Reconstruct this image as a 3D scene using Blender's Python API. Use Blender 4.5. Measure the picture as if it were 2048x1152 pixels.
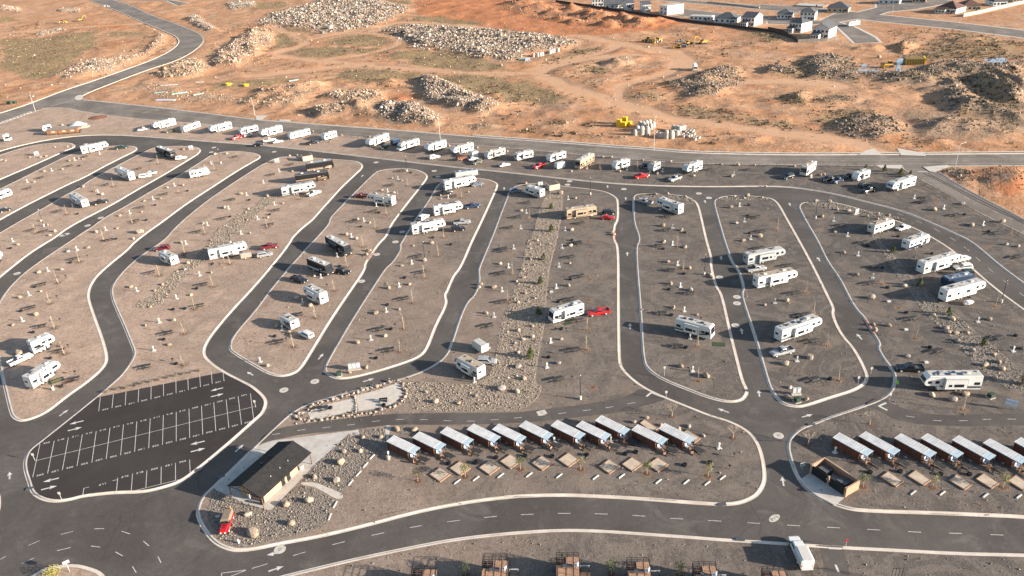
import bpy, math, random
import numpy as np
from mathutils import Vector, Matrix
random.seed(7); rng = np.random.default_rng(11)
S = bpy.context.scene; COL = S.collection
for o in list(bpy.data.objects): bpy.data.objects.remove(o)
PI = math.pi; R = math.radians
# ---------------------------------------------------------------- camera (calibrated from the 9 ft stalls and the lamp posts)
F, PITCH, ROLL, CH = 1573.94, 0.479349, -0.055306, 102.788
cp, sp = math.cos(PITCH), math.sin(PITCH); cr, sr = math.cos(ROLL), math.sin(ROLL)
FW = Vector((0, cp, -sp)); RT0 = Vector((1, 0, 0)); UP0 = Vector((0, sp, cp))
RT = RT0*cr + UP0*sr; UP = -RT0*sr + UP0*cr
cam = bpy.data.cameras.new('camera'); cam_o = bpy.data.objects.new('camera', cam); COL.objects.link(cam_o)
cam.sensor_width = 36; cam.lens = F/2048*36; cam.clip_start = 1; cam.clip_end = 20000
cam_o.matrix_world = Matrix(((RT.x, UP.x, -FW.x, 0), (RT.y, UP.y, -FW.y, 0), (RT.z, UP.z, -FW.z, CH), (0, 0, 0, 1)))
S.camera = cam_o
# ---------------------------------------------------------------- light
SUN_AZ, SUN_EL = R(-19), R(15.5)
sd = Vector((math.cos(SUN_AZ)*math.cos(SUN_EL), math.sin(SUN_AZ)*math.cos(SUN_EL), math.sin(SUN_EL)))
W = bpy.data.worlds.new('World'); S.world = W; W.use_nodes = True
sky = W.node_tree.nodes.new('ShaderNodeTexSky'); sky.sky_type = 'NISHITA'; sky.sun_disc = False
sky.sun_elevation = SUN_EL; sky.sun_rotation = R(90) - SUN_AZ
W.node_tree.links.new(sky.outputs[0], W.node_tree.nodes['Background'].inputs[0])
W.node_tree.nodes['Background'].inputs[1].default_value = 0.084
sl = bpy.data.lights.new('sun', 'SUN'); sl.energy = 5.0; sl.angle = R(0.55); sl.color = (1, .89, .76)
so = bpy.data.objects.new('sun', sl); COL.objects.link(so); so.rotation_euler = sd.to_track_quat('Z', 'Y').to_euler()
S.view_settings.view_transform = 'Standard'; S.view_settings.look = 'None'; S.view_settings.gamma = 1
S.view_settings.use_curve_mapping = False; S.view_settings.exposure = 1.66
S.render.engine = 'CYCLES'
# ---------------------------------------------------------------- pixels of the photograph -> places on the ground
OFF = {r+str(c): (512*c, y) for r, y in zip('ABCDE', (0, 220, 480, 740, 864)) for c in range(4)}
def px(x, y, z=0.0):
    d = FW + RT*((x-1024)/F) + UP*((576-y)/F); t = (z-CH)/d.z
    return Vector((d.x*t, d.y*t, z))
def P(reg, x, y, z=0.0):
    a, b = OFF[reg]; return px(a+x/4, b+y/4, z)
def PX(pts, z=0.0): return [px(x, y, z) for x, y in pts]
def PR(reg, pts, z=0.0): return [P(reg, x, y, z) for x, y in pts]
# ---------------------------------------------------------------- materials
MAT = {}
def newmat(name):
    m = bpy.data.materials.new(name); m.use_nodes = True; MAT[name] = m
    return m, m.node_tree.nodes, m.node_tree.links, m.node_tree.nodes['Principled BSDF']
def mat(name, col, rough=.6, var=.12, scale=3.0, metal=0, spec=.4, bump=0, col2=None, s2=None):
    """base colour broken up by two noises in object space (dirt, fading)"""
    m, N, L, b = newmat(name)
    g = N.new('ShaderNodeNewGeometry'); n = N.new('ShaderNodeTexNoise'); n.inputs['Scale'].default_value = scale; n.inputs['Detail'].default_value = 5
    L.new(g.outputs['Position'], n.inputs['Vector'])
    r = N.new('ShaderNodeMapRange'); r.inputs[1].default_value = .3; r.inputs[2].default_value = .7
    L.new(n.outputs[0], r.inputs[0])
    mx = N.new('ShaderNodeMix'); mx.data_type = 'RGBA'
    c2 = col2 or tuple(c*(1-var*2) for c in col)
    mx.inputs[6].default_value = (*c2, 1); mx.inputs[7].default_value = (*(min(1, c*(1+(var if not col2 else 0))) for c in col), 1)
    L.new(r.outputs[0], mx.inputs[0]); L.new(mx.outputs[2], b.inputs['Base Color'])
    b.inputs['Roughness'].default_value = rough; b.inputs['Metallic'].default_value = metal; b.inputs['Specular IOR Level'].default_value = spec
    if bump:
        bp = N.new('ShaderNodeBump'); bp.inputs['Strength'].default_value = bump; bp.inputs['Distance'].default_value = .05
        n2 = N.new('ShaderNodeTexNoise'); n2.inputs['Scale'].default_value = scale*6; L.new(g.outputs['Position'], n2.inputs['Vector'])
        L.new(n2.outputs[0], bp.inputs['Height']); L.new(bp.outputs[0], b.inputs['Normal'])
    return m
def ramp(N, stops):
    r = N.new('ShaderNodeValToRGB'); e = r.color_ramp.elements
    while len(e) < len(stops): e.new(.5)
    for k, (p, c) in zip(e, stops): k.position = p; k.color = (*c, 1) if len(c) == 3 else c
    return r
def noise(N, L, vec, scale, detail=4, rough=.55, dist=0):
    n = N.new('ShaderNodeTexNoise'); n.inputs['Scale'].default_value = scale; n.inputs['Detail'].default_value = detail
    n.inputs['Roughness'].default_value = rough; n.inputs['Distortion'].default_value = dist; L.new(vec, n.inputs['Vector']); return n.outputs[0]
def mixc(N, L, fac, a, b, mode='MIX'):
    m = N.new('ShaderNodeMix'); m.data_type = 'RGBA'; m.blend_type = mode
    for i, v in ((0, fac), (6, a), (7, b)):
        if hasattr(v, 'is_linked'): L.new(v, m.inputs[i])
        elif i == 0: m.inputs[0].default_value = v
        else: m.inputs[i].default_value = (*v, 1)
    return m.outputs[2]
def mrange(N, L, v, a, b, c=0, d=1):
    r = N.new('ShaderNodeMapRange'); L.new(v, r.inputs[0])
    for i, k in enumerate((a, b, c, d)): r.inputs[i+1].default_value = k
    return r.outputs[0]
def math_(N, L, op, a, b):
    m = N.new('ShaderNodeMath'); m.operation = op
    for i, v in enumerate((a, b)):
        if hasattr(v, 'is_linked'): L.new(v, m.inputs[i])
        else: m.inputs[i].default_value = v
    return m.outputs[0]
def bumpn(N, L, b, h, strength, dist):
    bp = N.new('ShaderNodeBump'); bp.inputs['Strength'].default_value = strength; bp.inputs['Distance'].default_value = dist
    L.new(h, bp.inputs['Height']); L.new(bp.outputs[0], b.inputs['Normal'])
def ground_mats():
    # campsite gravel: tan dust in the west, grey in the east, worn paler where tyres run
    m, N, L, b = newmat('gravel'); g = N.new('ShaderNodeNewGeometry').outputs['Position']
    sx = N.new('ShaderNodeSeparateXYZ'); L.new(g, sx.inputs[0])
    big = noise(N, L, g, .03, 4); mid = noise(N, L, g, .18, 6, .65, .6); fine = noise(N, L, g, 3.2, 3, .8); grain = noise(N, L, g, 9, 2, .8)
    we = mrange(N, L, math_(N, L, 'ADD', sx.outputs[0], math_(N, L, 'MULTIPLY', math_(N, L, 'SUBTRACT', big, .5), 130)), -95, 15)
    tan = mixc(N, L, mrange(N, L, mid, .3, .7), (.355, .24, .17), (.60, .425, .312)); gry = mixc(N, L, mrange(N, L, mid, .3, .7), (.084, .070, .060), (.178, .145, .120))
    c = mixc(N, L, we, tan, gry)
    ea = mrange(N, L, math_(N, L, 'ADD', sx.outputs[0], math_(N, L, 'MULTIPLY', math_(N, L, 'SUBTRACT', big, .5), 110)), 20, 95)
    c = mixc(N, L, ea, c, mixc(N, L, mrange(N, L, mid, .3, .7), (.050, .045, .042), (.108, .094, .084)))
    clump = noise(N, L, g, 1.1, 4, .85); c = mixc(N, L, mrange(N, L, clump, .36, .52, .55, 0), c, (.055, .047, .042)); c = mixc(N, L, mrange(N, L, clump, .56, .68, 0, .45), c, (.33, .27, .225))
    tyre = noise(N, L, g, .05, 3, .6, 6.0); c = mixc(N, L, mrange(N, L, tyre, .50, .53, 0, .22), c, (.30, .24, .19))
    patch = mrange(N, L, noise(N, L, g, .07, 5, .6, 1.2), .54, .68)
    c = mixc(N, L, math_(N, L, 'MULTIPLY', patch, .55), c, (.25, .185, .14))
    red = mrange(N, L, noise(N, L, g, .11, 4, .6, .5), .64, .72)
    c = mixc(N, L, math_(N, L, 'MULTIPLY', red, .5), c, (.24, .13, .08))
    c = mixc(N, L, mrange(N, L, fine, .35, .7, .0, 1), mixc(N, L, .5, c, (.03, .026, .024)), c)
    c = mixc(N, L, mrange(N, L, grain, .5, .7, 0, .6), c, (.36, .30, .25))
    L.new(c, b.inputs['Base Color']); b.inputs['Roughness'].default_value = .95; b.inputs['Specular IOR Level'].default_value = .15
    bumpn(N, L, b, math_(N, L, 'ADD', fine, math_(N, L, 'MULTIPLY', mid, 2)), .5, .12)
    for nm, c1, c2, st in (('asphalt', (.082, .071, .063), (.118, .103, .091), .6), ('asphalt_lot', (.036, .029, .027), (.050, .041, .038), .3), ('asphalt_street', (.155, .132, .113), (.24, .205, .175), .6)):
        m, N, L, b = newmat(nm); g = N.new('ShaderNodeNewGeometry').outputs['Position']
        big = noise(N, L, g, .05, 4, .6, .4); fine = noise(N, L, g, 5, 3, .75)
        c = mixc(N, L, mrange(N, L, big, .38, .62), c1, c2); c = mixc(N, L, mrange(N, L, noise(N, L, g, .6, 4, .8), .35, .65, .0, .22), c, (.03, .027, .025))
        c = mixc(N, L, mrange(N, L, fine, .3, .7, 0, 1), mixc(N, L, .4, c, (.02, .018, .017)), c)
        dust = mrange(N, L, noise(N, L, g, .12, 6, .7, 1.0), .55, .75, 0, st)
        c = mixc(N, L, dust, c, tuple(k*1.45 for k in c2))
        if nm == 'asphalt':   # crack-seal lines
            v = N.new('ShaderNodeTexVoronoi'); v.feature = 'DISTANCE_TO_EDGE'; v.inputs['Scale'].default_value = .05
            wob = N.new('ShaderNodeVectorMath'); wob.operation = 'ADD'; L.new(g, wob.inputs[0])
            nn = N.new('ShaderNodeTexNoise'); nn.inputs['Scale'].default_value = .4; L.new(g, nn.inputs['Vector']); L.new(nn.outputs[1], wob.inputs[1]); L.new(wob.outputs[0], v.inputs['Vector'])
            c = mixc(N, L, mrange(N, L, v.outputs['Distance'], .0, .0035, .45, 0), c, (.025, .022, .021))
        L.new(c, b.inputs['Base Color']); b.inputs['Roughness'].default_value = .9; b.inputs['Specular IOR Level'].default_value = .2
        bumpn(N, L, b, fine, .25, .03)
    # open desert: vertex masks (grass, fresh red spoil, pale tracks, rubble) sharpened by noise
    m, N, L, b = newmat('dirt'); g = N.new('ShaderNodeNewGeometry').outputs['Position']
    at = N.new('ShaderNodeVertexColor'); at.layer_name = 'mask'; ss = N.new('ShaderNodeSeparateColor'); L.new(at.outputs[0], ss.inputs[0])
    big = noise(N, L, g, .012, 5, .6, .5); mid = noise(N, L, g, .09, 6, .7, .6); fine = noise(N, L, g, .8, 4, .75); tuft = noise(N, L, g, 1.1, 3, .8); streak = noise(N, L, g, .35, 5, .7, 2.5)
    c = mixc(N, L, mrange(N, L, big, .35, .65), (.345, .17, .083), (.435, .25, .145))
    c = mixc(N, L, mrange(N, L, mid, .42, .62, 0, .8), c, (.46, .275, .17))
    c = mixc(N, L, mrange(N, L, streak, .48, .60, 0, .6), c, (.24, .13, .07))
    c = mixc(N, L, mrange(N, L, noise(N, L, g, .022, 5, .65, 1.2), .48, .64, 0, .65), c, (.315, .14, .066))
    c = mixc(N, L, mrange(N, L, noise(N, L, g, .03, 5, .65, .8), .53, .68, 0, .7), c, (.34, .235, .16))
    def edge(ch, lo=.34, hi=.62, amt=.9): return mrange(N, L, math_(N, L, 'ADD', ss.outputs[ch], math_(N, L, 'MULTIPLY', math_(N, L, 'SUBTRACT', mid, .5), amt)), lo, hi)
    red = edge(1, .4, .6); c = mixc(N, L, math_(N, L, 'MULTIPLY', red, .85), c, mixc(N, L, mrange(N, L, streak, .4, .6), (.34, .105, .04), (.41, .175, .08)))
    tr = edge(2, .15, .95, .75); ntr = math_(N, L, 'SUBTRACT', 1.0, tr); c = mixc(N, L, math_(N, L, 'MULTIPLY', tr, .75), c, mixc(N, L, mrange(N, L, streak, .40, .60), (.40, .235, .14), (.50, .315, .20)))
    c = mixc(N, L, math_(N, L, 'MULTIPLY', mrange(N, L, noise(N, L, g, .13, 7, .78, .7), .53, .60, 0, .62), ntr), c, (.18, .112, .068))
    c = mixc(N, L, math_(N, L, 'MULTIPLY', mrange(N, L, noise(N, L, g, .17, 7, .75, .9), .57, .64, 0, .55), ntr), c, (.52, .36, .25))
    rut = math_(N, L, 'MULTIPLY', math_(N, L, 'MULTIPLY', tr, math_(N, L, 'SUBTRACT', 1.0, tr)), .9); c = mixc(N, L, rut, c, (.23, .125, .07))
    rb = mrange(N, L, math_(N, L, 'ADD', at.outputs[1], math_(N, L, 'MULTIPLY', math_(N, L, 'SUBTRACT', mid, .5), .8)), .4, .7)
    c = mixc(N, L, math_(N, L, 'MULTIPLY', rb, .8), c, mixc(N, L, mrange(N, L, fine, .38, .62), (.12, .085, .06), (.31, .225, .155)))
    gr = edge(0, .3, .8, 1.1); gcol = mixc(N, L, mrange(N, L, tuft, .38, .6), (.13, .098, .05), (.29, .20, .115))
    c = mixc(N, L, math_(N, L, 'MULTIPLY', gr, .92), c, gcol)
    spk = math_(N, L, 'MULTIPLY', mrange(N, L, noise(N, L, g, .55, 4, .85), .63, .71, 0, .7), ntr); c = mixc(N, L, spk, c, (.11, .075, .045))
    L.new(c, b.inputs['Base Color']); b.inputs['Roughness'].default_value = 1; b.inputs['Specular IOR Level'].default_value = .1
    bumpn(N, L, b, math_(N, L, 'MULTIPLY', math_(N, L, 'ADD', fine, math_(N, L, 'MULTIPLY', mid, 3)), mrange(N, L, ntr, 0, 1, .15, 1)), .5, .45)
    # beds under the cobbles
    for nm, c1, c2 in (('bed_tan', (.17, .135, .105), (.30, .24, .185)), ('bed_grey', (.12, .10, .085), (.24, .20, .165))):
        m, N, L, b = newmat(nm); g = N.new('ShaderNodeNewGeometry').outputs['Position']; c = mixc(N, L, mrange(N, L, noise(N, L, g, 2.2, 5, .85), .35, .65), c1, c2); L.new(c, b.inputs['Base Color']); b.inputs['Roughness'].default_value = 1; bumpn(N, L, b, noise(N, L, g, 3, 3, .8), .6, .12)
    # kerb concrete
    m, N, L, b = newmat('concrete'); g = N.new('ShaderNodeNewGeometry').outputs['Position']
    a = noise(N, L, g, .3, 5, .6); f = noise(N, L, g, 6, 3, .7)
    c = mixc(N, L, mrange(N, L, a, .35, .65), (.44, .375, .31), (.58, .51, .44)); c = mixc(N, L, mrange(N, L, f, .3, .6, .3, 0), c, (.30, .24, .19))
    L.new(c, b.inputs['Base Color']); b.inputs['Roughness'].default_value = .85
    # scattered stones: colour per stone
    m, N, L, b = newmat('stones'); at = N.new('ShaderNodeVertexColor'); at.layer_name = 'Col'; g = N.new('ShaderNodeNewGeometry').outputs['Position']
    c = mixc(N, L, mrange(N, L, noise(N, L, g, 2, 4, .7), .35, .65, .0, .45), at.outputs[0], (.12, .09, .07))
    L.new(c, b.inputs['Base Color']); b.inputs['Roughness'].default_value = .9; b.inputs['Specular IOR Level'].default_value = .2
ground_mats()
mat('boulder', (.33, .26, .195), .9, scale=1.6, bump=.6, col2=(.20, .145, .10))
mat('boulder_grey', (.33, .29, .25), .9, scale=1.6, bump=.5, col2=(.17, .14, .12))
mat('boulder_pale', (.41, .34, .27), .9, scale=1.6, bump=.6, col2=(.26, .20, .15))
mat('mulch', (.15, .075, .042), 1, scale=6, col2=(.05, .03, .02))
def soil_mat():   # bare soil spread round a tree pit, thinning out at its rim
    m, N, L, b = newmat('soil'); tc = N.new('ShaderNodeTexCoord').outputs['Object']; g = N.new('ShaderNodeNewGeometry').outputs['Position']
    ln = N.new('ShaderNodeVectorMath'); ln.operation = 'LENGTH'; L.new(tc, ln.inputs[0])
    a = math_(N, L, 'SUBTRACT', 1.35, ln.outputs['Value']); a = math_(N, L, 'ADD', a, math_(N, L, 'MULTIPLY', math_(N, L, 'SUBTRACT', noise(N, L, g, .9, 5, .7), .5), 3.2))
    L.new(mrange(N, L, a, -.5, 1.1, 0, .7), b.inputs['Alpha']); L.new(mixc(N, L, noise(N, L, g, 3, 4, .7), (.18, .115, .075), (.34, .235, .165)), b.inputs['Base Color']); b.inputs['Roughness'].default_value = 1
soil_mat()
mat('white', (.56, .56, .545), .35, .05); mat('offwhite', (.47, .45, .41), .45, .07); mat('roofw', (.44, .425, .395), .6, scale=2, col2=(.31, .285, .25))
mat('rooftan', (.40, .315, .23), .6, scale=2, col2=(.27, .21, .155)); mat('rvgrey', (.32, .34, .345), .4, .06); mat('rvtan', (.34, .265, .185), .4, .06); mat('rvbrown', (.16, .09, .055), .4, .06)
mat('rvblack', (.018, .018, .02), .3, .1); mat('glass', (.012, .015, .022), .08, .05, spec=.8); mat('rubber', (.015, .015, .015), .8)
mat('grey', (.28, .28, .28), .5, .08); mat('lgrey', (.50, .50, .49), .4, .06); mat('dgrey', (.07, .07, .075), .5, .1); mat('black', (.012, .012, .013), .45, .1)
mat('chrome', (.6, .6, .6), .25, metal=1); mat('paint', (.52, .49, .44), .7, scale=1.5, col2=(.30, .275, .245)); mat('paint_yellow', (.40, .30, .10), .7, scale=1.5, col2=(.22, .17, .10)); mat('paint_white', (.58, .56, .52), .6, scale=2, col2=(.36, .34, .31))
mat('red', (.42, .012, .014), .25, .06, spec=.6); mat('dred', (.13, .012, .016), .25, .06, spec=.6); mat('silver', (.27, .275, .28), .3, .04, spec=.6); mat('blackcar', (.012, .013, .015), .2, .05, spec=.6)
mat('navy', (.02, .035, .07), .25, .05, spec=.6); mat('olive', (.075, .08, .055), .35, .05); mat('tancar', (.30, .26, .20), .3, .05); mat('darkgreen', (.02, .035, .028), .3, .05); mat('slate', (.12, .15, .19), .35, .05)
mat('lamp', (.7, .2, .05), .3); mat('headlight', (.7, .7, .68), .15)
mat('logwall', (.15, .052, .024), .75, scale=2.5, col2=(.075, .028, .015)); mat('logend', (.34, .17, .075), .8, scale=4, col2=(.18, .085, .04)); mat('metalroof', (.53, .53, .525), .6, scale=.8, col2=(.38, .375, .37), spec=.2); mat('canvas', (.21, .16, .115), .9, scale=3, col2=(.15, .115, .085)); mat('clearpanel', (.42, .50, .54), .25, .06, spec=.6)
mat('deckwood', (.40, .23, .14), .8, scale=3, col2=(.26, .145, .09)); mat('deckdark', (.16, .08, .05), .8, scale=3, col2=(.09, .05, .035)); mat('sandpad', (.46, .37, .275), 1, scale=.8, col2=(.34, .275, .21)); mat('timber', (.30, .18, .11), .8, scale=4, col2=(.18, .105, .065))
mat('darkroof', (.030, .029, .030), .75, scale=1.2, col2=(.018, .018, .018), spec=.15); mat('tanwall', (.40, .27, .175), .9, scale=3, col2=(.30, .20, .13)); mat('block', (.36, .22, .145), .9, scale=3, col2=(.26, .155, .105)); mat('blockpale', (.42, .36, .29), .9, scale=3, col2=(.32, .27, .22)); mat('slab', (.44, .41, .37), .85, scale=.6, col2=(.33, .30, .27))
mat('slabpale', (.48, .43, .37), .9, scale=.9, col2=(.38, .34, .29)); mat('gate', (.01, .01, .011), .6); mat('dumpster', (.022, .03, .024), .5, .15)
mat('yellow', (.58, .33, .03), .45, scale=2, col2=(.40, .22, .04)); mat('yellowbright', (.72, .46, .02), .45, scale=2, col2=(.60, .36, .02)); mat('ochre', (.20, .135, .02), .6, scale=2, col2=(.12, .08, .02)); mat('precast', (.46, .42, .37), .9, scale=1.5, col2=(.32, .28, .24))
mat('housewhite', (.62, .60, .57), .8, scale=.5, col2=(.5, .48, .45)); mat('housetan', (.42, .36, .27), .85, scale=.5, col2=(.33, .28, .21)); mat('roofgrey', (.085, .09, .10), .8, scale=1, col2=(.05, .052, .058)); mat('roofbrown', (.12, .062, .045), .85, scale=1, col2=(.07, .036, .028)); mat('fence', (.07, .05, .042), .9, scale=1, col2=(.04, .03, .027)); mat('wallgrey', (.22, .19, .165), .9, scale=.5, col2=(.16, .14, .12))
mat('bark', (.40, .31, .22), .9, scale=8, col2=(.25, .19, .13)); mat('bark_dark', (.10, .07, .05), .9); mat('twig', (.46, .38, .29), .9, col2=(.34, .27, .2))
mat('leaf', (.085, .10, .032), .8, scale=4, col2=(.035, .048, .016)); mat('leaf_pale', (.20, .18, .07), .8, scale=4, col2=(.09, .09, .03)); mat('leaf_yellow', (.34, .29, .055), .8, scale=4, col2=(.17, .17, .03)); mat('pine', (.095, .11, .032), .85, scale=4, col2=(.035, .05, .015)); mat('dryshrub', (.13, .10, .055), .9, scale=4, col2=(.06, .05, .028))
mat('green', (.025, .05, .032), .6); mat('green_mat', (.035, .06, .02), .95, scale=5, col2=(.02, .035, .012)); mat('teal', (.25, .40, .38), .5); mat('lime', (.30, .60, .03), .6); mat('puddle', (.25, .28, .32), .05, .05, spec=1); mat('bluewhite', (.45, .55, .68), .4); mat('rust', (.22, .09, .05), .8, scale=4, col2=(.12, .05, .03)); mat('redkerb', (.40, .12, .09), .8); mat('orange', (.6, .2, .03), .6); mat('mesh', (.03, .03, .03), .7)
# ---------------------------------------------------------------- mesh helpers
class M:
    def __init__(s): s.v = []; s.f = []
    def add(s, v, f): n = len(s.v); s.v += [tuple(a) for a in v]; s.f += [tuple(i+n for i in q) for q in f]; return s
    def box(s, c, d, rz=0, tx=1, ty=1):
        x, y, z = c; a, b, h = d[0]/2, d[1]/2, d[2]/2; cs, sn = math.cos(rz), math.sin(rz); v = []
        for k, (fx, fy) in ((-1, (1, 1)), (1, (tx, ty))):
            for i, j in ((-1, -1), (1, -1), (1, 1), (-1, 1)):
                u, w = i*a*fx, j*b*fy; v.append((x+u*cs-w*sn, y+u*sn+w*cs, z+k*h))
        return s.add(v, [(3, 2, 1, 0), (4, 5, 6, 7), (0, 1, 5, 4), (1, 2, 6, 5), (2, 3, 7, 6), (3, 0, 4, 7)])
    def tube(s, a, b, r, r2=None, n=6, cap=True):
        a, b = Vector(a), Vector(b); r2 = r if r2 is None else r2; d = (b-a).normalized()
        u = d.orthogonal().normalized(); w = d.cross(u); v = []
        for p, q in ((a, r), (b, r2)):
            for i in range(n): t = 2*PI*i/n; v.append(p+u*(q*math.cos(t))+w*(q*math.sin(t)))
        f = [(i, (i+1) % n, n+(i+1) % n, n+i) for i in range(n)]
        if cap: f += [tuple(range(n-1, -1, -1)), tuple(range(n, 2*n))]
        return s.add(v, f)
    def prism(s, prof, y0, y1, lower=0.0, inset=0.0, zmax=None):
        """profile in x,z swept along y; 'inset' rounds the long top edges off"""
        ys = [(y0, 1), (y0+inset, 0), (y1-inset, 0), (y1, 1)] if inset else [(y0, 0), (y1, 0)]
        n = len(prof); v = []
        for y, e in ys:
            for x, z in prof: v.append((x*(1-.004*e), y, min(z, zmax-lower) if (e and zmax) else z))
        f = []
        for k in range(len(ys)-1):
            for i in range(n): j = (i+1) % n; f.append((k*n+i, k*n+j, (k+1)*n+j, (k+1)*n+i))
        f.append(tuple(range(n-1, -1, -1))); f.append(tuple((len(ys)-1)*n+i for i in range(n)))
        return s.add(v, f)
    def plate(s, c, t=.02):
        c = [Vector(k) for k in c]; nrm = (c[1]-c[0]).cross(c[2]-c[0]).normalized()*t; n = len(c)
        v = c+[k+nrm for k in c]
        return s.add(v, [tuple(range(n-1, -1, -1)), tuple(range(n, 2*n))]+[(i, (i+1) % n, n+(i+1) % n, n+i) for i in range(n)])
    def loft(s, st):
        """stations (x, halfwidth, zbottom, zshoulder, ztop, top halfwidth)"""
        v = []
        for x, hw, zb, zs, zt, tw in st: v += [(x, -hw*.94, zb), (x, -hw, (zb+zs)/2), (x, -hw*.98, zs), (x, -tw, zt), (x, tw, zt), (x, hw*.98, zs), (x, hw, (zb+zs)/2), (x, hw*.94, zb)]
        n = 8; f = []
        for k in range(len(st)-1):
            for i in range(n): f.append((k*n+i, k*n+(i+1) % n, (k+1)*n+(i+1) % n, (k+1)*n+i))
        f += [tuple(range(n)), tuple((len(st)-1)*n+n-1-i for i in range(n))]
        return s.add(v, f)
    def mesh(s, name, m, smooth=False):
        me = bpy.data.meshes.new(name); me.from_pydata(s.v, [], s.f); me.materials.append(MAT[m] if isinstance(m, str) else m)
        if smooth: me.polygons.foreach_set('use_smooth', [True]*len(me.polygons))
        me.update(); return me
    def build(s, name, m, parent=None, smooth=False): return ob(name, s.mesh(name, m, smooth), parent)
def ob(name, me, parent=None, loc=None, rz=0, m=None):
    o = bpy.data.objects.new(name, me); COL.objects.link(o)
    if parent: o.parent = parent
    if loc is not None: o.location = loc
    if rz: o.rotation_euler.z = rz
    if m: o.material_slots[0].link = 'OBJECT'; o.material_slots[0].material = MAT[m]
    return o
def tag(o, label, cat, group=None):
    o['label'] = label; o['category'] = cat
    if group: o['group'] = group
    return o
def thing(name, label, cat, loc=(0, 0, 0), rz=0, group=None):
    o = bpy.data.objects.new(name, None); COL.objects.link(o); o.location = loc; o.rotation_euler.z = rz; o.empty_display_size = .2
    return tag(o, label, cat, group)
def struct(name, me, kind='structure', parent=None):
    o = ob(name, me, parent); o['kind'] = kind; return o
CACHE = {}
def cached(key, fn):
    if key not in CACHE: CACHE[key] = fn()
    return CACHE[key]
# ---------------------------------------------------------------- 2-D helpers
def chaikin(p, it=2, closed=True):
    p = [Vector((a.x, a.y, 0)) for a in p]
    for _ in range(it):
        q = []; n = len(p)
        if not closed: q.append(p[0])
        for i in range(n if closed else n-1): a, b = p[i], p[(i+1) % n]; q += [a*.75+b*.25, a*.25+b*.75]
        if not closed: q.append(p[-1])
        p = q
    return p
def resample(p, d, closed=False):
    pts = p+[p[0]] if closed else p; out = []; acc = 0
    for a, b in zip(pts, pts[1:]):
        L = (b-a).length
        while acc < L: out.append(a+(b-a)*(acc/L)); acc += d
        acc -= L
    return out
def area(p): return sum(a.x*b.y-b.x*a.y for a, b in zip(p, p[1:]+p[:1]))/2
def offs(p, d, closed=True):
    """offset to the left by d"""
    n = len(p); out = []
    for i in range(n):
        a = p[(i-1) % n] if (closed or i > 0) else p[i]; b = p[(i+1) % n] if (closed or i < n-1) else p[i]
        t = (b-a); t.z = 0; t.normalize(); out.append(p[i]+Vector((-t.y, t.x, 0))*d)
    return out
def inside(p, poly):
    c = False; x, y = p[0], p[1]; n = len(poly); j = n-1
    for i in range(n):
        a, b = poly[i], poly[j]
        if (a[1] > y) != (b[1] > y) and x < (b[0]-a[0])*(y-a[1])/(b[1]-a[1])+a[0]: c = not c
        j = i
    return c
def np_inside(X, Y, poly):
    c = np.zeros(X.shape, bool); n = len(poly); j = n-1
    for i in range(n):
        xi, yi, xj, yj = poly[i][0], poly[i][1], poly[j][0], poly[j][1]
        if yi != yj: c ^= ((yi > Y) != (yj > Y)) & (X < (xj-xi)*(Y-yi)/(yj-yi)+xi)
        j = i
    return c
def np_dist(X, Y, pts, closed=True):
    d = np.full(X.shape, 1e9); n = len(pts)
    for i in range(n if closed else n-1):
        a, b = pts[i], pts[(i+1) % n]; ex, ey = b[0]-a[0], b[1]-a[1]; l2 = ex*ex+ey*ey+1e-9
        t = np.clip(((X-a[0])*ex+(Y-a[1])*ey)/l2, 0, 1); d = np.minimum(d, np.hypot(X-a[0]-t*ex, Y-a[1]-t*ey))
    return d
_lat = rng.random((256, 256))
def vnoise(X, Y, s, oct=3):
    out = 0; amp = 1; tot = 0
    for k in range(oct):
        x = X*s+k*37.3; y = Y*s+k*91.7; i = np.floor(x).astype(int); j = np.floor(y).astype(int); u = x-i; v = y-j; u = u*u*(3-2*u); v = v*v*(3-2*v)
        g = lambda a, b: _lat[a % 256, b % 256]
        out = out+amp*((g(i, j)*(1-u)+g(i+1, j)*u)*(1-v)+(g(i, j+1)*(1-u)+g(i+1, j+1)*u)*v); tot += amp; amp *= .5; s *= 2
    return out/tot
def sheet(name, poly, m, z, kind='structure', parent=None):
    me = bpy.data.meshes.new(name); pl = poly if area(poly) > 0 else poly[::-1]
    me.from_pydata([(p.x, p.y, z) for p in pl], [], [tuple(range(len(pl)))]); me.materials.append(MAT[m]); me.update()
    if parent: return ob(name, me, parent)
    return struct(name, me, kind)
def kerb(name, line, closed=True, z0=-.13, side=1, m='concrete', w=.75):
    """gutter pan, face, top and back swept along the line; body lies to the left of the line for side=1"""
    prof = [(0, z0-.02), (0, z0+.012), (w*.55, z0+.004), (w*.62, .03), (w, .035), (w, z0-.1)]
    rows = [[(q.x, q.y, z) for q in offs(line, side*d, closed)] for d, z in prof]; n = len(line); k = len(prof); v = [r[i] for i in range(n) for r in rows]; f = []
    for i in range(n if closed else n-1):
        for j in range(k-1): q = (i*k+j, ((i+1) % n)*k+j, ((i+1) % n)*k+j+1, i*k+j+1); f.append(q if side > 0 else q[::-1])
    me = bpy.data.meshes.new(name); me.from_pydata(v, [], f); me.materials.append(MAT[m]); me.update()
    return struct(name, me)
def lay(pts, z, m, name, parent):
    """flat painted mark"""
    pl = pts if area(pts) > 0 else pts[::-1]
    me = bpy.data.meshes.new(name); me.from_pydata([(p.x, p.y, z) for p in pl], [], [tuple(range(len(pl)))]); me.materials.append(MAT[m]); me.update(); return ob(name, me, parent)
def line_mark(a, b, w, z, m, name, parent):
    d = (b-a).normalized(); n = Vector((-d.y, d.x, 0))*(w/2); return lay([a-n, b-n, b+n, a+n], z, m, name, parent)
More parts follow.
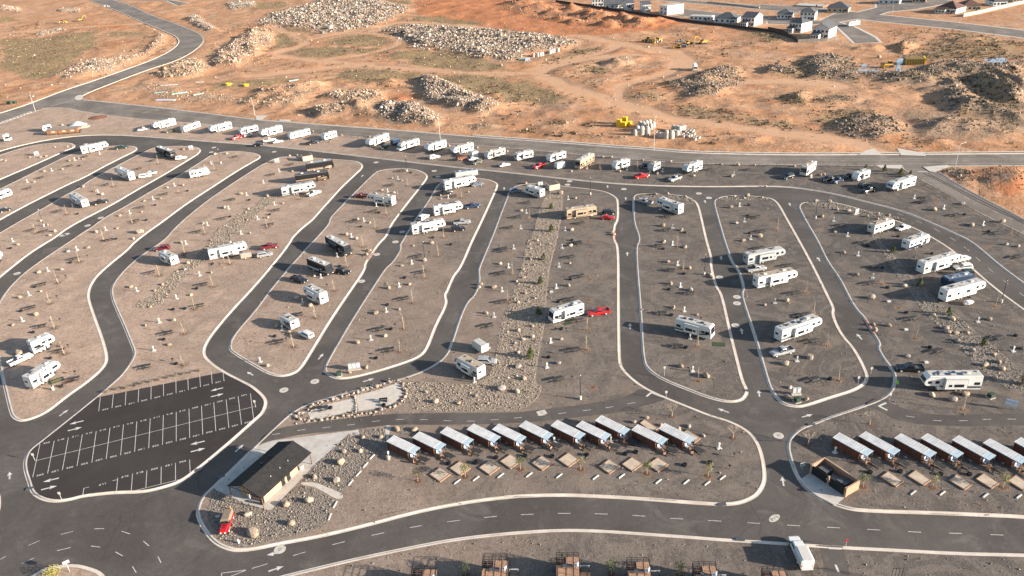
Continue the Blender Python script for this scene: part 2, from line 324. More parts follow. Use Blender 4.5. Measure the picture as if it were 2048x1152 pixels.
# ================================================================ THE GROUND PLAN (outlines read from the photograph, metres on the ground)
ISL = dict(
 I0=[(-60,330),(0,309.5),(25,301),(70,289),(112,284.5),(140,284.5),(152,290),(150,295),(135,300),(75,327.5),(0,359),(-60,388)],
 I1=[(-60,406),(0,377),(75,340),(150,302.5),(207,292),(240,290.5),(265,291),(276,295),(274,301),(250,312.5),(210,332.5),(170,355),(140,367.5),(100,387.5),(85,395),(50,412.5),(0,440),(-60,474)],
 I2=[(-60,500),(0,464),(50,435),(87,415),(125,392),(145,382),(162,372),(175,362),(212,342),(250,322),(300,297),(312,294),(350,291),(387,292),(402,297),(402,305),(375,322),(325,352),(275,380),(225,410),(175,435),(135,457),(112,475),(95,485),(60,507),(25,535),(0,555),(-40,592)],
 I3=[(-12,620),(0,597),(12,580),(25,565),(50,542),(100,507),(142,480),(155,470),(185,452),(190,447),(212,432),(250,412),(300,382),(350,355),(410,317),(420,310),(435,305),(462,301),(490,302.5),(512,306),(522,311),(521,316),(512,321),(475,342),(425,375),(375,407),(322,447),(300,462),(270,485),(257,500),(232,520),(200,547),(185,567),(179,585),(180,600),(192,635),(207,675),(217,710),(215,727),(200,745),(172,768),(137,792),(100,822),(75,835),(45,844),(30,840),(21,832),(17,820),(10,790),(3,760),(-4,730),(-10,690),(-14,650)],
 I4=[(512,335),(530,325),(550,316),(570,312),(595,312),(625,315),(687,319),(712,321),(725,327),(727,334),(720,342),(687,372),(662,400),(642,422),(627,440),(607,455),(587,475),(584,482),(570,502),(549,528),(512,572),(462,625),(425,670),(412,692),(410,705),(415,717),(445,740),(500,767),(512,775),(527,788),(535,800),(534,812),(527,827),(512,840),(462,885),(400,937),(362,965),(325,977),(287,986),(232,987),(200,990),(165,994),(140,1001),(112,1005),(87,1002),(67,992),(59,982),(54,965),(46,940),(46,920),(55,900),(75,885),(192,792),(220,768),(240,750),(257,727),(265,712),(266,702),(257,680),(245,650),(232,622),(222,597),(220,580),(225,565),(250,535),(287,505),(327,480),(350,452),(400,410),(450,375)],
 I5=[(600,508),(624,482),(652,452),(657,442),(656,438),(672,420),(702,390),(737,355),(752,342),(774,337),(812,335.5),(837,339),(854,347),(857,355),(844,372),(812,412),(782,452),(777,470),(757,490),(747,507),(733,525),(732,540),(697,590),(662,642),(620,712),(602,740),(584,750),(562,754),(537,749),(512,735),(462,705),(456,695),(462,672),(512,616),(537,580),(587,522)],
 I6=[(647,735),(652,722),(702,637),(752,560),(769,535),(782,525),(799,499),(797,490),(802,482),(822,450),(844,417),(862,390),(872,372),(887,360),(912,354),(957,355),(982,359),(996,366),(997,372),(987,395),(962,450),(947,480),(924,535),(909,552),(897,582),(892,590),(897,607),(874,650),(859,692),(847,710),(824,722),(762,742),(712,755),(682,759),(662,755),(648,745)],
 I7=[(512,887),(562,840),(587,820),(612,807),(687,785),(762,765),(800,757),(847,740),(874,725),(892,707),(901,685),(917,635),(932,602),(947,590),(957,562),(954,542),(959,527),(979,480),(987,460),(1002,420),(1014,390),(1020,377),(1029,372),(1039,369),(1059,366),(1090,367),(1124,371),(1199,379),(1219,385),(1234,394),(1238,402),(1238.5,440),(1231,450),(1230,480),(1239,492),(1239.5,605),(1241,720),(1246,735),(1261,752),(1287,772),(1324,790),(1374,810),(1424,830),(1461,840),(1499,860),(1519,885),(1529,915),(1534,952),(1531,970),(1519,990),(1499,1002),(1474,1010),(1436,1011),(1374,1007),(1274,999),(1199,995),(1124,992),(1049,994),(1024,995.5),(937,1006),(837,1025),(737,1052),(637,1076),(562,1089),(512,1100),(475,1104),(450,1099),(425,1086),(405,1061),(392,1036),(391,1019),(400,994),(425,971),(475,924)],
 I8=[(1264.5,402),(1265,392),(1274,387),(1299,386),(1336,387),(1369,391),(1386,397),(1398,407),(1406,440),(1415,480),(1426,517),(1424,530),(1434,572),(1446,587),(1461,655),(1481,735),(1489,764),(1498,780),(1496,790),(1486,802),(1461,806),(1424,799),(1374,780),(1324,760),(1294,740),(1283,720),(1279,630),(1271,530),(1270,490),(1276,483),(1275,470),(1265,445)],
 I9=[(1425,405),(1429,397),(1449,391),(1486,389.5),(1536,393.5),(1551,399),(1561,410),(1573,432),(1596,472),(1628,530),(1656,587),(1671,617),(1668,627),(1676,650),(1691,675),(1706,690),(1723,717),(1736,745),(1738,755),(1733,768),(1711,782),(1661,797),(1611,814),(1591,815),(1568,810),(1551,797),(1541,782),(1534,768),(1506,667),(1486,610),(1480,585),(1486,575),(1474,537),(1461,525),(1446,480),(1436,445)],
 I10=[(1596,411),(1601,405),(1623,401),(1656,401),(1698,410),(1736,422),(1786,437),(1836,457),(1886,485),(1918,508),(1948,537),(1998,580),(2048,616),(2110,660),(2140,760),(2140,1046),(2048,1036),(1980,1033),(1861,1028),(1723,1024),(1686,1017),(1648,1002),(1618,985),(1596,962),(1583,935),(1573,902),(1573,882),(1581,870),(1598,855),(1623,846),(1661,831),(1711,815),(1761,797),(1781,780),(1787,762),(1786,747),(1778,735),(1761,712),(1752,694),(1757,687),(1741,662),(1726,635),(1711,620),(1698,600),(1676,555),(1653,525),(1632,480),(1611,445),(1597,418)],
 RB=[(57,1152),(87,1135),(125,1128),(155,1127),(182,1134),(200,1141),(212,1152),(215,1175),(190,1200),(100,1210),(60,1190),(45,1168)],
 LW=[(-60,960),(-8,970),(1,990),(2,1005),(0,1020),(-8,1034),(-60,1050)])
NSL=[(-120,340),(-60,322),(0,302),(50,289),(100,279),(150,272.5),(200,270),(250,271),(325,276),(425,284),(512,290),(587,297.5),(662,306),(762,317.5),(887,332.5),(1024,346),(1124,357.5),(1224,367.5),(1324,372.5),(1424,374),(1536,372.5),(1586,375),(1636,382),(1686,392),(1736,405),(1786,417),(1836,435),(1886,457),(1936,480),(1961,500),(1998,532),(2048,569),(2120,622)]
STU=[(167,200),(250,208),(375,222),(512,240),(587,245),(662,251),(812,262),(912,271),(1024,279),(1124,286),(1224,294),(1324,301),(1374,306),(1536,310),(1711,310),(2048,307.5),(2150,307),(2300,306)]
STL=[(-120,282),(-60,266),(0,247),(25,238),(75,220),(92,215),(127,214),(175,224),(225,231),(300,239),(412,247),(512,259),(677,270),(787,277),(887,285),(1024,295),(1149,307),(1249,316),(1374,326),(1536,328),(1748,330),(1800,331)]
STR=[(1872,333),(1900,331),(2048,330),(2150,330),(2300,330)]
ACL=[(1806,335),(1836,355),(1886,380),(1936,410),(1986,437),(2048,466),(2130,505)]
ACR=[(1862,336),(1911,367),(1961,395),(2011,420),(2048,440),(2130,482)]
NWL=[(-140,264),(-60,242),(0,227),(62,207),(125,182),(187,162),(250,140),(300,122),(337,105),(357,90),(360,80),(350,70),(325,60),(302,50),(275,40),(250,27),(212,12),(180,0),(140,-15),(90,-30)]
NWR=[(167,200),(160,194),(167,188),(225,165),(300,137),(350,122),(387,102),(405,85),(405,75),(395,65),(362,52),(335,42),(300,30),(275,17),(250,7),(225,0),(185,-15),(140,-30)]
SKB=[(470,1175),(540,1157),(562,1150),(619,1136),(712,1114),(812,1093),(912,1074),(1024,1062),(1124,1056),(1199,1058),(1274,1063),(1374,1070),(1449,1076),(1536,1081),(1661,1090),(1786,1096),(1911,1103),(2048,1106),(2180,1110)]
islw = {k: chaikin(PX(v), 2) for k, v in ISL.items()}
for k, v in islw.items():
    if area(v) < 0: islw[k] = v[::-1]
nsl = chaikin(PX(NSL), 2, False); stu = chaikin(PX(STU), 1, False); stl = chaikin(PX(STL), 1, False); acl = chaikin(PX(ACL), 1, False); acr = chaikin(PX(ACR), 1, False)
nwl = chaikin(PX(NWL), 2, False); nwr = chaikin(PX(NWR), 2, False); skb = chaikin(PX(SKB), 2, False); strr = PX(STR)
north = stl + acl + nsl[::-1]
street = stl + acl[:1] + acr[:1] + strr + stu[::-1] + nwr[1:] + nwl[::-1]
access = acl + acr[::-1]
park = PX([(-200,1300),(-200,360)]) + nsl + PX([(2200,700),(2250,1300)])
south = skb + PX([(2400,1330),(1024,1330),(430,1330)])
park_all = PX([(-250,1330),(-250,300)]) + stl + acl + PX([(2250,560),(2450,1330)])
# far streets of the housing estate (top right)
FAR = {
 'estate_road': PR('A3', [(-60,35),(300,58),(560,82),(900,120),(1500,180),(2048,245),(2300,275),(2300,335),(2048,302),(1500,232),(1000,182),(720,150),(560,100),(300,90),(-60,75)]),
 'estate_lane': PR('A3', [(560,100),(720,150),(560,178),(700,222),(850,300),(890,338),(700,345),(640,285),(560,212),(480,185),(300,200),(0,190),(0,150),(420,165)]),
 'estate_street': PR('A3', [(720,100),(880,60),(870,20),(1000,0),(1250,0),(1350,-10),(1500,15),(1200,70),(960,95),(880,122)]),
 'upper_road': PR('A2', [(1150,-15),(2060,52),(2300,70),(2300,100),(2060,80),(1150,-2)]),
 'middle_lane': PR('A2', [(1350,72),(1850,125),(2048,140),(2048,168),(1800,150),(1400,130),(1250,140),(1380,115)]),
 'lot_pad': PR('A0', [(950,5),(1350,2),(1500,25),(1430,45),(1340,5)]),
}
flatp = [[(p.x, p.y) for p in q] for q in (park_all, street, access)]
PUD = [chaikin(PR('A3', q), 2) for q in ([(1020,480),(1090,455),(1100,490),(1050,520),(1080,560),(1010,575),(1040,530)], [(1700,480),(1800,460),(1920,465),(1900,510),(1780,500)], [(740,515),(800,515),(790,540),(740,535)], [(700,555),(880,555),(900,572),(720,570)])]
flat_far = [[(p.x, p.y) for p in q] for q in list(FAR.values())+PUD]
# ---------------------------------------------------------------- masks and mounds of the desert
GRASS = [('A1',[(1230,135),(1500,130),(1700,160),(1820,200),(1500,195),(1250,165)]),('A1',[(520,340),(620,300),(850,275),(1000,290),(1110,330),(1000,365),(700,365)]),('A1',[(240,430),(330,390),(500,378),(1000,385),(1150,380),(850,440),(500,455),(280,450)]),('A1',[(1020,450),(1150,410),(1550,410),(1950,520),(2020,570),(1650,580),(1200,490)]),('A1',[(600,610),(750,550),(1000,555),(1280,570),(1500,600),(2048,600),(2048,640),(2170,660),(2400,720),(2500,790),(2400,840),(2250,850),(2048,800),(1700,740),(1500,640),(1250,630),(900,660),(650,650)]),
 ('A0',[(0,310),(300,300),(800,240),(780,350),(600,490),(430,620),(250,640),(100,580),(0,560)]),('A0',[(850,260),(1000,245),(1180,260),(1000,300),(850,290)]),('A0',[(0,120),(90,130),(150,160),(0,175)]),('A1',[(-150,0),(250,20),(230,60),(0,80),(-200,60)]),('A1',[(170,220),(420,230),(430,270),(250,245)]),('A1',[(100,390),(180,250),(300,280),(420,330),(250,385)]),('A1',[(1050,0),(1250,10),(1230,45),(1000,20)]),
 ('A2',[(250,500),(500,400),(720,375),(740,400),(500,460),(300,520)]),('A2',[(560,530),(700,530),(780,560),(690,600),(580,570)]),('A2',[(1270,870),(1400,835),(1550,850),(2048,960),(2048,1020),(1600,960),(1350,920)]),('A2',[(900,780),(1100,745),(1280,790),(1180,815)]),('A2',[(1180,670),(1330,700),(1400,780),(1550,790),(1700,720),(1880,640),(1780,560),(1600,540),(1400,640)]),
 ('A3',[(1100,440),(1350,330),(1550,250),(1900,330),(2048,340),(2048,470),(1500,480),(1200,500)]),('A3',[(0,540),(200,560),(300,450),(700,450),(760,650),(320,640),(0,600)]),('A3',[(700,570),(1200,560),(2048,500),(2048,640),(1000,660)]),('A3',[(100,740),(300,730),(320,830),(150,850)]),('A3',[(340,780),(600,765),(800,790),(600,830),(360,830)]),('A3',[(360,900),(600,860),(850,880),(900,1000),(600,1080),(400,1000)]),('A3',[(0,970),(200,980),(220,1040),(0,1030)]),('A3',[(1060,1060),(1200,1040),(1180,1150),(1080,1150)]),('A2',[(1860,250),(2048,260),(2200,320),(2048,350)]),('A0',[(1650,680),(2048,640),(2400,640),(2100,690),(1700,720)]),('A3',[(1420,640),(1650,600),(2048,780),(2048,1050),(1480,900)])]
REDZ = [('A1',[(1250,0),(2048,0),(3100,150),(3250,230),(2950,270),(2600,300),(2048,260),(1750,200),(1300,130)]),('A2',[(200,0),(600,40),(1250,140),(1400,190),(1100,240),(300,60)]),('A0',[(720,200),(1000,190),(1000,230),(800,235)]),('A1',[(1090,760),(1250,750),(1270,820),(1120,830)]),('A2',[(700,430),(1250,420),(1400,470),(1000,470)]),('B3',[(1680,480),(2048,480),(2048,760),(1800,640)])]
TRACK = [('A0',[(-100,275),(500,228),(900,205),(1250,178)],11),('A1',[(150,222),(430,320),(300,392),(140,440),(400,468),(900,512),(1400,562),(2048,600),(2250,590)],10),('A2',[(-50,590),(180,590),(500,715),(900,850),(1400,965),(2048,1055),(2500,1100),(2800,1140)],11),('A1',[(430,320),(600,280),(850,258),(1100,290),(1185,335),(1100,378),(850,448),(600,470)],8),('A1',[(950,250),(1150,165),(1700,208),(2048,245),(2600,330)],10),('A1',[(0,605),(400,572),(650,530),(900,515)],12),('A2',[(180,565),(350,500),(700,425),(900,350),(700,300),(500,285)],12),('A2',[(200,600),(300,540),(700,450),(1200,440),(1310,500),(1280,580),(1100,630),(850,690),(830,760),(900,830)],9),('A2',[(900,350),(1200,400),(1400,470),(1440,560)],14),('B3',[(850,300),(950,340),(1000,372)],12),('A3',[(-300,660),(200,650),(600,680)],14)]
#  (region, outline, height m, ramp m, rocks per m2, size m, palette)
ROCKY = [
 ('A1',[(0,200),(100,120),(480,20),(520,-20),(900,-20),(1250,70),(1100,150),(960,210),(700,255),(500,280),(430,230),(200,220),(50,220)],2.5,30,.32,1.3,'pale'),
 ('A1',[(1010,240),(1200,205),(1500,220),(2048,258),(2300,265),(2500,300),(2600,340),(2450,380),(2180,430),(2048,490),(1900,480),(1700,460),(1550,410),(1280,400),(1230,350),(1160,330)],2.5,20,.40,1.1,'pale'),
 ('A1',[(520,790),(650,740),(1000,740),(1040,800),(900,830),(700,810)],2.5,8,.6,.85,'tan'),('A1',[(950,850),(1250,830),(1500,950),(1450,1010),(1200,1000),(1000,960)],3.5,9,.75,.8,'pale'),('A1',[(1300,620),(1450,620),(1700,740),(1900,820),(1950,870),(1800,910),(1500,850),(1320,780)],3,9,.6,.85,'pale'),('A1',[(380,890),(560,850),(700,830),(740,920),(500,945)],3,8,.6,.75,'tan'),('A1',[(700,840),(950,840),(1000,960),(760,930)],3.2,10,.25,.6,'tan'),('A1',[(1650,1000),(1900,1000),(2000,1040),(1750,1045)],1.5,6,.5,.5,'tan'),('A1',[(-50,230),(120,235),(150,330),(80,400),(-60,420)],2.5,12,.3,.8,'pink'),('A1',[(0,720),(250,690),(480,680),(560,720),(330,860),(100,880),(-100,850)],2.5,12,.16,.7,'tan'),
 ('A0',[(1260,600),(1420,500),(1600,470),(1700,560),(1500,630),(1300,630)],3,9,.5,.8,'tan'),('A0',[(420,630),(600,515),(850,480),(1150,420),(1300,270),(1340,330),(1150,470),(850,600),(520,640)],2.2,10,.30,.75,'pink'),('A0',[(1680,470),(1850,330),(2048,240),(2100,420),(1900,540),(1720,540)],3.2,14,.30,.85,'pink'),('A0',[(1480,150),(1580,120),(1640,180),(1760,250),(1650,250)],2.5,8,.35,.8,'grey'),('A0',[(270,270),(500,220),(540,240),(300,295)],1.2,5,.35,.9,'pale'),('A0',[(450,75),(640,65),(640,95),(480,98)],1.2,6,.3,.9,'pale'),('A0',[(0,40),(160,60),(180,100),(0,90)],1.2,8,.2,1,'pink'),('A0',[(700,540),(900,500),(950,560),(640,620)],1.0,6,.5,.5,'grey'),('A0',[(1100,680),(1300,660),(1500,740),(1700,740),(2048,780),(2048,860),(1600,830),(1200,790)],1.0,8,.22,.5,'tan'),('A0',[(1800,30),(2048,10),(2048,60),(1850,80)],1.5,8,.3,.9,'grey'),
 ('A2',[(1190,670),(1330,650),(1450,620),(1560,570),(1660,545),(1760,550),(1890,640),(1740,710),(1640,780),(1430,785),(1350,720)],2.8,15,.6,.75,'dark'),('A2',[(760,500),(800,480),(960,450),(1150,460),(1000,500),(830,540)],1.6,6,.22,.5,'grey'),('A2',[(500,1085),(640,1085),(800,1100),(960,1110),(940,1130),(600,1105)],.9,4,.55,.45,'pale'),('A2',[(300,1070),(480,1065),(500,1090),(300,1095)],.6,4,.3,.4,'tan'),('A2',[(930,790),(1100,760),(1260,790),(1150,805)],1.0,6,.2,.5,'tan'),
 ('A3',[(290,455),(470,435),(700,470),(745,560),(770,650),(600,645),(330,625),(270,555)],3.0,14,.55,.75,'dark'),('A3',[(-30,540),(200,570),(280,610),(-30,600)],2.5,7,.5,.8,'dark'),('A3',[(700,580),(1000,575),(1200,550),(1420,510),(2060,500),(2060,610),(1500,620),(1300,680),(1000,670),(800,640)],3,10,.36,.8,'dark'),('A3',[(1380,650),(1480,630),(1660,780),(1790,840),(2030,900),(2010,945),(1700,900),(1480,890),(1370,820)],3.6,13,.55,.75,'dark'),('A3',[(1640,612),(1720,608),(1900,680),(2048,760),(2048,815),(1880,800),(1740,700)],4.5,9,.5,.7,'dark'),('A3',[(1810,598),(2060,650),(2060,700),(1900,650)],4,8,.5,.7,'dark'),('A3',[(430,1060),(560,980),(700,930),(850,920),(1000,960),(1120,1010),(1100,1080),(850,1130),(650,1110)],3.2,12,.5,.75,'dark'),('A3',[(1180,960),(1500,930),(1900,980),(2040,1040),(1900,1090),(1500,1060),(1250,1080)],2.2,14,.26,.65,'dark'),('A3',[(1220,1130),(1400,1110),(1480,1140),(1300,1155)],1.5,6,.4,.6,'dark'),('A3',[(120,790),(200,750),(320,740),(300,830)],2.5,8,.4,.7,'dark'),('A3',[(370,800),(560,770),(780,790),(700,825),(450,830)],1.5,7,.35,.6,'dark'),('A3',[(960,360),(1080,340),(1190,370),(1080,430)],3.5,10,.22,.8,'dark'),
 ('A2',[(-100,-10),(200,30),(600,90),(1100,170),(1130,225),(700,215),(300,170),(-50,90)],.8,10,.16,.7,'red'),
 ('B3',[(1640,480),(1760,465),(2048,480),(2048,640),(1850,600),(1700,560)],1.5,7,.5,.5,'red'),
 ('B3',[(1260,490),(1480,455),(1660,490),(1640,570),(1560,585),(1400,540)],2.2,7,.9,.6,'dark'),('B2',[(1800,225),(2048,215),(2048,270),(1850,275),(1720,245)],1.4,6,.12,.5,'tan')]
BROWN = [('A3',[(900,570),(1300,520),(2048,470),(2200,600),(2200,1100),(1900,1140),(1300,1150),(650,1130),(420,1060),(380,900),(650,860),(900,900),(1200,820),(1100,700)],.62),('A3',[(280,440),(740,460),(780,660),(300,640)],.55),('A3',[(1150,430),(1500,270),(2048,330),(2048,480),(1200,500)],.5),('A2',[(1180,660),(1600,530),(1900,640),(1600,800),(1400,790)],.6),('A2',[(1260,860),(1420,830),(2048,950),(2048,1025),(1500,960)],.5),('A1',[(380,700),(1000,720),(1250,640),(1500,620),(1980,880),(1850,920),(1450,1020),(1000,970),(380,940)],.42),('A0',[(1250,640),(1450,480),(2048,420),(2048,560),(1500,640)],.4),('A2',[(1860,245),(2300,300),(2600,360),(2300,370)],.5)]
MOUNDS = [('A2',480,95,13,6),('A2',610,125,14,5.5),('A2',740,145,13,5.5),('A2',880,165,13,5.5),('A2',780,205,12,4.5),('A2',1010,195,15,5.5),('A2',500,180,9,3),('A2',670,160,10,4),('A2',220,70,13,4.5),('A2',330,110,11,4),('A2',100,30,14,5),('A2',380,160,9,3),('A2',1190,165,14,4.5),('A2',820,512,8,2.2),('A2',1950,60,10,2),('B3',1800,520,7,1.4),('B3',1920,530,6,1.3),('B3',2010,560,7,1.3),('A1',1080,660,10,2.5),('A1',1170,790,7,1.2),('A1',800,880,10,3),('A1',500,690,10,2.5),('A3',820,380,12,2.5),('A3',1600,330,12,2),('A3',1330,720,8,2.5),('A1',250,740,9,2.2),('A1',1950,850,12,2.5),('A1',1900,770,10,2),('A0',800,490,8,2),('A0',1280,300,8,2),('A1',1650,60,16,2.5),('A1',1450,40,14,2)]
rocky = [([(q.x, q.y) for q in PR(r, pts)], h, rp, den, sz, pal) for r, pts, h, rp, den, sz, pal in ROCKY]
mounds = [(P(r, x, y), rad, h) for r, x, y, rad, h in MOUNDS]
def terrain(X, Y):
    z = (vnoise(X, Y, .025, 3)-.5)*2.4 + (vnoise(X, Y, .09, 4)-.5)*1.7
    for pl, h, rp, *_ in rocky:
        ins = np_inside(X, Y, pl); d = np_dist(X, Y, pl)*np.where(ins, 1, -1); t = np.clip((d+rp*.35)/rp, 0, 1); t = t*t*(3-2*t)
        z = z + h*t*(.25+1.3*vnoise(X, Y, .13, 3))
    for c, rad, h in mounds:
        d = np.hypot(X-c.x, Y-c.y)*(1+1.3*(vnoise(X, Y, .12, 3)-.5)); z = z + h*np.clip(1-d/rad, 0, 1)**1.1*(.6+.8*vnoise(X, Y, .3, 2))
    fade = np.ones_like(X)
    for ln, w in tracks: fade = fade*np.clip((np_dist(X, Y, ln, False)-w*.3)/(w*.8), .08, 1)
    for pl in flatp:
        ins = np_inside(X, Y, pl); d = np.where(ins, 0, np_dist(X, Y, pl)); fade = fade*np.clip((d-2.6)/9, 0, 1); z = np.where(d < 2.6, -.35, z)
    for pl in flat_far:
        ins = np_inside(X, Y, pl); d = np.where(ins, 0, np_dist(X, Y, pl)); fade = fade*np.clip((d-3.5)/12, 0, 1)
    est = np_inside(X, Y, estate); de = np.where(est, 0, np_dist(X, Y, estate)); fade = fade*np.clip(de/15, 0, 1)
    return np.where(z == -.35, -.35, z*fade)
tracks = [([(q.x, q.y) for q in chaikin(PR(r, pts), 1, False)], w) for r, pts, w in TRACK]
estate = [(q.x, q.y) for q in PR('A2', [(400,-60),(700,60),(1250,150),(1400,170),(2048,250),(2280,320),(2600,320),(2760,350),(2980,345),(3000,200),(3800,260),(4400,360),(4400,-60)])]
def tz(x, y): return float(terrain(np.array([float(x)]), np.array([float(y)]))[0])
def make_ground():
    ys = [8.0]
    while ys[-1] < 7000:
        y = ys[-1]; ys.append(y+(12 if y < 270 else 1.5 if y < 520 else 2.3 if y < 760 else 4 if y < 1080 else y*.08))
    ys = np.array(ys); nu = 470; u = np.linspace(-1, 1, nu)
    X = u[None, :]*(ys[:, None]*.74+70); Y = np.repeat(ys[:, None], nu, 1); Z = np.zeros_like(X); sel = (Y > 240) & (Y < 1400)
    Z[sel] = terrain(X[sel], Y[sel]); Z[Y <= 240] = -.35
    mk = np.zeros(X.shape+(4,))
    xs, yy = X[sel], Y[sel]; a = np.zeros((xs.size, 4))
    jx = xs+(vnoise(xs, yy, .06, 2)-.5)*9; jy = yy+(vnoise(xs, yy, .06, 2)-.5)*9
    soft = lambda pl, w: np.clip(.5+np_dist(jx, jy, pl)*np.where(np_inside(jx, jy, pl), 1, -1)/w, 0, 1)
    for r, pts in GRASS: a[:, 0] = np.maximum(a[:, 0], soft([(q.x, q.y) for q in PR(r, pts)], 9))
    for r, pts in REDZ: a[:, 1] = np.maximum(a[:, 1], soft([(q.x, q.y) for q in PR(r, pts)], 22))
    for r, pts, w in TRACK:
        d = np_dist(jx, jy, [(q.x, q.y) for q in chaikin(PR(r, pts), 2, False)], False); a[:, 2] = np.maximum(a[:, 2], np.clip((w*.55-d)/6+.5, 0, 1))
    for pl, h, rp, den, sz, pal in rocky: a[:, 3] = np.maximum(a[:, 3], soft(pl, 8)*min(1, .35+den))
    for r, pts, w in BROWN: a[:, 3] = np.maximum(a[:, 3], w*soft([(q.x, q.y) for q in PR(r, pts)], 14)*(.55+.9*vnoise(xs, yy, .05, 3)))
    a[:, 3] *= (1-.8*a[:, 2])
    a[:, 0] *= (1-a[:, 2])*(1-.75*a[:, 3]); mk[sel] = a
    ny = len(ys); idx = np.arange(ny*nu).reshape(ny, nu); f = np.stack([idx[:-1, :-1], idx[:-1, 1:], idx[1:, 1:], idx[1:, :-1]], -1).reshape(-1, 4)
    bulk('ground', np.stack([X, Y, Z], -1).reshape(-1, 3), f, 'dirt', mk.reshape(-1, 4), 'mask', 'structure', True)
def bulk(name, v, f, m, col=None, cname='Col', kind='stuff', smooth=False, parent=None):
    me = bpy.data.meshes.new(name); nf, k = f.shape
    me.vertices.add(len(v)); me.vertices.foreach_set('co', np.ascontiguousarray(v, np.float32).ravel())
    me.loops.add(nf*k); me.loops.foreach_set('vertex_index', np.ascontiguousarray(f, np.int32).ravel())
    me.polygons.add(nf); me.polygons.foreach_set('loop_start', np.arange(0, nf*k, k, dtype=np.int32)); me.polygons.foreach_set('loop_total', np.full(nf, k, np.int32))
    if smooth: me.polygons.foreach_set('use_smooth', np.ones(nf, bool))
    me.update(calc_edges=True); me.validate()
    if col is not None:
        at = me.color_attributes.new(cname, 'FLOAT_COLOR', 'POINT'); at.data.foreach_set('color', np.ascontiguousarray(col, np.float32).ravel())
    me.materials.append(MAT[m]); o = ob(name, me, parent)
    if kind: o['kind'] = kind
    return o
make_ground()
# ---------------------------------------------------------------- paved sheets, kerbs, gravel
asphalt = sheet('asphalt_road', park, 'asphalt', -.13)
st_o = sheet('public_street', street, 'asphalt_street', -.126); ac_o = sheet('access_road', access, 'asphalt_street', -.122)
sheet('gravel_verge', [p for p in offs(stl, -.5, False)]+acl+offs(nsl, .7, False)[::-1], 'gravel', 0)
kerb('ring_road_kerb', nsl, False, side=1)
kerb('street_kerb_north', stu, False, z0=-.12, side=1, w=1.0); kerb('street_kerb_south', stl, False, z0=-.12, side=-1, w=.7); kerb('access_kerb_west', acl, False, z0=-.12, side=-1, w=.6); kerb('access_kerb_east', acr, False, z0=-.12, side=1, w=.6); kerb('street_kerb_east', strr, False, z0=-.12, side=-1, w=.7)
kerb('curved_road_kerb_outer', nwl, False, z0=-.12, side=1, w=.9); kerb('curved_road_kerb_inner', nwr[6:], False, z0=-.12, side=-1, w=.9)
# pavement strip beyond the street kerb
def band(name, line, d0, d1, z, m):
    a = offs(line, d0, False); b = offs(line, d1, False); return sheet(name, a+b[::-1], m, z)
band('street_pavement', stu[int(len(stu)*.42):], 1.9, 3.1, .02, 'slabpale')
isl_desc = dict(I0='on the loop end by the ring road bend', I1='on the strip with the white fifth wheel and dark pickup', I2='on the strip with the black striped motorhome', I3='on the tan strip with the plain white trailer', I4='on the strip above the numbered car park', I5='on the strip with the black motorhomes', I6='on the strip with the silver pickup and white trailers', I7='on the wide island with the cobble swale', I8='on the strip with the white motorhome and green mat', I9='on the strip with the tan roofed trailer', I10='on the island with the navy cargo trailer', RB='on the roundabout island', LW='by the west kerb', NSW='in the street row between shed and bus motorhome', NSE='in the street row between bus motorhome and access road', I7C='by the west cabin row', I7W='between the winding lane and the central cobble swale', I7E='between the central cobble swale and straight lane', I7R='on the cobble beds around the restroom', I10C='by the east cabin row', I10W='between the lane and the east cobble swale', I10E='between the east cobble swale and ring road', SG='below the main road')
isl_obj = {}
for k, line in islw.items():
    kerb('island_kerb', line, True); isl_obj[k] = sheet('gravel_island', offs(line, .7), 'gravel', 0)
kerb('main_road_kerb', skb, False, side=-1, w=.85); isl_obj['SG'] = sheet('gravel_south', offs(skb, -.8, False)+south[len(skb):], 'gravel', 0)
def zone(p):
    for k, l in islw.items():
        if inside(p, l):
            if k == 'I7':
                if p.y < 137: return 'I7R' if p.x < -28 else 'I7C'
                return 'I7W' if p.x < .0625*(p.y-150)-3 else 'I7E'
            if k == 'I10': return 'I10C' if p.y < 136 else 'I10W' if p.x < 104-.17*(p.y-150) else 'I10E'
            return k
    return 'SG' if p.y < 118 else 'NSW' if p.x < 40 else 'NSE'
lot_pts = PX([(447,741),(500,767),(512,775),(527,788),(535,800),(534,812),(527,827),(512,840),(462,885),(400,937),(362,965),(325,977),(287,986),(232,987),(200,990),(165,994),(140,1001),(112,1005),(87,1002),(67,992),(59,982),(54,965),(46,940),(46,920),(55,900),(75,885),(192,792)])
lp = chaikin(lot_pts, 2, False); lp = lp if area(lp) > 0 else lp[::-1]
lot = sheet('parking_lot', offs(lp, .72), 'asphalt_lot', .008)
for i_, (k, q) in enumerate(FAR.items()):
    qq = q if area(q) > 0 else q[::-1]; sheet('estate_pavement', offs(qq, -2.2), 'slabpale', .03+.011*i_)
for i_, (k, q) in enumerate(FAR.items()): sheet(k, q, 'asphalt_street', .10+.03*i_)
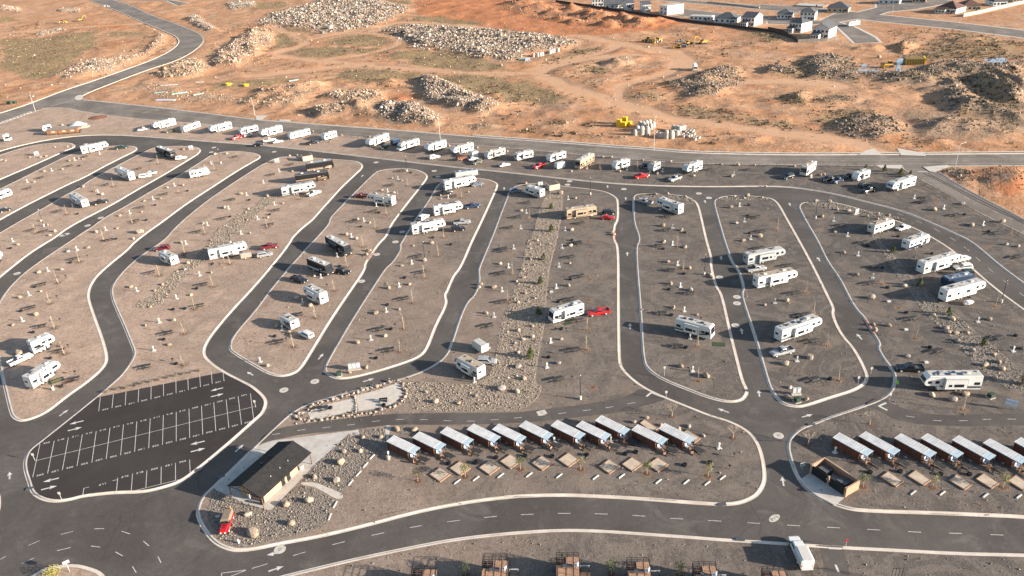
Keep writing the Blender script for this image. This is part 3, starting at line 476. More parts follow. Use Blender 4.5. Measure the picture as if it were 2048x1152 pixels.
# walkways and slabs
walk = sheet('walkway', chaikin(PX([(515,890),(532,868),(560,855),(612,847),(687,837),(762,829),(837,826),(1024,826),(1074,820),(1149,812),(1224,800),(1261,789),(1284,775),(1337,797),(1306,807),(1287,812),(1249,824),(1174,832),(1099,841),(1024,847),(887,850),(787,849),(737,855),(700,861),(612,867),(537,882)]), 1), 'asphalt', .012)
walk2 = sheet('walkway_east', chaikin(PR('D3', [(760,280),(900,330),(1020,400),(1200,435),(1500,450),(1750,447),(2150,440),(2150,345),(1750,350),(1500,365),(1250,350),(1080,310),(960,255),(900,210)]), 1), 'asphalt', .012)
walk3 = sheet('walkway_south', PR('E3', [(405,905),(600,915),(660,1160),(480,1160)]), 'asphalt', .012)
sheet('restroom_slab', PR('D1', [(0,615),(130,565),(300,545),(765,485),(690,560),(440,790),(120,1125),(-60,1080),(-320,960),(-350,930),(-300,880)]), 'slab', .014)
sheet('concrete_path', chaikin(PR('D1', [(355,900),(440,895),(540,920),(640,965),(700,1000),(690,1030),(640,1035),(560,985),(470,935),(370,920)]), 2), 'slabpale', .018)
sheet('concrete_path', chaikin(PR('D1', [(1030,445),(1085,443),(1070,500),(1060,540),(1075,600),(1050,600),(1040,540)]), 1), 'slabpale', .018)
sheet('enclosure_slab', PR('D3', [(250,880),(338,822),(618,1016),(540,1085),(400,1012),(310,950)]), 'slab', .014)
sheet('court_slab', PR('D1', [(415,340),(520,285),(780,225),(795,320),(600,370),(440,400)]), 'slabpale', .018); sheet('court_slab', PR('D1', [(800,205),(960,165),(1150,95),(1170,200),(1100,270),(950,310),(820,330)]), 'slabpale', .018)
for pts in ([(720,362),(780,325),(850,308),(900,345),(910,362)], [(1030,305),(1140,325),(1270,350),(1260,368),(1065,362)], [(1240,455),(1440,440),(1450,455),(1330,500),(1290,490)], [(860,440),(1070,440),(1090,472),(900,462)]): sheet('driveway_apron', PR('B3', pts), 'slabpale', .04)
for pts in ([(0,925),(95,925),(40,965),(0,960)], [(180,965),(230,925),(285,975)]): sheet('driveway_apron', PR('A1', pts), 'slabpale', .04)
sheet('corner_apron', chaikin(PR('A0', [(590,790),(610,765),(660,755),(665,795),(620,805)]), 1), 'slabpale', .04)
for q in PUD: sheet('puddle', q, 'puddle', .05)
# ---------------------------------------------------------------- paint on the roads
ZA = -.124
def arrow(parent, c, d, L=3.0, z=ZA, m='paint_white'):
    d = Vector((d.x, d.y, 0)).normalized(); n = Vector((-d.y, d.x, 0)); q = lambda u, v: c+d*(u*L)+n*(v*L)
    lay([q(-.5,-.06), q(.08,-.06), q(.02,-.2), q(.5,0), q(.02,.2), q(.08,.06), q(-.5,.06)], z, m, 'arrow_mark', parent)
for r, x, y, dx, dy in (('D0',510,338,55,-40),('D0',75,840,0,-1),('D0',1915,620,50,-45),('D0',2000,25,-35,-20),('C1',518,928,25,-30),('C1',900,1117,60,-18),('C2',923,108,0,-1),('C2',945,685,0,-1),('C2',1673,140,-3,-20),('C2',1838,725,-5,-25),('C3',405,150,-15,-20),('C3',730,768,-20,-22),('D2',1690,320,-60,-22),('D2',1977,182,-4,-30),('D3',315,362,55,-15),('D3',120,885,-6,-35),('E1',145,968,-85,18),('E1',160,1090,85,-28),('B1',1985,625,0,-10),('B1',850,525,8,-10),('B2',910,705,0,-10),('B2',1545,730,-3,-10),('B2',765,610,-2,-12),('B3',175,752,-3,-8)):
    a = P(r, x, y); b = P(r, x+dx, y+dy); arrow(asphalt, a, b-a, 2.6 if r[0] in 'DE' else 2.8)
for x, y, s in ((1735,155,-1),(1738,202,1),(612,420,-1),(600,472,1),(1580,583,-1),(1585,640,1),(408,880,-1),(393,943,1)):
    a = P('D0', x, y); b = P('D0', x+60*s, y-15*s); arrow(lot, a, b-a, 2.9, .012)
STALL=[((320,592),(262,858)),((434,566),(381,828)),((547,540),(499,800)),((659,514),(616,770)),((770,489),(735,741)),((880,462),(850,711)),((988,436),(965,682)),((1095,412),(1077,654)),((1202,387),(1190,625)),((1307,361),(1300,597)),((1410,336),(1410,571)),((1512,310),(1518,543)),((1612,285),(1622,516)),((1710,259),(1727,490)),((1809,235),(1831,463)),((1905,210),(1932,437)),((2003,187),(2030,400))]
TOP=[((803,218),(790,330)),((907,196),(896,305)),((1008,172),(1002,282)),((1110,148),(1105,258)),((1209,126),(1208,235)),((1308,102),(1309,209)),((1407,78),(1409,186)),((1502,57),(1507,160)),((1597,33),(1604,137)),((1690,10),(1698,112)),((1780,-8),(1793,90))]
BOT=[((942,862),(930,990)),((1060,830),(1050,972)),((1175,803),(1167,942)),((1290,773),(1288,910)),((1404,744),(1404,880)),((1517,716),(1522,846))]
SEG = {'0':'abcdef','1':'bc','2':'abged','3':'abgcd','4':'fgbc','5':'afgcd','6':'afgedc','7':'abc','8':'abcdefg','9':'abcdfg'}
def number(txt, c, d, h=.5, z=.012):
    """stencilled number, reading along d"""
    d = Vector((d.x, d.y, 0)).normalized(); n = Vector((-d.y, d.x, 0)); w = h*.62; v = []; f = []
    for i, ch in enumerate(txt):
        o = (i-(len(txt)-1)/2)*w*1.5; t = .085
        S_ = dict(a=(o-w/2,h/2-t,o+w/2,h/2), d=(o-w/2,-h/2,o+w/2,-h/2+t), g=(o-w/2,-t/2,o+w/2,t/2), f=(o-w/2,0,o-w/2+t,h/2), e=(o-w/2,-h/2,o-w/2+t,0), b=(o+w/2-t,0,o+w/2,h/2), c=(o+w/2-t,-h/2,o+w/2,0))
        for k in SEG[ch]:
            x0, y0, x1, y1 = S_[k]; b0 = len(v)
            for x, y in ((x0,y0),(x1,y0),(x1,y1),(x0,y1)): q = c+d*x+n*y; v.append((q.x, q.y, z+.0004*len(f)))
            f.append((b0, b0+1, b0+2, b0+3))
    me = bpy.data.meshes.new('stall_number'); me.from_pydata(v, [], f); me.materials.append(MAT['paint_white']); ob('stall_number', me, lot)
rd = P('D0', 1410, 450)-P('D0', 410, 690)
for a, b in STALL+TOP+BOT: line_mark(P('D0', *a), P('D0', *b), .11, .012, 'paint_white', 'stall_line', lot)
line_mark(P('D0', 282, 727), P('D0', 2052, 288), .11, .013, 'paint_white', 'stall_line', lot); line_mark(P('D0', 1050, 972), P('D0', 1525, 855), .11, .013, 'paint_white', 'stall_line', lot)
for a, b in (((660,1012),(672,945)),((672,946),(714,936)),((900,887),(942,876)),): line_mark(P('D0', *a), P('D0', *b), .11, .0135, 'paint_white', 'stall_line', lot)
for i, (x, y) in enumerate(((372,583),(487,557),(602,530),(712,505),(822,480),(931,453),(1040,428),(1147,404),(1252,378),(1357,352),(1458,327),(1560,301),(1661,277),(1758,251),(1855,227),(1951,202))): number(str(309+i), P('D0', x, y), rd)
for i, (x, y) in enumerate(((320,840),(440,810),(558,780),(675,750),(791,720),(906,692),(1020,663),(1130,634),(1243,607),(1353,579),(1463,552),(1568,526),(1674,497),(1777,471),(1879,445),(1981,419))): number(str(308-i), P('D0', x, y), rd)
for i, (x, y) in enumerate(((842,315),(946,290),(1051,267),(1153,243),(1257,218),(1357,193),(1456,169),(1552,144),(1648,121),(1744,97))): number(str(325+i), P('D0', x, y), rd)
for i, (x, y) in enumerate(((820,915),(1000,852),(1118,821),(1236,791),(1350,762),(1461,733))): number(str(277+i), P('D0', x, y), rd)
def dashes(reg, cs, half, parent, w=.13, z=ZA, m='paint'):
    for (x, y), (dx, dy) in cs: line_mark(P(reg, x-dx*half, y-dy*half), P(reg, x+dx*half, y+dy*half), w, z, m, 'lane_dash', parent)
def along(reg, pts, half, parent, z=ZA, w=.14, m='paint'):
    cs = []
    for i, p in enumerate(pts):
        a = pts[max(0, i-1)]; b = pts[min(len(pts)-1, i+1)]; l = math.hypot(b[0]-a[0], b[1]-a[1]); cs.append((p, ((b[0]-a[0])/l, (b[1]-a[1])/l)))
    dashes(reg, cs, half, parent, w, z, m)
along('E1', [(40,1065),(345,970),(660,885),(975,812),(1280,752),(1580,708),(1875,675),(2170,655),(2466,647),(2761,651),(3063,666),(3366,689),(3671,706),(3983,724),(4301,743),(4621,760),(4943,777),(5271,795),(5598,806),(5928,818)], 52, asphalt)
along('D1', [(160,513),(363,480),(563,460),(760,438),(960,410),(1153,395),(1343,397),(1530,406),(1720,409),(1910,398),(2096,382),(2283,363),(2450,346),(2648,322),(2828,298),(3003,266)], 32, walk, .016)
along('D3', [(1137,373),(1355,405),(1563,406),(1752,395),(1950,393)], 34, walk2, .016)
along('B3', [(1060,832),(1210,893),(1352,958),(1480,1030),(1590,1108)], 26, asphalt); along('C3', [(1590,68),(1682,150),(1785,240),(1905,335),(2030,430)], 24, asphalt)
for a, b in (((0,1015),(45,990)),((225,903),(315,865)),((485,815),(583,790)),((752,770),(832,769)),((973,790),(1040,812)),((1145,868),(1190,907)),((1262,992),(1287,1042)),((172,1048),(272,1003)),((455,945),(563,920)),((726,908),(800,917)),((922,955),(980,987)),((1058,1070),(1087,1120)),((1770,1125),(1965,1100)),((1770,1127),(1772,1152)),((1965,1102),(1840,1152)),((2015,1088),(2048,1075))): line_mark(P('E0', *a), P('E0', *b), .14, ZA, 'paint', 'lane_dash', asphalt)
for r, a, b, pr, z in (('D2',(1075,213),(1115,180),walk,.017),('D2',(1113,180),(1203,215),walk,.0175),('D3',(885,290),(945,263),walk2,.017),('D3',(885,288),(955,322),walk2,.0175),('E3',(485,930),(585,935),walk3,.017),('E3',(540,1062),(565,1122),walk3,.017)): line_mark(P(r, *a), P(r, *b), .45 if r != 'E3' else .35, z, 'paint_white', 'stop_line', pr)
# street centre lines
mid = [(a+b)/2 for a, b in zip(resample(stu, 8), resample(stl[10:], 8))]
stc = PX([(240,219),(400,235),(550,251),(700,261),(880,278),(1024,287),(1200,303),(1374,316),(1536,319),(1711,320),(2048,319),(2200,319)])
for a, b in zip(stc, stc[1:]): line_mark(a, b, .25, -.118, 'paint_yellow', 'centre_line', st_o)
for o_ in (1.9, -4.2):
    q = offs(stc, o_, False)
    for a, b in zip(q[3:], q[4:]): line_mark(a, b, .14, -.117, 'paint', 'edge_line', st_o)
line_mark(P('A0', 400, 850), P('A0', 640, 785), .5, -.116, 'paint', 'stop_line', st_o); line_mark(P('B3', 1200, 490), P('B3', 1280, 490), .5, -.112, 'paint_white', 'stop_line', ac_o)
for r, a, b in (('B3',(1570,690),(1610,712)),('B3',(1800,800),(1840,822)),('B3',(1920,850),(1960,872))): line_mark(P(r, *a), P(r, *b), .15, -.117, 'paint', 'lane_dash', ac_o)
for r, pts in (('B3', [(1240,500),(1400,580),(1700,740),(2048,905)]), ('B3', [(1280,505),(1500,620),(1800,770),(2048,890)])):
    q = PR(r, pts)
    for a, b in zip(q, q[1:]): line_mark(a, b, .5, -.1185, 'asphalt_lot', 'tyre_trail', ac_o)
def manhole(r, x, y, z=-.13, big=1.0):
    c = P(r, x, y); m1 = M().tube((c.x, c.y, z), (c.x, c.y, z+.012), 1.05*big, n=14).build('manhole_collar', 'slabpale', asphalt); M().tube((c.x, c.y, z+.012), (c.x, c.y, z+.02), .4*big, n=12).build('manhole_cover', 'grey', m1)
for r, x, y in (('D1',470,88),('D1',222,157),('C1',1115,12),('C1',965,112),('C1',845,327),('C0',135,265),('B0',700,922),('B0',500,1000),('B0',530,990),('B0',805,860),('B0',1710,298),('B0',1690,335),('B0',685,270),('B1',960,417),('B1',1425,485),('B1',1455,530),('B1',1170,972),('B1',145,332),('B2',895,630),('B2',1575,700),('B2',460,567),('B2',445,595),('B2',1495,665),('C2',1660,295),('C2',1800,452),('C2',1800,503),('C2',1788,680),('D3',85,520),('E1',190,935)): manhole(r, x, y)
pd = lay(chaikin(PR('E3', [(5,690),(40,655),(95,655),(95,685),(60,715),(15,718)]), 2), -.122, 'slabpale', 'utility_pad', asphalt)
for x, y in ((25,693),(35,690),(35,702),(50,678),(65,670),(78,678),(55,690)): c = P('E3', x, y); M().tube((c.x, c.y, -.122), (c.x, c.y, -.112), .13, n=8).build('valve_cap', 'dgrey', pd)
for r, x, y in (('D1',785,503),('D2',238,342)):   # square inlet pads
    c = P(r, x, y); rz = math.atan2(rd.y, rd.x); q = M().box((c.x, c.y, .02), (2.0, 1.6, .02), rz).build('inlet_pad', 'slabpale', walk); M().tube((c.x, c.y, .03), (c.x, c.y, .04), .35, n=10).build('inlet_cover', 'grey', q)
for r, x, y in (('E0',1590,300),('D0',1768,852),('E0',240,450),('E2',1680,575),('E2',1825,858),('D3',350,435),('D2',1880,163)): # storm drains cut in the kerb
    c = P(r, x, y); M().box((c.x, c.y, -.03), (1.5, .7, .16), math.atan2(rd.y, rd.x) if r in ('D0','E0') else 0).build('storm_drain', 'dgrey', asphalt)
for r, a, b in (('C1',(890,160),(962,75)),('C3',(785,640),(850,750)),('B2',(822,965),(826,1040))): line_mark(P(r, *a), P(r, *b), .3, .042, 'redkerb', 'red_kerb_paint', asphalt)
# lettering on the kerb
def kerb_text(a, b):
    d = b-a; cu = bpy.data.curves.new('kerb_lettering', 'FONT'); cu.body = 'RESERVED PARKING ONLY'; cu.size = .34; cu.align_x = 'CENTER'; cu.align_y = 'CENTER'
    t = bpy.data.objects.new('tmp', cu); COL.objects.link(t); dg = bpy.context.evaluated_depsgraph_get(); me = bpy.data.meshes.new_from_object(t.evaluated_get(dg)); bpy.data.objects.remove(t)
    me.name = 'kerb_lettering'; me.materials.clear(); me.materials.append(MAT['dgrey']); c = (a+b)/2; o = ob('kerb_lettering', me, asphalt, (c.x, c.y, .05), math.atan2(d.y, d.x)); w = max(v.co.x for v in me.vertices)*2; o.scale = (d.length/w, .9, 1)
for r, a, b in (('E1',(978,668),(1212,622)),('E2',(-60,522),(188,516)),('E2',(1098,536),(1322,550)),('E3',(1315,654),(1562,663))): kerb_text(P(r, *a), P(r, *b))
# ================================================================ BUILDERS
def wheel_mesh(r, w):
    def f(): return M().tube((0, -w/2, 0), (0, w/2, 0), r, n=12).mesh('tyre', 'rubber')
    return cached(('tyre', r, w), f)
def rim_mesh(r, w): return cached(('rim', r, w), lambda: M().tube((0, -w/2-.012, 0), (0, w/2+.012, 0), r*.58, n=8).mesh('rim', 'lgrey'))
def wheel(parent, x, y, r=.38, w=.24):
    o = ob('wheel', wheel_mesh(r, w), parent, (x, y, r)); ob('rim', rim_mesh(r, w), o); return o
RVH = dict(tt=3.2, fw=3.75, a=3.6, c=3.25, cargo=2.6)
def rv(kind, a, b, front, label, name=None, body='white', roof='roofw', trim='grey', slide=1, cat=None, H=None, w=2.55, seed=0, solar=0, stripe2=None, win=3, lower=None, Lmax=13.4, nose=None):
    """a, b: ends of the camera-facing lower edge; front=0 means end a is the front"""
    rn = random.Random(seed+hash(label) % 1000 if False else seed*31+len(label)); d = b-a; d.z = 0; L = min(max(d.length, 3.0), Lmax); d.normalize(); n = Vector((-d.y, d.x, 0))
    if n.y < 0: n = -n
    c = (a+b)/2+n*(w/2); c.z = 0; hd = -d if front == 0 else d; rz = math.atan2(hd.y, hd.x)
    near = 1 if (Vector((-hd.y, hd.x, 0)).dot(n) < 0) else -1          # local side that faces the camera
    if trim == 'lgrey': trim = 'grey'
    if stripe2 is None and seed % 3: stripe2 = ('dgrey', 'grey', 'navy')[seed % 3] if body == 'white' else None
    H = H or RVH[kind]; nm = name or dict(tt='travel_trailer', fw='fifth_wheel_trailer', a='motorhome', c='camper_van', cargo='cargo_trailer')[kind]
    t = thing(nm, label, cat or dict(tt='trailer', fw='trailer', a='motorhome', c='motorhome', cargo='trailer')[kind], c, rz)
    h = L/2
    pr = dict(tt=[(-h,.5),(h-.55,.5),(h-.08,.9),(h,1.6),(h-.22,2.5),(h-.75,H),(-h+.1,H),(-h,H-.15)],
      fw=[(-h,.55),(h-2.95,.55),(h-2.75,1.5),(h-.45,1.6),(h-.06,1.95),(h,2.5),(h-.3,3.2),(h-.95,H),(-h+.1,H),(-h,H-.15)],
      a=[(-h,.42),(h-.1,.42),(h,.8),(h-.02,1.4),(h-.28,H-.35),(h-.6,H),(-h+.15,H),(-h,H-.2)],
      c=[(-h,.5),(h-.15,.5),(h,.75),(h-.1,1.1),(h-.9,1.3),(h-1.3,1.95),(h-.9,2.1),(h-.95,2.75),(h-1.5,H),(-h+.1,H),(-h,H-.15)],
      cargo=[(-h,.45),(h-.3,.45),(h,.7),(h,H-.35),(h-.3,H),(-h,H)])[kind]
    y = w/2
    bd = M().prism(pr, -y, y, .09, .14, H).build('body', body, t)
    if kind != 'cargo':
        for s in (-1, 1): M().box(((-h+h-(1.0 if kind == 'fw' else .8 if kind == 'tt' else 1.5 if kind == 'c' else .6))/2+.0, s*(y+.012), H-.14), (L-(1.1 if kind != 'c' else 1.7), .03, .07)).build('roof_trim', 'grey', t)
        if kind in ('tt', 'fw'): M().box((-.1*L, 0, .52), (L*.55, w+.01, .1)).build('skirt_shadow', 'dgrey', t)  # dark skirt band: shadow under the body put into its colour
    rl0, rl1 = -h+.25, h-(1.0 if kind in ('fw', 'tt') else 1.6 if kind == 'c' else .7 if kind == 'a' else .4)
    rf = M().box(((rl0+rl1)/2, 0, H+.012), (rl1-rl0, w-.34, .03)).build('roof', roof, t)
    if kind != 'cargo' or L > 6:
        for x in ([-.28*L, .2*L] if L > 8 else [-.05*L]): M().box((x, 0, H+.17), (1.0, .72, .3), 0, .8, .8).build('air_conditioner', rn.choice(('offwhite', 'dgrey', 'dgrey', 'grey')) if body != 'rvblack' else 'lgrey', t)
        for x in (-.42*L, .02*L, .34*L-.4):
            M().box((x, rn.choice((-.5, .5)), H+.07), (.42, .42, .1)).build('roof_vent', rn.choice(('dgrey', 'offwhite', 'grey')), t)
    for k in range(solar): M().box((-.12*L+k*1.25, .35*(-1)**k, H+.07), (1.05, .9, .05)).build('solar_panel', 'navy', t)
    if kind == 'cargo':
        for s in (-1, 1):
            M().box((0, s*(y+.012), .62), (L*.96, .02, .1)).build('trim_rail', trim, t)
        M().box((-h-.012, 0, 1.5), (.02, w*.86, 1.85)).build('rear_door', body, t)
    else:
        x1 = h-3.2 if kind == 'fw' else h-1.4 if kind == 'tt' else h-.9 if kind == 'a' else h-2
        # lower colour band, swoosh, pin stripe
        for s in (-1, 1):
            yy = s*(y+.006)
            def pl(name, pts, m):
                q = [(px_, yy, pz) for px_, pz in pts]; q = q if s < 0 else q[::-1]; M().plate(q, .012).build(name, m, t)
            if lower: pl('lower_panel', [(-h+.03,.56),(x1,.56),(x1,1.25),(-h+.03,1.25)], lower)
            pl('stripe', [(-h+.05,.86),(x1*.4,.86),(x1,1.42),(x1,1.72),(x1*.35,1.2),(-h+.05,1.17)], trim)
            if stripe2: pl('stripe', [(-h+.05,1.26),(x1*.15,1.26),(x1*.8,1.98),(x1*.7,2.3),(x1*.05,1.52),(-h+.05,1.46)], stripe2)
            sl = slide and s == near and L > 6
            xs = [-h+1.0, -h+.3*L, .05*L, .28*L, h-1.1][:win+2]
            s0, s1 = (-.22*L, .16*L)
            for i, xw in enumerate(xs):
                if sl and s0-.6 < xw < s1+.6: continue
                if abs(xw) > h-.8 and kind != 'fw': continue
                ww = (1.15, .75, 1.3, .85, .7)[i]; zz = 1.95 if kind != 'fw' else (2.05 if xw < x1 else 2.45)
                wn = M().box((xw, s*(y+.012), zz), (ww, .03, .68)).build('window', 'glass', t)
            if not sl and kind != 'c': M().box((.13*L, s*(y+.014), 1.55), (.68, .03, 1.85)).build('entry_door', 'offwhite' if body == 'white' else body, t)
            if sl:
                dp = .75; so_ = M().box(((s0+s1)/2, s*(y+dp/2-.02), (H+.55)/2+.05), (s1-s0, dp, H-1.3)).build('slide_out', body, t)
                M().box(((s0+s1)/2, s*(y+dp-.06), (H+.55)/2+.05), (s1-s0+.16, .05, H-1.14)).build('slide_seal', 'dgrey', so_)
                M().box(((s0+s1)/2, s*(y+dp/2), H-.55), (s1-s0+.08, dp+.05, .05)).build('slide_roof', roof, so_)
                M().box(((s0+s1)/2-.1*L*.5, s*(y+dp-.01), 2.0), (min(2.0, .19*L), .03, .75)).build('window', 'glass', so_)
                M().box(((s0+s1)/2+.1*L, s*(y+dp-.012), 2.0), (.7, .03, .6)).build('window', 'glass', so_)
                M().box(((s0+s1)/2, s*(y+dp-.008), 1.05), (s1-s0-.1, .02, .12)).build('stripe', trim, so_)
        M().tube((-.3*L, -near*(y+.07), H-.35), (.3*L, -near*(y+.07), H-.35), .08).build('awning', 'lgrey', t)
        if kind == 'a':
            M().plate([(h+.005-.05, -1.12, 1.55), (h+.005-.05, 1.12, 1.55), (h-.235, 1.08, H-.5), (h-.235, -1.08, H-.5)], .02).build('windscreen', 'glass', t)
            for s in (-1, 1):
                M().box((h-1.0, s*(y+.012), 1.95), (1.1, .03, .75)).build('cab_window', 'glass', t); M().box((h-.1, s*(y+.28), 1.7), (.14, .3, .4)).build('mirror', 'black', t); M().box((h+.01, s*.9, .85), (.05, .4, .18)).build('headlight', 'headlight', t)
        elif kind == 'c':
            M().plate([(h-.93, -1.0, 1.34), (h-.93, 1.0, 1.34), (h-1.29, .95, 1.92), (h-1.29, -.95, 1.92)], .02).build('windscreen', 'glass', t)
            for s in (-1, 1): M().box((h-1.65, s*(y+.012), 1.6), (.75, .03, .5)).build('cab_window', 'glass', t); M().box((h+.0, s*.8, .85), (.05, .3, .16)).build('headlight', 'headlight', t)
        else:
            zc = 2.3 if kind == 'fw' else 1.9
            if nose: M().plate([(h+.01, -1.1, 2.42), (h+.01, 1.1, 2.42), (h-.29, 1.05, 3.2), (h-.29, -1.05, 3.2)] if kind == 'fw' else [(h+.01, -1.05, 1.6), (h+.01, 1.05, 1.6), (h-.21, 1.0, 2.5), (h-.21, -1.0, 2.5)], .03).build('front_cap', nose, t)
        M().box((-h-.012, .45, 2.15), (.03, .9, .55)).build('rear_window', 'glass', t)
        for s in (-1, 1): M().box((-h-.02, s*1.05, 1.0), (.03, .12, .35)).build('tail_lamp', 'red', t)
        M().box((-h-.1, 0, .55), (.14, w*.92, .14)).build('rear_bumper', 'dgrey', t)
    # running gear
    if kind in ('a', 'c'):
        for x in (h-(1.9 if kind == 'a' else 1.1), -h+(2.9 if kind == 'a' else 2.1)):
            for s in (-1, 1): wheel(t, x, s*(y-.16), .48 if kind == 'a' else .38, .3)
    else:
        for x in ((-.12*L-.48, -.12*L+.48) if L > 5 else (-.1*L,)):
            for s in (-1, 1): wheel(t, x, s*(y-.17), .36, .22)
        M().box((-.05*L, 0, .5), (L*.8, w*.7, .12)).build('chassis', 'dgrey', t)
        if kind == 'fw':
            M().box((h-1.3, 0, 1.28), (.5, .4, .5)).build('hitch_pin', 'dgrey', t)
            for s in (-1, 1): M().box((h-3.3, s*.9, .32), (.12, .12, .62)).build('landing_leg', 'dgrey', t)
        else:
            M().tube((h-.6, -.8, .48), (h+.95, 0, .48), .06).tube((h-.6, .8, .48), (h+.95, 0, .48), .06).build('tow_tongue', 'dgrey', t); M().box((h+.62, 0, .24), (.1, .1, .47)).build('tongue_jack', 'grey', t)
            if kind == 'tt': M().tube((h+.15, -.2, .5), (h+.15, -.2, .95), .16).tube((h+.15, .2, .5), (h+.15, .2, .95), .16).build('gas_bottles', 'lgrey', t)
    if kind != 'cargo': M().box((.13*L, near*(y+.35) if not slide else -near*(y+.3), .2), (.6, .5, .06)).box((.13*L, near*(y+.55) if not slide else -near*(y+.5), .1), (.6, .3, .2)).build('entry_steps', 'dgrey', t)
    return t
def car_parts(kind):
    g = {}; L, wd = dict(pickup=(5.8, 1.98), suv=(4.9, 1.94), sedan=(4.75, 1.84), jeep=(4.4, 1.85))[kind]; h = L/2; y = wd/2
    if kind == 'pickup':
        g['body'] = M().loft([(-h, y*.96, .5, .85, .92, y*.95), (-h+.05, y, .42, .85, .95, y*.95), (-.75, y, .38, .88, .97, y*.95), (-.7, y, .38, .95, 1.12, y*.93), (1.0, y, .38, .95, 1.12, y*.93), (h-.45, y*.98, .4, .9, 1.08, y*.88), (h-.1, y*.93, .42, .82, .98, y*.8), (h, y*.88, .48, .75, .85, y*.75)])
        g['cab'] = M().loft([(1.05, y*.92, 1.05, 1.1, 1.13, y*.86), (.35, y*.86, 1.05, 1.62, 1.82, y*.72), (-.3, y*.86, 1.05, 1.66, 1.86, y*.72), (-.62, y*.86, 1.05, 1.6, 1.83, y*.72), (-.78, y*.9, 1.05, 1.1, 1.14, y*.84)])
        bed = M(); bed.box((-1.85, y-.06, 1.02), (2.1, .1, .42)).box((-1.85, -y+.06, 1.02), (2.1, .1, .42)).box((-h+.06, 0, 1.02), (.09, wd-.1, .42)); g['bed'] = bed
        g['bed_floor'] = M().box((-1.83, 0, .965), (2.0, wd-.24, .03)); rear, fr = -.8, 1.05
        sw = [(.75, -.62)]
    else:
        ht = dict(suv=1.75, sedan=1.45, jeep=1.82)[kind]; bl = dict(suv=1.05, sedan=.92, jeep=1.1)[kind]
        g['body'] = M().loft([(-h, y*.9, .5, bl*.8, bl*.85, y*.8), (-h+.12, y*.98, .4, bl*.88, bl*.98, y*.9), (-.2*L, y, .36, bl*.9, bl, y*.92), (.18*L, y, .36, bl*.9, bl, y*.92), (h-.55, y*.97, .38, bl*.84, bl*.94, y*.85), (h-.12, y*.92, .4, bl*.74, bl*.82, y*.78), (h, y*.84, .46, bl*.66, bl*.72, y*.7)])
        f0, f1, r1, r0 = dict(suv=(.2*L, .08*L, -.42*L, -.485*L), sedan=(.2*L, .05*L, -.22*L, -.4*L), jeep=(.16*L, .1*L, -.44*L, -.475*L))[kind]
        g['cab'] = M().loft([(f0, y*.92, bl*.9, bl*.96, bl+.01, y*.86), (f1, y*.88, bl*.9, ht-.2, ht-.03, y*.72), ((f1+r1)/2, y*.88, bl*.9, ht-.16, ht, y*.74), (r1, y*.87, bl*.9, ht-.2, ht-.04, y*.72), (r0, y*.9, bl*.9, bl*.97, bl+.02, y*.82)])
    return g, L, wd
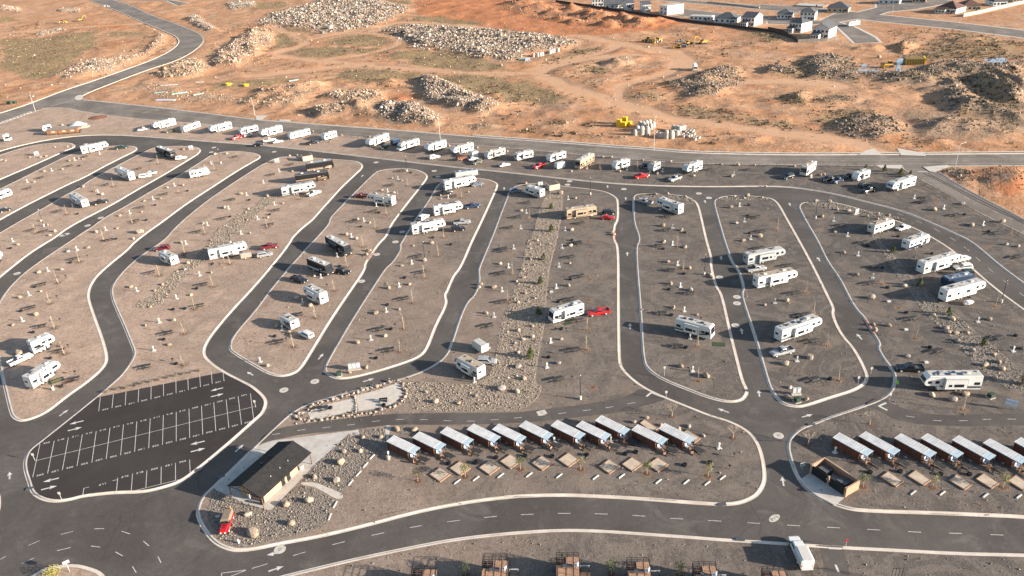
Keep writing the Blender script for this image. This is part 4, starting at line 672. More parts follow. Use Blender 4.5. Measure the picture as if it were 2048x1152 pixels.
def car(kind, a, b, front, paint, label, name=None, cat=None, z=0.0, extra=None):
    d = b-a; d.z = 0; d.normalize(); n = Vector((-d.y, d.x, 0))
    if n.y < 0: n = -n
    if ('car', kind) not in CACHE:
        g, L, wd = car_parts(kind); CACHE['car', kind] = ({k: v.mesh(k, 'white') for k, v in g.items()}, L, wd)
    ms, L, wd = CACHE['car', kind]; c = (a+b)/2+n*(wd/2); hd = -d if front == 0 else d
    t = thing(name or dict(pickup='pickup_truck', suv='parked_suv', sedan='parked_car', jeep='parked_jeep')[kind], label, cat or dict(pickup='pickup', suv='car', sedan='car', jeep='jeep')[kind], (c.x, c.y, z), math.atan2(hd.y, hd.x), 'vehicles parked at the campsites')
    for k, me in ms.items(): ob(k, me, t, m='dgrey' if k == 'bed_floor' else paint)
    h = L/2; y = wd/2
    ws = dict(pickup=((1.0, .4), (1.16, 1.76), (-.8, -.66), (1.2, 1.76), (.75, -.58), (1.2, 1.6)), suv=((.2*L, .085*L), (1.1, 1.68), (-.485*L, -.43*L), (1.12, 1.64), (.12*L, -.40*L), (1.12, 1.5)), sedan=((.2*L, .06*L), (.97, 1.4), (-.4*L, -.23*L), (.97, 1.39), (.1*L, -.25*L), (.95, 1.22)), jeep=((.16*L, .105*L), (1.16, 1.74), (-.475*L, -.445*L), (1.16, 1.7), (.1*L, -.42*L), (1.18, 1.58)))[kind]
    def glass():
        (x0, x1), (z0, z1), (r0, r1), (q0, q1), (s0, s1), (w0, w1) = ws; e = .035
        A = M().plate([(x0+e, -y*.8, z0), (x0+e, y*.8, z0), (x1+e, y*.68, z1), (x1+e, -y*.68, z1)], .012).mesh('windscreen', 'glass')
        B = M().plate([(r0-e, y*.78, q0), (r0-e, -y*.78, q0), (r1-e, -y*.66, q1), (r1-e, y*.66, q1)], .012).mesh('rear_window', 'glass'); C_ = []
        for s in (-1, 1):
            pts = [(s0, s*(y*.905), w0), (s0-.25, s*(y*.875), w1), (s1+.12, s*(y*.875), w1), (s1, s*(y*.905), w0)]; C_.append(M().plate(pts if s > 0 else pts[::-1], .02).mesh('side_window', 'glass'))
        hl = [M().box((h-.03, s*y*.66, .74), (.1, .34, .14)).mesh('headlight', 'headlight') for s in (-1, 1)]; tl = [M().box((-h+.0, s*y*.8, .82), (.08, .16, .28)).mesh('tail_lamp', 'red') for s in (-1, 1)]
        bp = [M().box((h+.0, 0, .5), (.16, wd*.86, .18)).mesh('front_bumper', 'dgrey'), M().box((-h-.03, 0, .52), (.14, wd*.86, .18)).mesh('rear_bumper', 'dgrey')]; mr = [M().box((x0-.25, s*(y+.06), z0+.02), (.14, .18, .14)).mesh('mirror', 'black') for s in (-1, 1)]
        return [A, B]+C_+hl+tl+bp+mr
    for me in cached(('carglass', kind), glass): ob(me.name.split('.')[0], me, t)
    r = .39 if kind in ('pickup', 'jeep') else .34
    for x in (h-.95, -h+1.1):
        for s in (-1, 1): wheel(t, x, s*(y-.12), r, .24)
    if kind == 'jeep': ob('spare_wheel', wheel_mesh(.38, .22), t, (-h-.14, 0, 1.0), R(90))
    return t
# ---------------------------------------------------------------- campsite furniture
def multi(name, label, cat, parts, loc, rz=0, group=None, sc=1):
    t = thing(name, label, cat, loc, rz, group)
    if sc != 1: t.scale = (sc, sc, sc)
    for nm, me in parts:
        o = ob(nm, me, t)
    return t
def table_parts():
    P_ = [('table_top', M().box((0, 0, .74), (2.4, .85, .06)).mesh('table_top', 'mesh'))]
    for s in (-1, 1): P_.append(('bench', M().box((0, s*.8, .46), (2.4, .32, .06)).mesh('bench', 'mesh')))
    for s in (-1, 1): P_.append(('leg_frame', M().tube((s*.65, -.75, 0), (s*.65, -.2, .72), .04, n=4).tube((s*.65, .75, 0), (s*.65, .2, .72), .04, n=4).tube((s*.65, -.72, .4), (s*.65, .72, .4), .035, n=4).mesh('leg_frame', 'black')))
    return P_
def ped_parts(): return [('base_pad', M().box((0, 0, .06), (.95, .8, .12)).mesh('base_pad', 'offwhite')), ('post', M().box((0, 0, .62), (.2, .18, 1.0)).mesh('post', 'white')), ('meter_box', M().box((0, -.03, 1.2), (.34, .26, .42)).mesh('meter_box', 'white'))]
def pit_parts(): return [('steel_ring', ring_mesh(.48, .42, .42, 'steel_ring', 'black')), ('ash_bed', M().tube((0, 0, .02), (0, 0, .12), .41, n=12).mesh('ash_bed', 'dgrey')), ('grate', M().box((0, .12, .44), (.7, .4, .03)).mesh('grate', 'black'))]
def grill_parts(): return [('post', M().tube((0, 0, 0), (0, 0, .85), .05).mesh('post', 'black')), ('fire_box', M().box((0, 0, .98), (.5, .36, .24)).mesh('fire_box', 'black')), ('grate', M().box((0, 0, 1.115), (.52, .38, .03)).mesh('grate', 'dgrey'))]
def ring_mesh(ro, ri, h, name, m, n=14):
    v = []; f = []
    for i in range(n):
        c, s = math.cos(2*PI*i/n), math.sin(2*PI*i/n); v += [(ro*c, ro*s, 0), (ro*c, ro*s, h), (ri*c, ri*s, h), (ri*c, ri*s, .02)]
    for i in range(n):
        j = (i+1) % n
        for k in range(3): f.append((i*4+k, j*4+k, j*4+k+1, i*4+k+1))
    q = M(); q.v = v; q.f = f; return q.mesh(name, m)
def ico():
    t = (1+5**.5)/2; v = [(-1,t,0),(1,t,0),(-1,-t,0),(1,-t,0),(0,-1,t),(0,1,t),(0,-1,-t),(0,1,-t),(t,0,-1),(t,0,1),(-t,0,-1),(-t,0,1)]
    f = [(0,11,5),(0,5,1),(0,1,7),(0,7,10),(0,10,11),(1,5,9),(5,11,4),(11,10,2),(10,7,6),(7,1,8),(3,9,4),(3,4,2),(3,2,6),(3,6,8),(3,8,9),(4,9,5),(2,4,11),(6,2,10),(8,6,7),(9,8,1)]
    return np.array(v)/1.902, np.array(f)
ICO_V, ICO_F = ico()
def boulder_mesh(k, m):
    def f():
        v = [Vector(a) for a in ICO_V]; fc = [tuple(a) for a in ICO_F]; ed = {}; nf = []
        def md(a, b):
            key = (min(a, b), max(a, b))
            if key not in ed: ed[key] = len(v); v.append(((v[a]+v[b])/2).normalized())
            return ed[key]
        for a, b, c in fc: x, y, z = md(a, b), md(b, c), md(c, a); nf += [(a, x, z), (b, y, x), (c, z, y), (x, y, z)]
        rn = random.Random(k*7+3); pl = [(Vector((rn.gauss(0, 1), rn.gauss(0, 1), rn.gauss(0, 1))).normalized(), rn.uniform(.62, .95)) for _ in range(9)]
        out = []
        for p in v:
            q = p.copy()
            for nn, dd in pl:
                e = q.dot(nn)-dd
                if e > 0: q -= nn*e
            q *= rn.uniform(.95, 1.05); out.append((q.x, q.y*.8, max(-.12, q.z*.72+.42)))
        mm = M(); mm.add(out, nf); return mm.mesh('boulder', m)
    return cached(('boulder', k, m), f)
BZ = {}
def boulder(p, size, m=None, label=None, group=None, z=0):
    k = random.randrange(6); m = m or random.choice(('boulder', 'boulder', 'boulder_pale', 'boulder_grey')); zz = zone(p)
    nmc = {'boulder': 'tan', 'boulder_pale': 'pale cream', 'boulder_grey': 'grey'}[m]
    o = ob('boulder', boulder_mesh(k, m), None, (p.x, p.y, z-.02), random.uniform(0, 6.28)); s = size*random.uniform(.75, 1.1); o.scale = (s*random.uniform(.9, 1.25), s, s*random.uniform(.85, 1.15))
    l = label or f'{nmc} landscaping boulder lying {isl_desc[zz]}'; return tag(o, l, 'boulder', group or f'{nmc} boulders {isl_desc[zz]}')
# ---------------------------------------------------------------- plants
def young_tree_parts(k, hgt=4.0):
    rn = random.Random(k); P_ = []
    tr = M(); lean = Vector((rn.uniform(-.18, .18), rn.uniform(-.1, .1), 0)); a = Vector((0, 0, 0)); pts = [a, Vector((0, 0, hgt*.45))+lean*.5, Vector((0, 0, hgt*.8))+lean, Vector((0, 0, hgt))+lean*1.4]
    for i in range(3): tr.tube(pts[i], pts[i+1], .075-.02*i, .075-.02*(i+1), n=5)
    P_.append(('trunk', tr.mesh('trunk', 'bark'))); tw = M()
    for i in range(13):
        u = rn.uniform(.4, .97); b = pts[0].lerp(pts[3], u); an = rn.uniform(0, 6.28); l = hgt*rn.uniform(.12, .26)*(1.25-u); e = b+Vector((math.cos(an)*l*.55, math.sin(an)*l*.55, l)); tw.tube(b, e, .022, .008, n=3, cap=False)
        for q in range(2): m_ = b.lerp(e, .5); tw.tube(m_, m_+Vector((rn.uniform(-.2, .2), rn.uniform(-.2, .2), .25)), .012, .006, n=3, cap=False)
    P_.append(('branches', tw.mesh('branches', 'twig')))
    st = M()
    for s in (-1, 1): st.tube((s*.45, 0, 0), (s*.45, 0, 1.3), .03, n=4)
    P_ += [('stakes', st.mesh('stakes', 'bark')), ('mulch', M().tube((0, 0, .0), (0, 0, .035), .62, .5, n=12).mesh('mulch', 'mulch')), ('bare_soil', blot(k, 1.75).mesh('bare_soil', 'soil'))]
    return P_
def blot(k, r, z=.012):
    rn = random.Random(k+99); n = 18; v = [(0, 0, z+.006)]+[(r*rn.uniform(.7, 1.15)*math.cos(2*PI*i/n), r*rn.uniform(.7, 1.15)*math.sin(2*PI*i/n), z) for i in range(n)]; q = M(); q.v = v; q.f = [(0, 1+i, 1+(i+1) % n) for i in range(n)]; return q
def white_tree_parts(k):
    rn = random.Random(k); tr = M(); P_ = []; tr.tube((0, 0, 0), (.05, 0, 1.3), .09, .06, n=6); tw = M()
    def grow(a, d, l, r, dep):
        b = a+d*l; tw.tube(a, b, r, r*.6, n=4, cap=False)
        if dep:
            for q in range(3): dd = (d+Vector((rn.uniform(-.7, .7), rn.uniform(-.7, .7), rn.uniform(-.05, .5)))).normalized(); grow(b, dd, l*.72, r*.6, dep-1)
    for q in range(5): grow(Vector((.05, 0, 1.2)), Vector((math.cos(q*1.26)*.7, math.sin(q*1.26)*.7, .9)).normalized(), .75, .045, 3)
    return [('trunk', tr.mesh('trunk', 'twig')), ('branches', tw.mesh('branches', 'twig')), ('mulch', M().tube((0, 0, 0), (0, 0, .035), .7, .6, n=12).mesh('mulch', 'mulch'))]
def leaves(m, rn, c, rad, n, size, flat=1):
    for i in range(n):
        while True:
            p = Vector((rn.uniform(-1, 1), rn.uniform(-1, 1), rn.uniform(-1, 1)))
            if p.length < 1: break
        p = p*(.55+.45*p.length)
        q = c+Vector((p.x*rad[0], p.y*rad[1], p.z*rad[2])); u = Vector((rn.gauss(0, 1), rn.gauss(0, 1), rn.gauss(0, 1)*flat)).normalized(); w = u.orthogonal().normalized(); s = size*rn.uniform(.6, 1.4)
        m.add([q-u*s, q+w*s*.5, q+u*s, q-w*s*.5], [(0, 1, 2, 3)])
def leafy_tree_parts(k, mt):
    rn = random.Random(k); tr = M().tube((0, 0, 0), (.04, .03, 1.5), .07, .05, n=6); lf = M(); bw = M()
    for i in range(6):
        an = i*1.05+rn.random(); c = Vector((math.cos(an)*.5, math.sin(an)*.5, 2.0+rn.uniform(-.25, .7))); bw.tube((.03, .02, 1.35), c, .035, .012, n=4); leaves(lf, rn, c, (.6, .6, .5), 60, .11)
    return [('trunk', tr.mesh('trunk', 'bark')), ('branches', bw.mesh('branches', 'bark')), ('crown', lf.mesh('crown', mt)), ('mulch', M().tube((0, 0, 0), (0, 0, .035), .75, .65, n=12).mesh('mulch', 'mulch')), ('bare_soil', blot(k+5, 2.0).mesh('bare_soil', 'soil'))]
def pine_parts(k):
    rn = random.Random(k); tr = M().tube((0, 0, 0), (0, 0, 2.1), .07, .02, n=5); lf = M()
    for i in range(11):
        z = .25+i*.19; r = max(.2, 1.0*(1-i/13.5)+rn.uniform(-.12, .12)); 
        for q in range(4): an = rn.uniform(0, 6.28); leaves(lf, rn, Vector((math.cos(an)*r*.5, math.sin(an)*r*.5, z)), (r*.65, r*.65, .22), 13, .14)
    return [('trunk', tr.mesh('trunk', 'bark_dark')), ('crown', lf.mesh('crown', 'pine'))]
def shrub_parts(k, m, n=120, r=(.55, .55, .38)):
    rn = random.Random(k); lf = M(); leaves(lf, rn, Vector((0, 0, r[2]*.85)), r, n, .09); st = M()
    for i in range(5): st.tube((0, 0, 0), (rn.uniform(-.3, .3), rn.uniform(-.3, .3), r[2]*1.2), .015, .006, n=3)
    return [('stems', st.mesh('stems', 'bark_dark')), ('foliage', lf.mesh('foliage', m))]
# ---------------------------------------------------------------- lamps and poles
def lamp(p, top, label, tall=False, hgt=None, z=0):
    H = hgt or 6.7; t = thing('street_lamp' if tall else 'lamp_post', label, 'lamp', (p.x, p.y, z))
    if tall:
        M().tube((0, 0, 0), (0, 0, H), .11, .07, n=8).build('pole', 'lgrey', t); M().tube((0, 0, H-.1), (top[0]*1.8, top[1]*1.8, H+.25), .05, n=5).build('arm', 'lgrey', t); M().box((top[0]*2.1, top[1]*2.1, H+.25), (.75, .3, .12), math.atan2(top[1], top[0])).build('lamp_head', 'lgrey', t)
    else:
        M().tube((0, 0, 0), (0, 0, .9), .3, n=12).build('concrete_base', 'offwhite', t); M().tube((0, 0, .9), (0, 0, H-.5), .08, .065, n=8).build('pole', 'black', t)
        M().tube((0, 0, H-.5), (0, 0, H-.1), .13, .2, n=8).build('lantern', 'offwhite', t); M().tube((0, 0, H-.1), (0, 0, H), .26, .05, n=8).build('lantern_cap', 'dgrey', t)
    return t
# ================================================================ RECREATIONAL VEHICLES
ZB = .45
def RV(reg, x1, y1, x2, y2, kind, front, label, **k): return rv(kind, P(reg, x1, y1, ZB), P(reg, x2, y2, ZB), front, label, seed=int(x1+y1), **k)
RV('B0',35,248,98,238,'c',1,'small white camper van parked alone by the west gravel verge', slide=0)
RV('B0',1235,160,1412,117,'fw',0,'plain white fifth wheel at the west end of the street row', trim='lgrey')
RV('B0',1475,178,1607,132,'tt',0,'white travel trailer beside an olive off-roader', trim='lgrey', roof='rooftan')
RV('B0',1690,190,1860,147,'fw',0,'white fifth wheel with grey stripe beyond the olive off-roader', trim='grey')
RV('B0',1930,198,2070,165,'tt',0,'white travel trailer behind the small red pickup', trim='dgrey')
RV('B1',50,222,217,175,'fw',0,'white trailer with dark side stripes behind two white vehicles', trim='rvblack')
RV('B1',275,235,438,195,'tt',0,'white round-nosed travel trailer with three dark windows on the street row', trim='lgrey', slide=0)
RV('B1',550,243,651,212,'tt',0,'short white travel trailer beside a black pickup with red tail', trim='lgrey', slide=0)
RV('B1',912,302,1068,240,'fw',0,'tall white fifth wheel next to a dark green car', trim='grey', stripe2='dgrey')
RV('B1',1150,328,1310,277,'c',0,'white cab-over motorhome in front of a dark blue cargo trailer', trim='grey', stripe2='rvbrown', slide=1)
RV('B1',1380,345,1526,296,'fw',0,'grey banded white fifth wheel behind a white wagon', trim='rvblack', lower='rvgrey')
RV('B1',1585,365,1744,320,'fw',0,'white fifth wheel with rust coloured utility trailer in front', trim='grey', roof='rooftan')
RV('B1',1855,395,1997,352,'tt',0,'cream travel trailer with black lower trim beside an olive car', body='offwhite', trim='rvblack', roof='rooftan')
RV('B2',40,406,172,376,'tt',0,'white travel trailer with dark front cap near a bright red pickup', trim='dgrey', nose='rvblack')
RV('B2',305,418,433,381,'tt',0,'tan roofed white travel trailer behind a white box trailer', trim='lgrey', roof='rooftan')
RV('B2',545,472,659,407,'a',0,'tan and green bus motorhome with pale roof', body='rvtan', trim='rvbrown', lower='rvbrown', H=3.7, slide=0)
RV('B2',830,478,943,446,'tt',0,'white travel trailer with blue windows alone on the row', trim='lgrey')
RV('B2',1130,496,1188,466,'tt',0,'weathered grey travel trailer behind a red pickup', body='rvgrey', trim='dgrey', roof='rooftan', slide=0)
RV('B2',1400,518,1523,471,'fw',0,'white fifth wheel behind a silver blue pickup', trim='navy', nose='rvgrey')
RV('B3',305,528,383,472,'a',0,'cream motorhome facing the ring road near the fence', body='offwhite', trim='rvbrown', slide=0, roof='rooftan')
RV('B3',715,570,813,536,'tt',0,'white rounded trailer near the young pines', trim='lgrey')
RV('B3',990,662,1177,601,'fw',0,'white fifth wheel with blue swoosh beside the access road', trim='navy', nose='navy', stripe2='grey')
RV('B0',660,352,876,307,'fw',1,'white fifth wheel with blue windows beside a dark pickup', trim='lgrey', solar=0)
RV('B0',1250,347,1375,390,'a',1,'black and white striped motorhome with white car behind', body='rvblack', trim='lgrey', stripe2='lgrey')
RV('B0',905,507,1060,576,'fw',0,'white trailer with tan roof vents beside two white cars', trim='navy', roof='roofw')
RV('B0',560,717,665,783,'tt',0,'white trailer with large rear window and open awning', trim='navy', stripe2='grey')
RV('B0',1525,543,1680,511,'tt',1,'plain white trailer standing alone on the tan strip', trim='offwhite', slide=0, win=1)
RV('B0',-60,735,105,676,'tt',1,'white trailer with blue window at the west edge', trim='lgrey')
RV('B1',212,690,485,640,'fw',1,'grey fifth wheel above a white tow truck', body='rvgrey', trim='dgrey', roof='rvgrey')
RV('B1',320,585,590,550,'a',1,'dark brown motorhome with tan swirls', body='rvblack', trim='rvtan', stripe2='rvtan', lower='rvbrown', roof='dgrey', slide=0)
RV('B1',410,490,626,457,'a',1,'dark motorhome with grey green roof and tan stripes', body='rvblack', trim='rvtan', lower='rvtan', roof='grey', slide=0)
RV('B1',890,737,1090,769,'fw',0,'white and black fifth wheel hitched to a maroon truck', trim='rvblack', stripe2='rvblack', roof='rooftan')
RV('B1',1515,640,1766,592,'fw',1,'white fifth wheel below a grey trailer roof', trim='lgrey', roof='roofw')
RV('B1',1430,848,1660,810,'fw',1,'white fifth wheel with dark solar roof behind a black pickup', trim='grey', solar=4)
RV('B1',1255,998,1522,951,'fw',1,'long white fifth wheel beside the silver pickup', trim='dgrey', solar=3)
RV('C1',560,42,715,131,'a',1,'black and silver motorhome with white roof', body='rvblack', trim='lgrey', stripe2='lgrey')
RV('C1',415,222,570,289,'a',1,'black motorhome with swirl graphics and white end cap', body='rvblack', trim='lgrey', stripe2='white', slide=0)
RV('C1',385,447,520,519,'fw',0,'white fifth wheel with slide-out behind a black pickup', trim='lgrey')
RV('C1',195,667,285,721,'tt',0,'small white trailer with black side stripes', trim='rvblack', stripe2='rvblack', slide=0, H=2.8, win=1)
RV('C1',1600,1022,1775,1119,'tt',0,'white trailer with tan roof beside the cobble bed', trim='dgrey', stripe2='rvblack', roof='rooftan', H=3.4)
RV('C0',1275,152,1375,206,'tt',0,'short white trailer below a dark red car', trim='grey', nose='grey')
RV('C0',1680,160,1987,97,'fw',1,'long white fifth wheel standing on the cobble swale', trim='grey')
RV('C0',275,912,456,832,'fw',1,'white trailer with black roof hatch above a white pickup', trim='grey', stripe2='dgrey', slide=0)
RV('D0',270,152,500,2,'fw',1,'large plain white fifth wheel beside a green mat', trim='lgrey', slide=1)
RV('B2',100,662,225,701,'tt',0,'white trailer in front of the walled bin store', trim='lgrey', stripe2='grey')
RV('B2',440,872,682,837,'a',1,'tan motorhome with brown stripes beside a red car', body='rvtan', trim='rvbrown', stripe2='rvbrown', roof='rooftan', slide=1)
RV('B2',1150,772,1330,837,'fw',0,'white fifth wheel with grey wave stripe behind a white pickup', trim='dgrey', stripe2='grey')
RV('C2',330,666,577,588,'a',0,'white motorhome with dark window band in front of a red pickup', trim='rvblack', H=3.55, solar=1)
RV('C2',1300,718,1590,797,'a',1,'white motorhome with black window slides and rounded dark tail', trim='rvblack', stripe2='grey', solar=1, H=3.65)
rv('fw', px(1495,530,ZB), px(1570,516,ZB), 1, 'pale grey blue trailer beside a silver pickup', body='rvgrey', trim='slate', seed=4, H=3.5, nose='rvgrey')
rv('fw', px(1515,577,ZB), px(1594,561,ZB), 1, 'white trailer with tan roof below the silver pickup', trim='lgrey', roof='rooftan', seed=5)
RV('C3',105,820,426,705,'fw',1,'white fifth wheel with dark solar panels above the grey pickup', trim='rvblack', stripe2='dgrey', solar=3, nose='offwhite')
RV('D3',1240,162,1700,158,'fw',0,'white fifth wheel with black nose cap and blue solar panels', trim='rvblack', stripe2='navy', nose='glass', solar=5, H=3.95)
RV('B3',845,992,1009,937,'tt',1,'cream trailer with dusty tan roof near a white saloon', body='offwhite', trim='grey', roof='rooftan', slide=0)
RV('B3',1125,1122,1290,1058,'tt',1,'white trailer with navy side stripe beside a pine', trim='navy', lower='navy', slide=0)
RV('C3',1240,275,1526,193,'fw',1,'large white fifth wheel behind a white and a green car', trim='grey', stripe2='dgrey')
RV('C3',1420,498,1731,412,'fw',1,'large white fifth wheel in front of a navy cargo trailer', trim='lgrey', roof='roofw', slide=0, win=3)
RV('A3',645,210,735,198,'tt',0,'white camper trailer parked in the housing estate street', trim='lgrey', slide=0)
RV('B1',1100,285,1158,270,'cargo',0,'dark blue cargo trailer beside the cab-over motorhome', body='navy', trim='dgrey', roof='slate')
RV('B1',1735,380,1778,368,'cargo',0,'white cargo trailer behind an olive car', body='white', trim='lgrey', w=2.2)
RV('B2',362,472,426,456,'cargo',0,'white box trailer beside the tan and green motorhome', body='white', trim='lgrey', w=2.2)
RV('B1',1600,545,1778,520,'cargo',1,'grey cargo trailer half hidden behind a white fifth wheel', body='rvgrey', trim='dgrey', roof='slate')
RV('C1',1728,852,1805,906,'cargo',0,'small white cargo trailer above the silver car', body='offwhite', trim='lgrey', w=2.1, H=2.3)
RV('C3',1432,378,1640,338,'cargo',0,'navy cargo trailer with pale blue roof', body='navy', trim='dgrey', roof='slate', H=2.7)
RV('C0',1930,152,2016,136,'cargo',1,'low tan utility trailer beside the cobble swale fifth wheel', body='tancar', trim='dgrey', roof='offwhite', H=1.5, w=1.9)
RV('B1',1615,404,1692,388,'cargo',1,'low rust brown utility trailer on the street row', body='rust', trim='dgrey', roof='rust', H=1.3, w=1.9)
RV('B0',345,172,418,158,'tt',0,'white trailer half hidden behind the long wooden shed', trim='lgrey', slide=0)
RV('C0',-75,190,18,178,'fw',1,'white and blue trailer cut by the west edge', trim='navy', slide=0)
# ================================================================ CARS
def CAR(reg, x1, y1, x2, y2, kind, front, paint, label, z=0, **k): return car(kind, P(reg, x1, y1, .15), P(reg, x2, y2, .15), front, paint, label, z=z, **k)
CAR('B0',1110,172,1192,160,'pickup',0,'white','white pickup at the west end of the street row')
CAR('B0',1318,187,1405,172,'jeep',0,'olive','olive off-roader between two white trailers')
CAR('B0',1860,245,1950,218,'pickup',0,'red','small red pickup on the street row with no trailer bed cover')
CAR('B0',1955,222,2032,203,'suv',1,'silver','silver car squeezed behind the small red pickup')
CAR('B1',60,262,166,246,'pickup',1,'white','white pickup in front of the dark striped trailer')
CAR('B1',140,272,221,257,'sedan',1,'white','white saloon nearest the ring road kerb on the street row')
CAR('B1',420,282,510,262,'pickup',1,'blackcar','black pickup in front of the short white trailer')
CAR('B1',-20,292,52,285,'sedan',1,'blackcar','dark car near the small red pickup')
CAR('B1',1000,326,1080,292,'suv',0,'darkgreen','dark green car between two white motor trailers')
CAR('B1',1390,400,1479,380,'suv',1,'white','white wagon in front of the grey banded fifth wheel')
CAR('B1',1715,410,1781,396,'sedan',1,'white','white car tucked behind the olive car')
CAR('B1',1740,442,1820,417,'suv',0,'olive','olive car in front of the white cargo trailer')
CAR('B1',1960,460,2032,446,'sedan',1,'white','white saloon alone by the ring road kerb')
CAR('B2',188,477,271,447,'pickup',0,'red','bright red pickup beside the white box trailer')
CAR('B2',985,554,1106,537,'pickup',1,'red','bright red pickup below the weathered grey trailer')
CAR('B2',1270,582,1366,548,'pickup',0,'silver','silver blue pickup below the white fifth wheel')
CAR('B2',1055,465,1100,455,'suv',0,'blackcar','black car beside the weathered grey trailer')
CAR('B2',-10,668,72,655,'suv',1,'slate','dark slate car beside the trailer by the bin store')
CAR('B2',1008,738,1095,762,'pickup',0,'silver','white silver pickup hitched to the grey wave fifth wheel')
CAR('B2',715,876,806,880,'sedan',1,'red','red car in front of the tan motorhome')
CAR('B2',752,842,812,836,'jeep',1,'blackcar','small black off-roader behind the red car')
CAR('B3',148,556,202,542,'suv',0,'blackcar','black car below the cream motorhome')
CAR('B3',465,574,520,562,'suv',0,'blackcar','black car on the row beside the navy pickup')
CAR('B3',540,594,616,565,'pickup',0,'navy','navy pickup near the rounded white trailer')
CAR('B3',745,627,832,607,'suv',1,'darkgreen','dark green car below the rounded white trailer')
CAR('B3',785,670,862,650,'pickup',0,'blackcar','black pickup at the nose of the blue swoosh fifth wheel')
CAR('B3',1045,974,1146,947,'sedan',0,'white','white saloon beside the cream trailer')
CAR('C3',1505,247,1640,237,'suv',0,'white','white car in front of the large white fifth wheel')
CAR('C3',1505,294,1656,287,'suv',0,'darkgreen','dark green car below the white car by the ring road')
CAR('C3',1525,182,1592,167,'pickup',1,'white','white pickup at the nose of the large fifth wheel')
CAR('C3',52,942,206,906,'pickup',0,'silver','grey pickup beside a cylinder planter stone')
CAR('C3',1045,1057,1235,1062,'pickup',0,'blackcar','black pickup above the black nosed fifth wheel')
CAR('C2',612,617,790,592,'pickup',0,'red','red pickup towed behind the white motorhome')
CAR('C2',1888,266,2040,242,'pickup',1,'silver','silver pickup between the two pale trailers')
CAR('C1',272,322,385,356,'pickup',1,'blackcar','black pickup between black motorhome and white fifth wheel')
CAR('C1',640,272,735,282,'jeep',1,'blackcar','black off-roader behind the swirl graphic motorhome')
CAR('C1',340,762,420,801,'suv',0,'white','white car beside the small black striped trailer')
CAR('C1',1780,998,1905,1002,'suv',1,'silver','silver car between cargo trailer and tan roofed trailer')
CAR('C1',35,87,191,58,'pickup',1,'dred','dark red pickup above the silver wagon')
CAR('C1',15,147,131,127,'suv',1,'silver','silver wagon below the dark red pickup')
CAR('C0',1250,92,1340,82,'suv',0,'dred','dark red car behind the short white trailer')
CAR('C0',107,1012,256,943,'pickup',1,'white','white pickup above the large plain fifth wheel')
CAR('B1',780,702,880,708,'pickup',0,'dred','maroon truck hitched to the white and black fifth wheel')
CAR('B1',437,697,521,664,'pickup',1,'white','white tow truck below the grey fifth wheel')
CAR('B1',1665,797,1806,777,'pickup',1,'navy','black navy pickup in front of the solar roofed fifth wheel')
CAR('B1',1590,922,1711,912,'pickup',1,'silver','silver pickup at the nose of the long white fifth wheel')
CAR('B1',1568,977,1676,962,'suv',1,'blackcar','black car below the silver pickup')
CAR('B1',1337,886,1382,858,'suv',1,'white','white car behind the solar roofed fifth wheel')
CAR('B1',1735,617,1816,602,'sedan',1,'slate','dark blue car at the nose of a white fifth wheel')
CAR('B1',1470,688,1562,672,'pickup',1,'blackcar','black pickup on the edge of the lane by the grill')
CAR('B0',920,320,1026,304,'pickup',1,'darkgreen','dark pickup at the nose of the blue windowed fifth wheel')
CAR('B0',1422,402,1482,392,'suv',1,'white','white car behind the black striped motorhome')
CAR('B0',1130,548,1192,540,'suv',1,'white','white car at the tail of the tan vented trailer')
CAR('B0',1176,522,1238,515,'sedan',1,'white','white saloon beyond the tan vented trailer')
CAR('B0',745,767,871,737,'pickup',1,'blackcar','black pickup behind the open awning trailer')
CAR('B0',-10,827,101,797,'sedan',1,'blackcar','black saloon at the west edge')
CAR('B3',640,548,690,530,'sedan',0,'blackcar','black car close to the rounded white trailer')
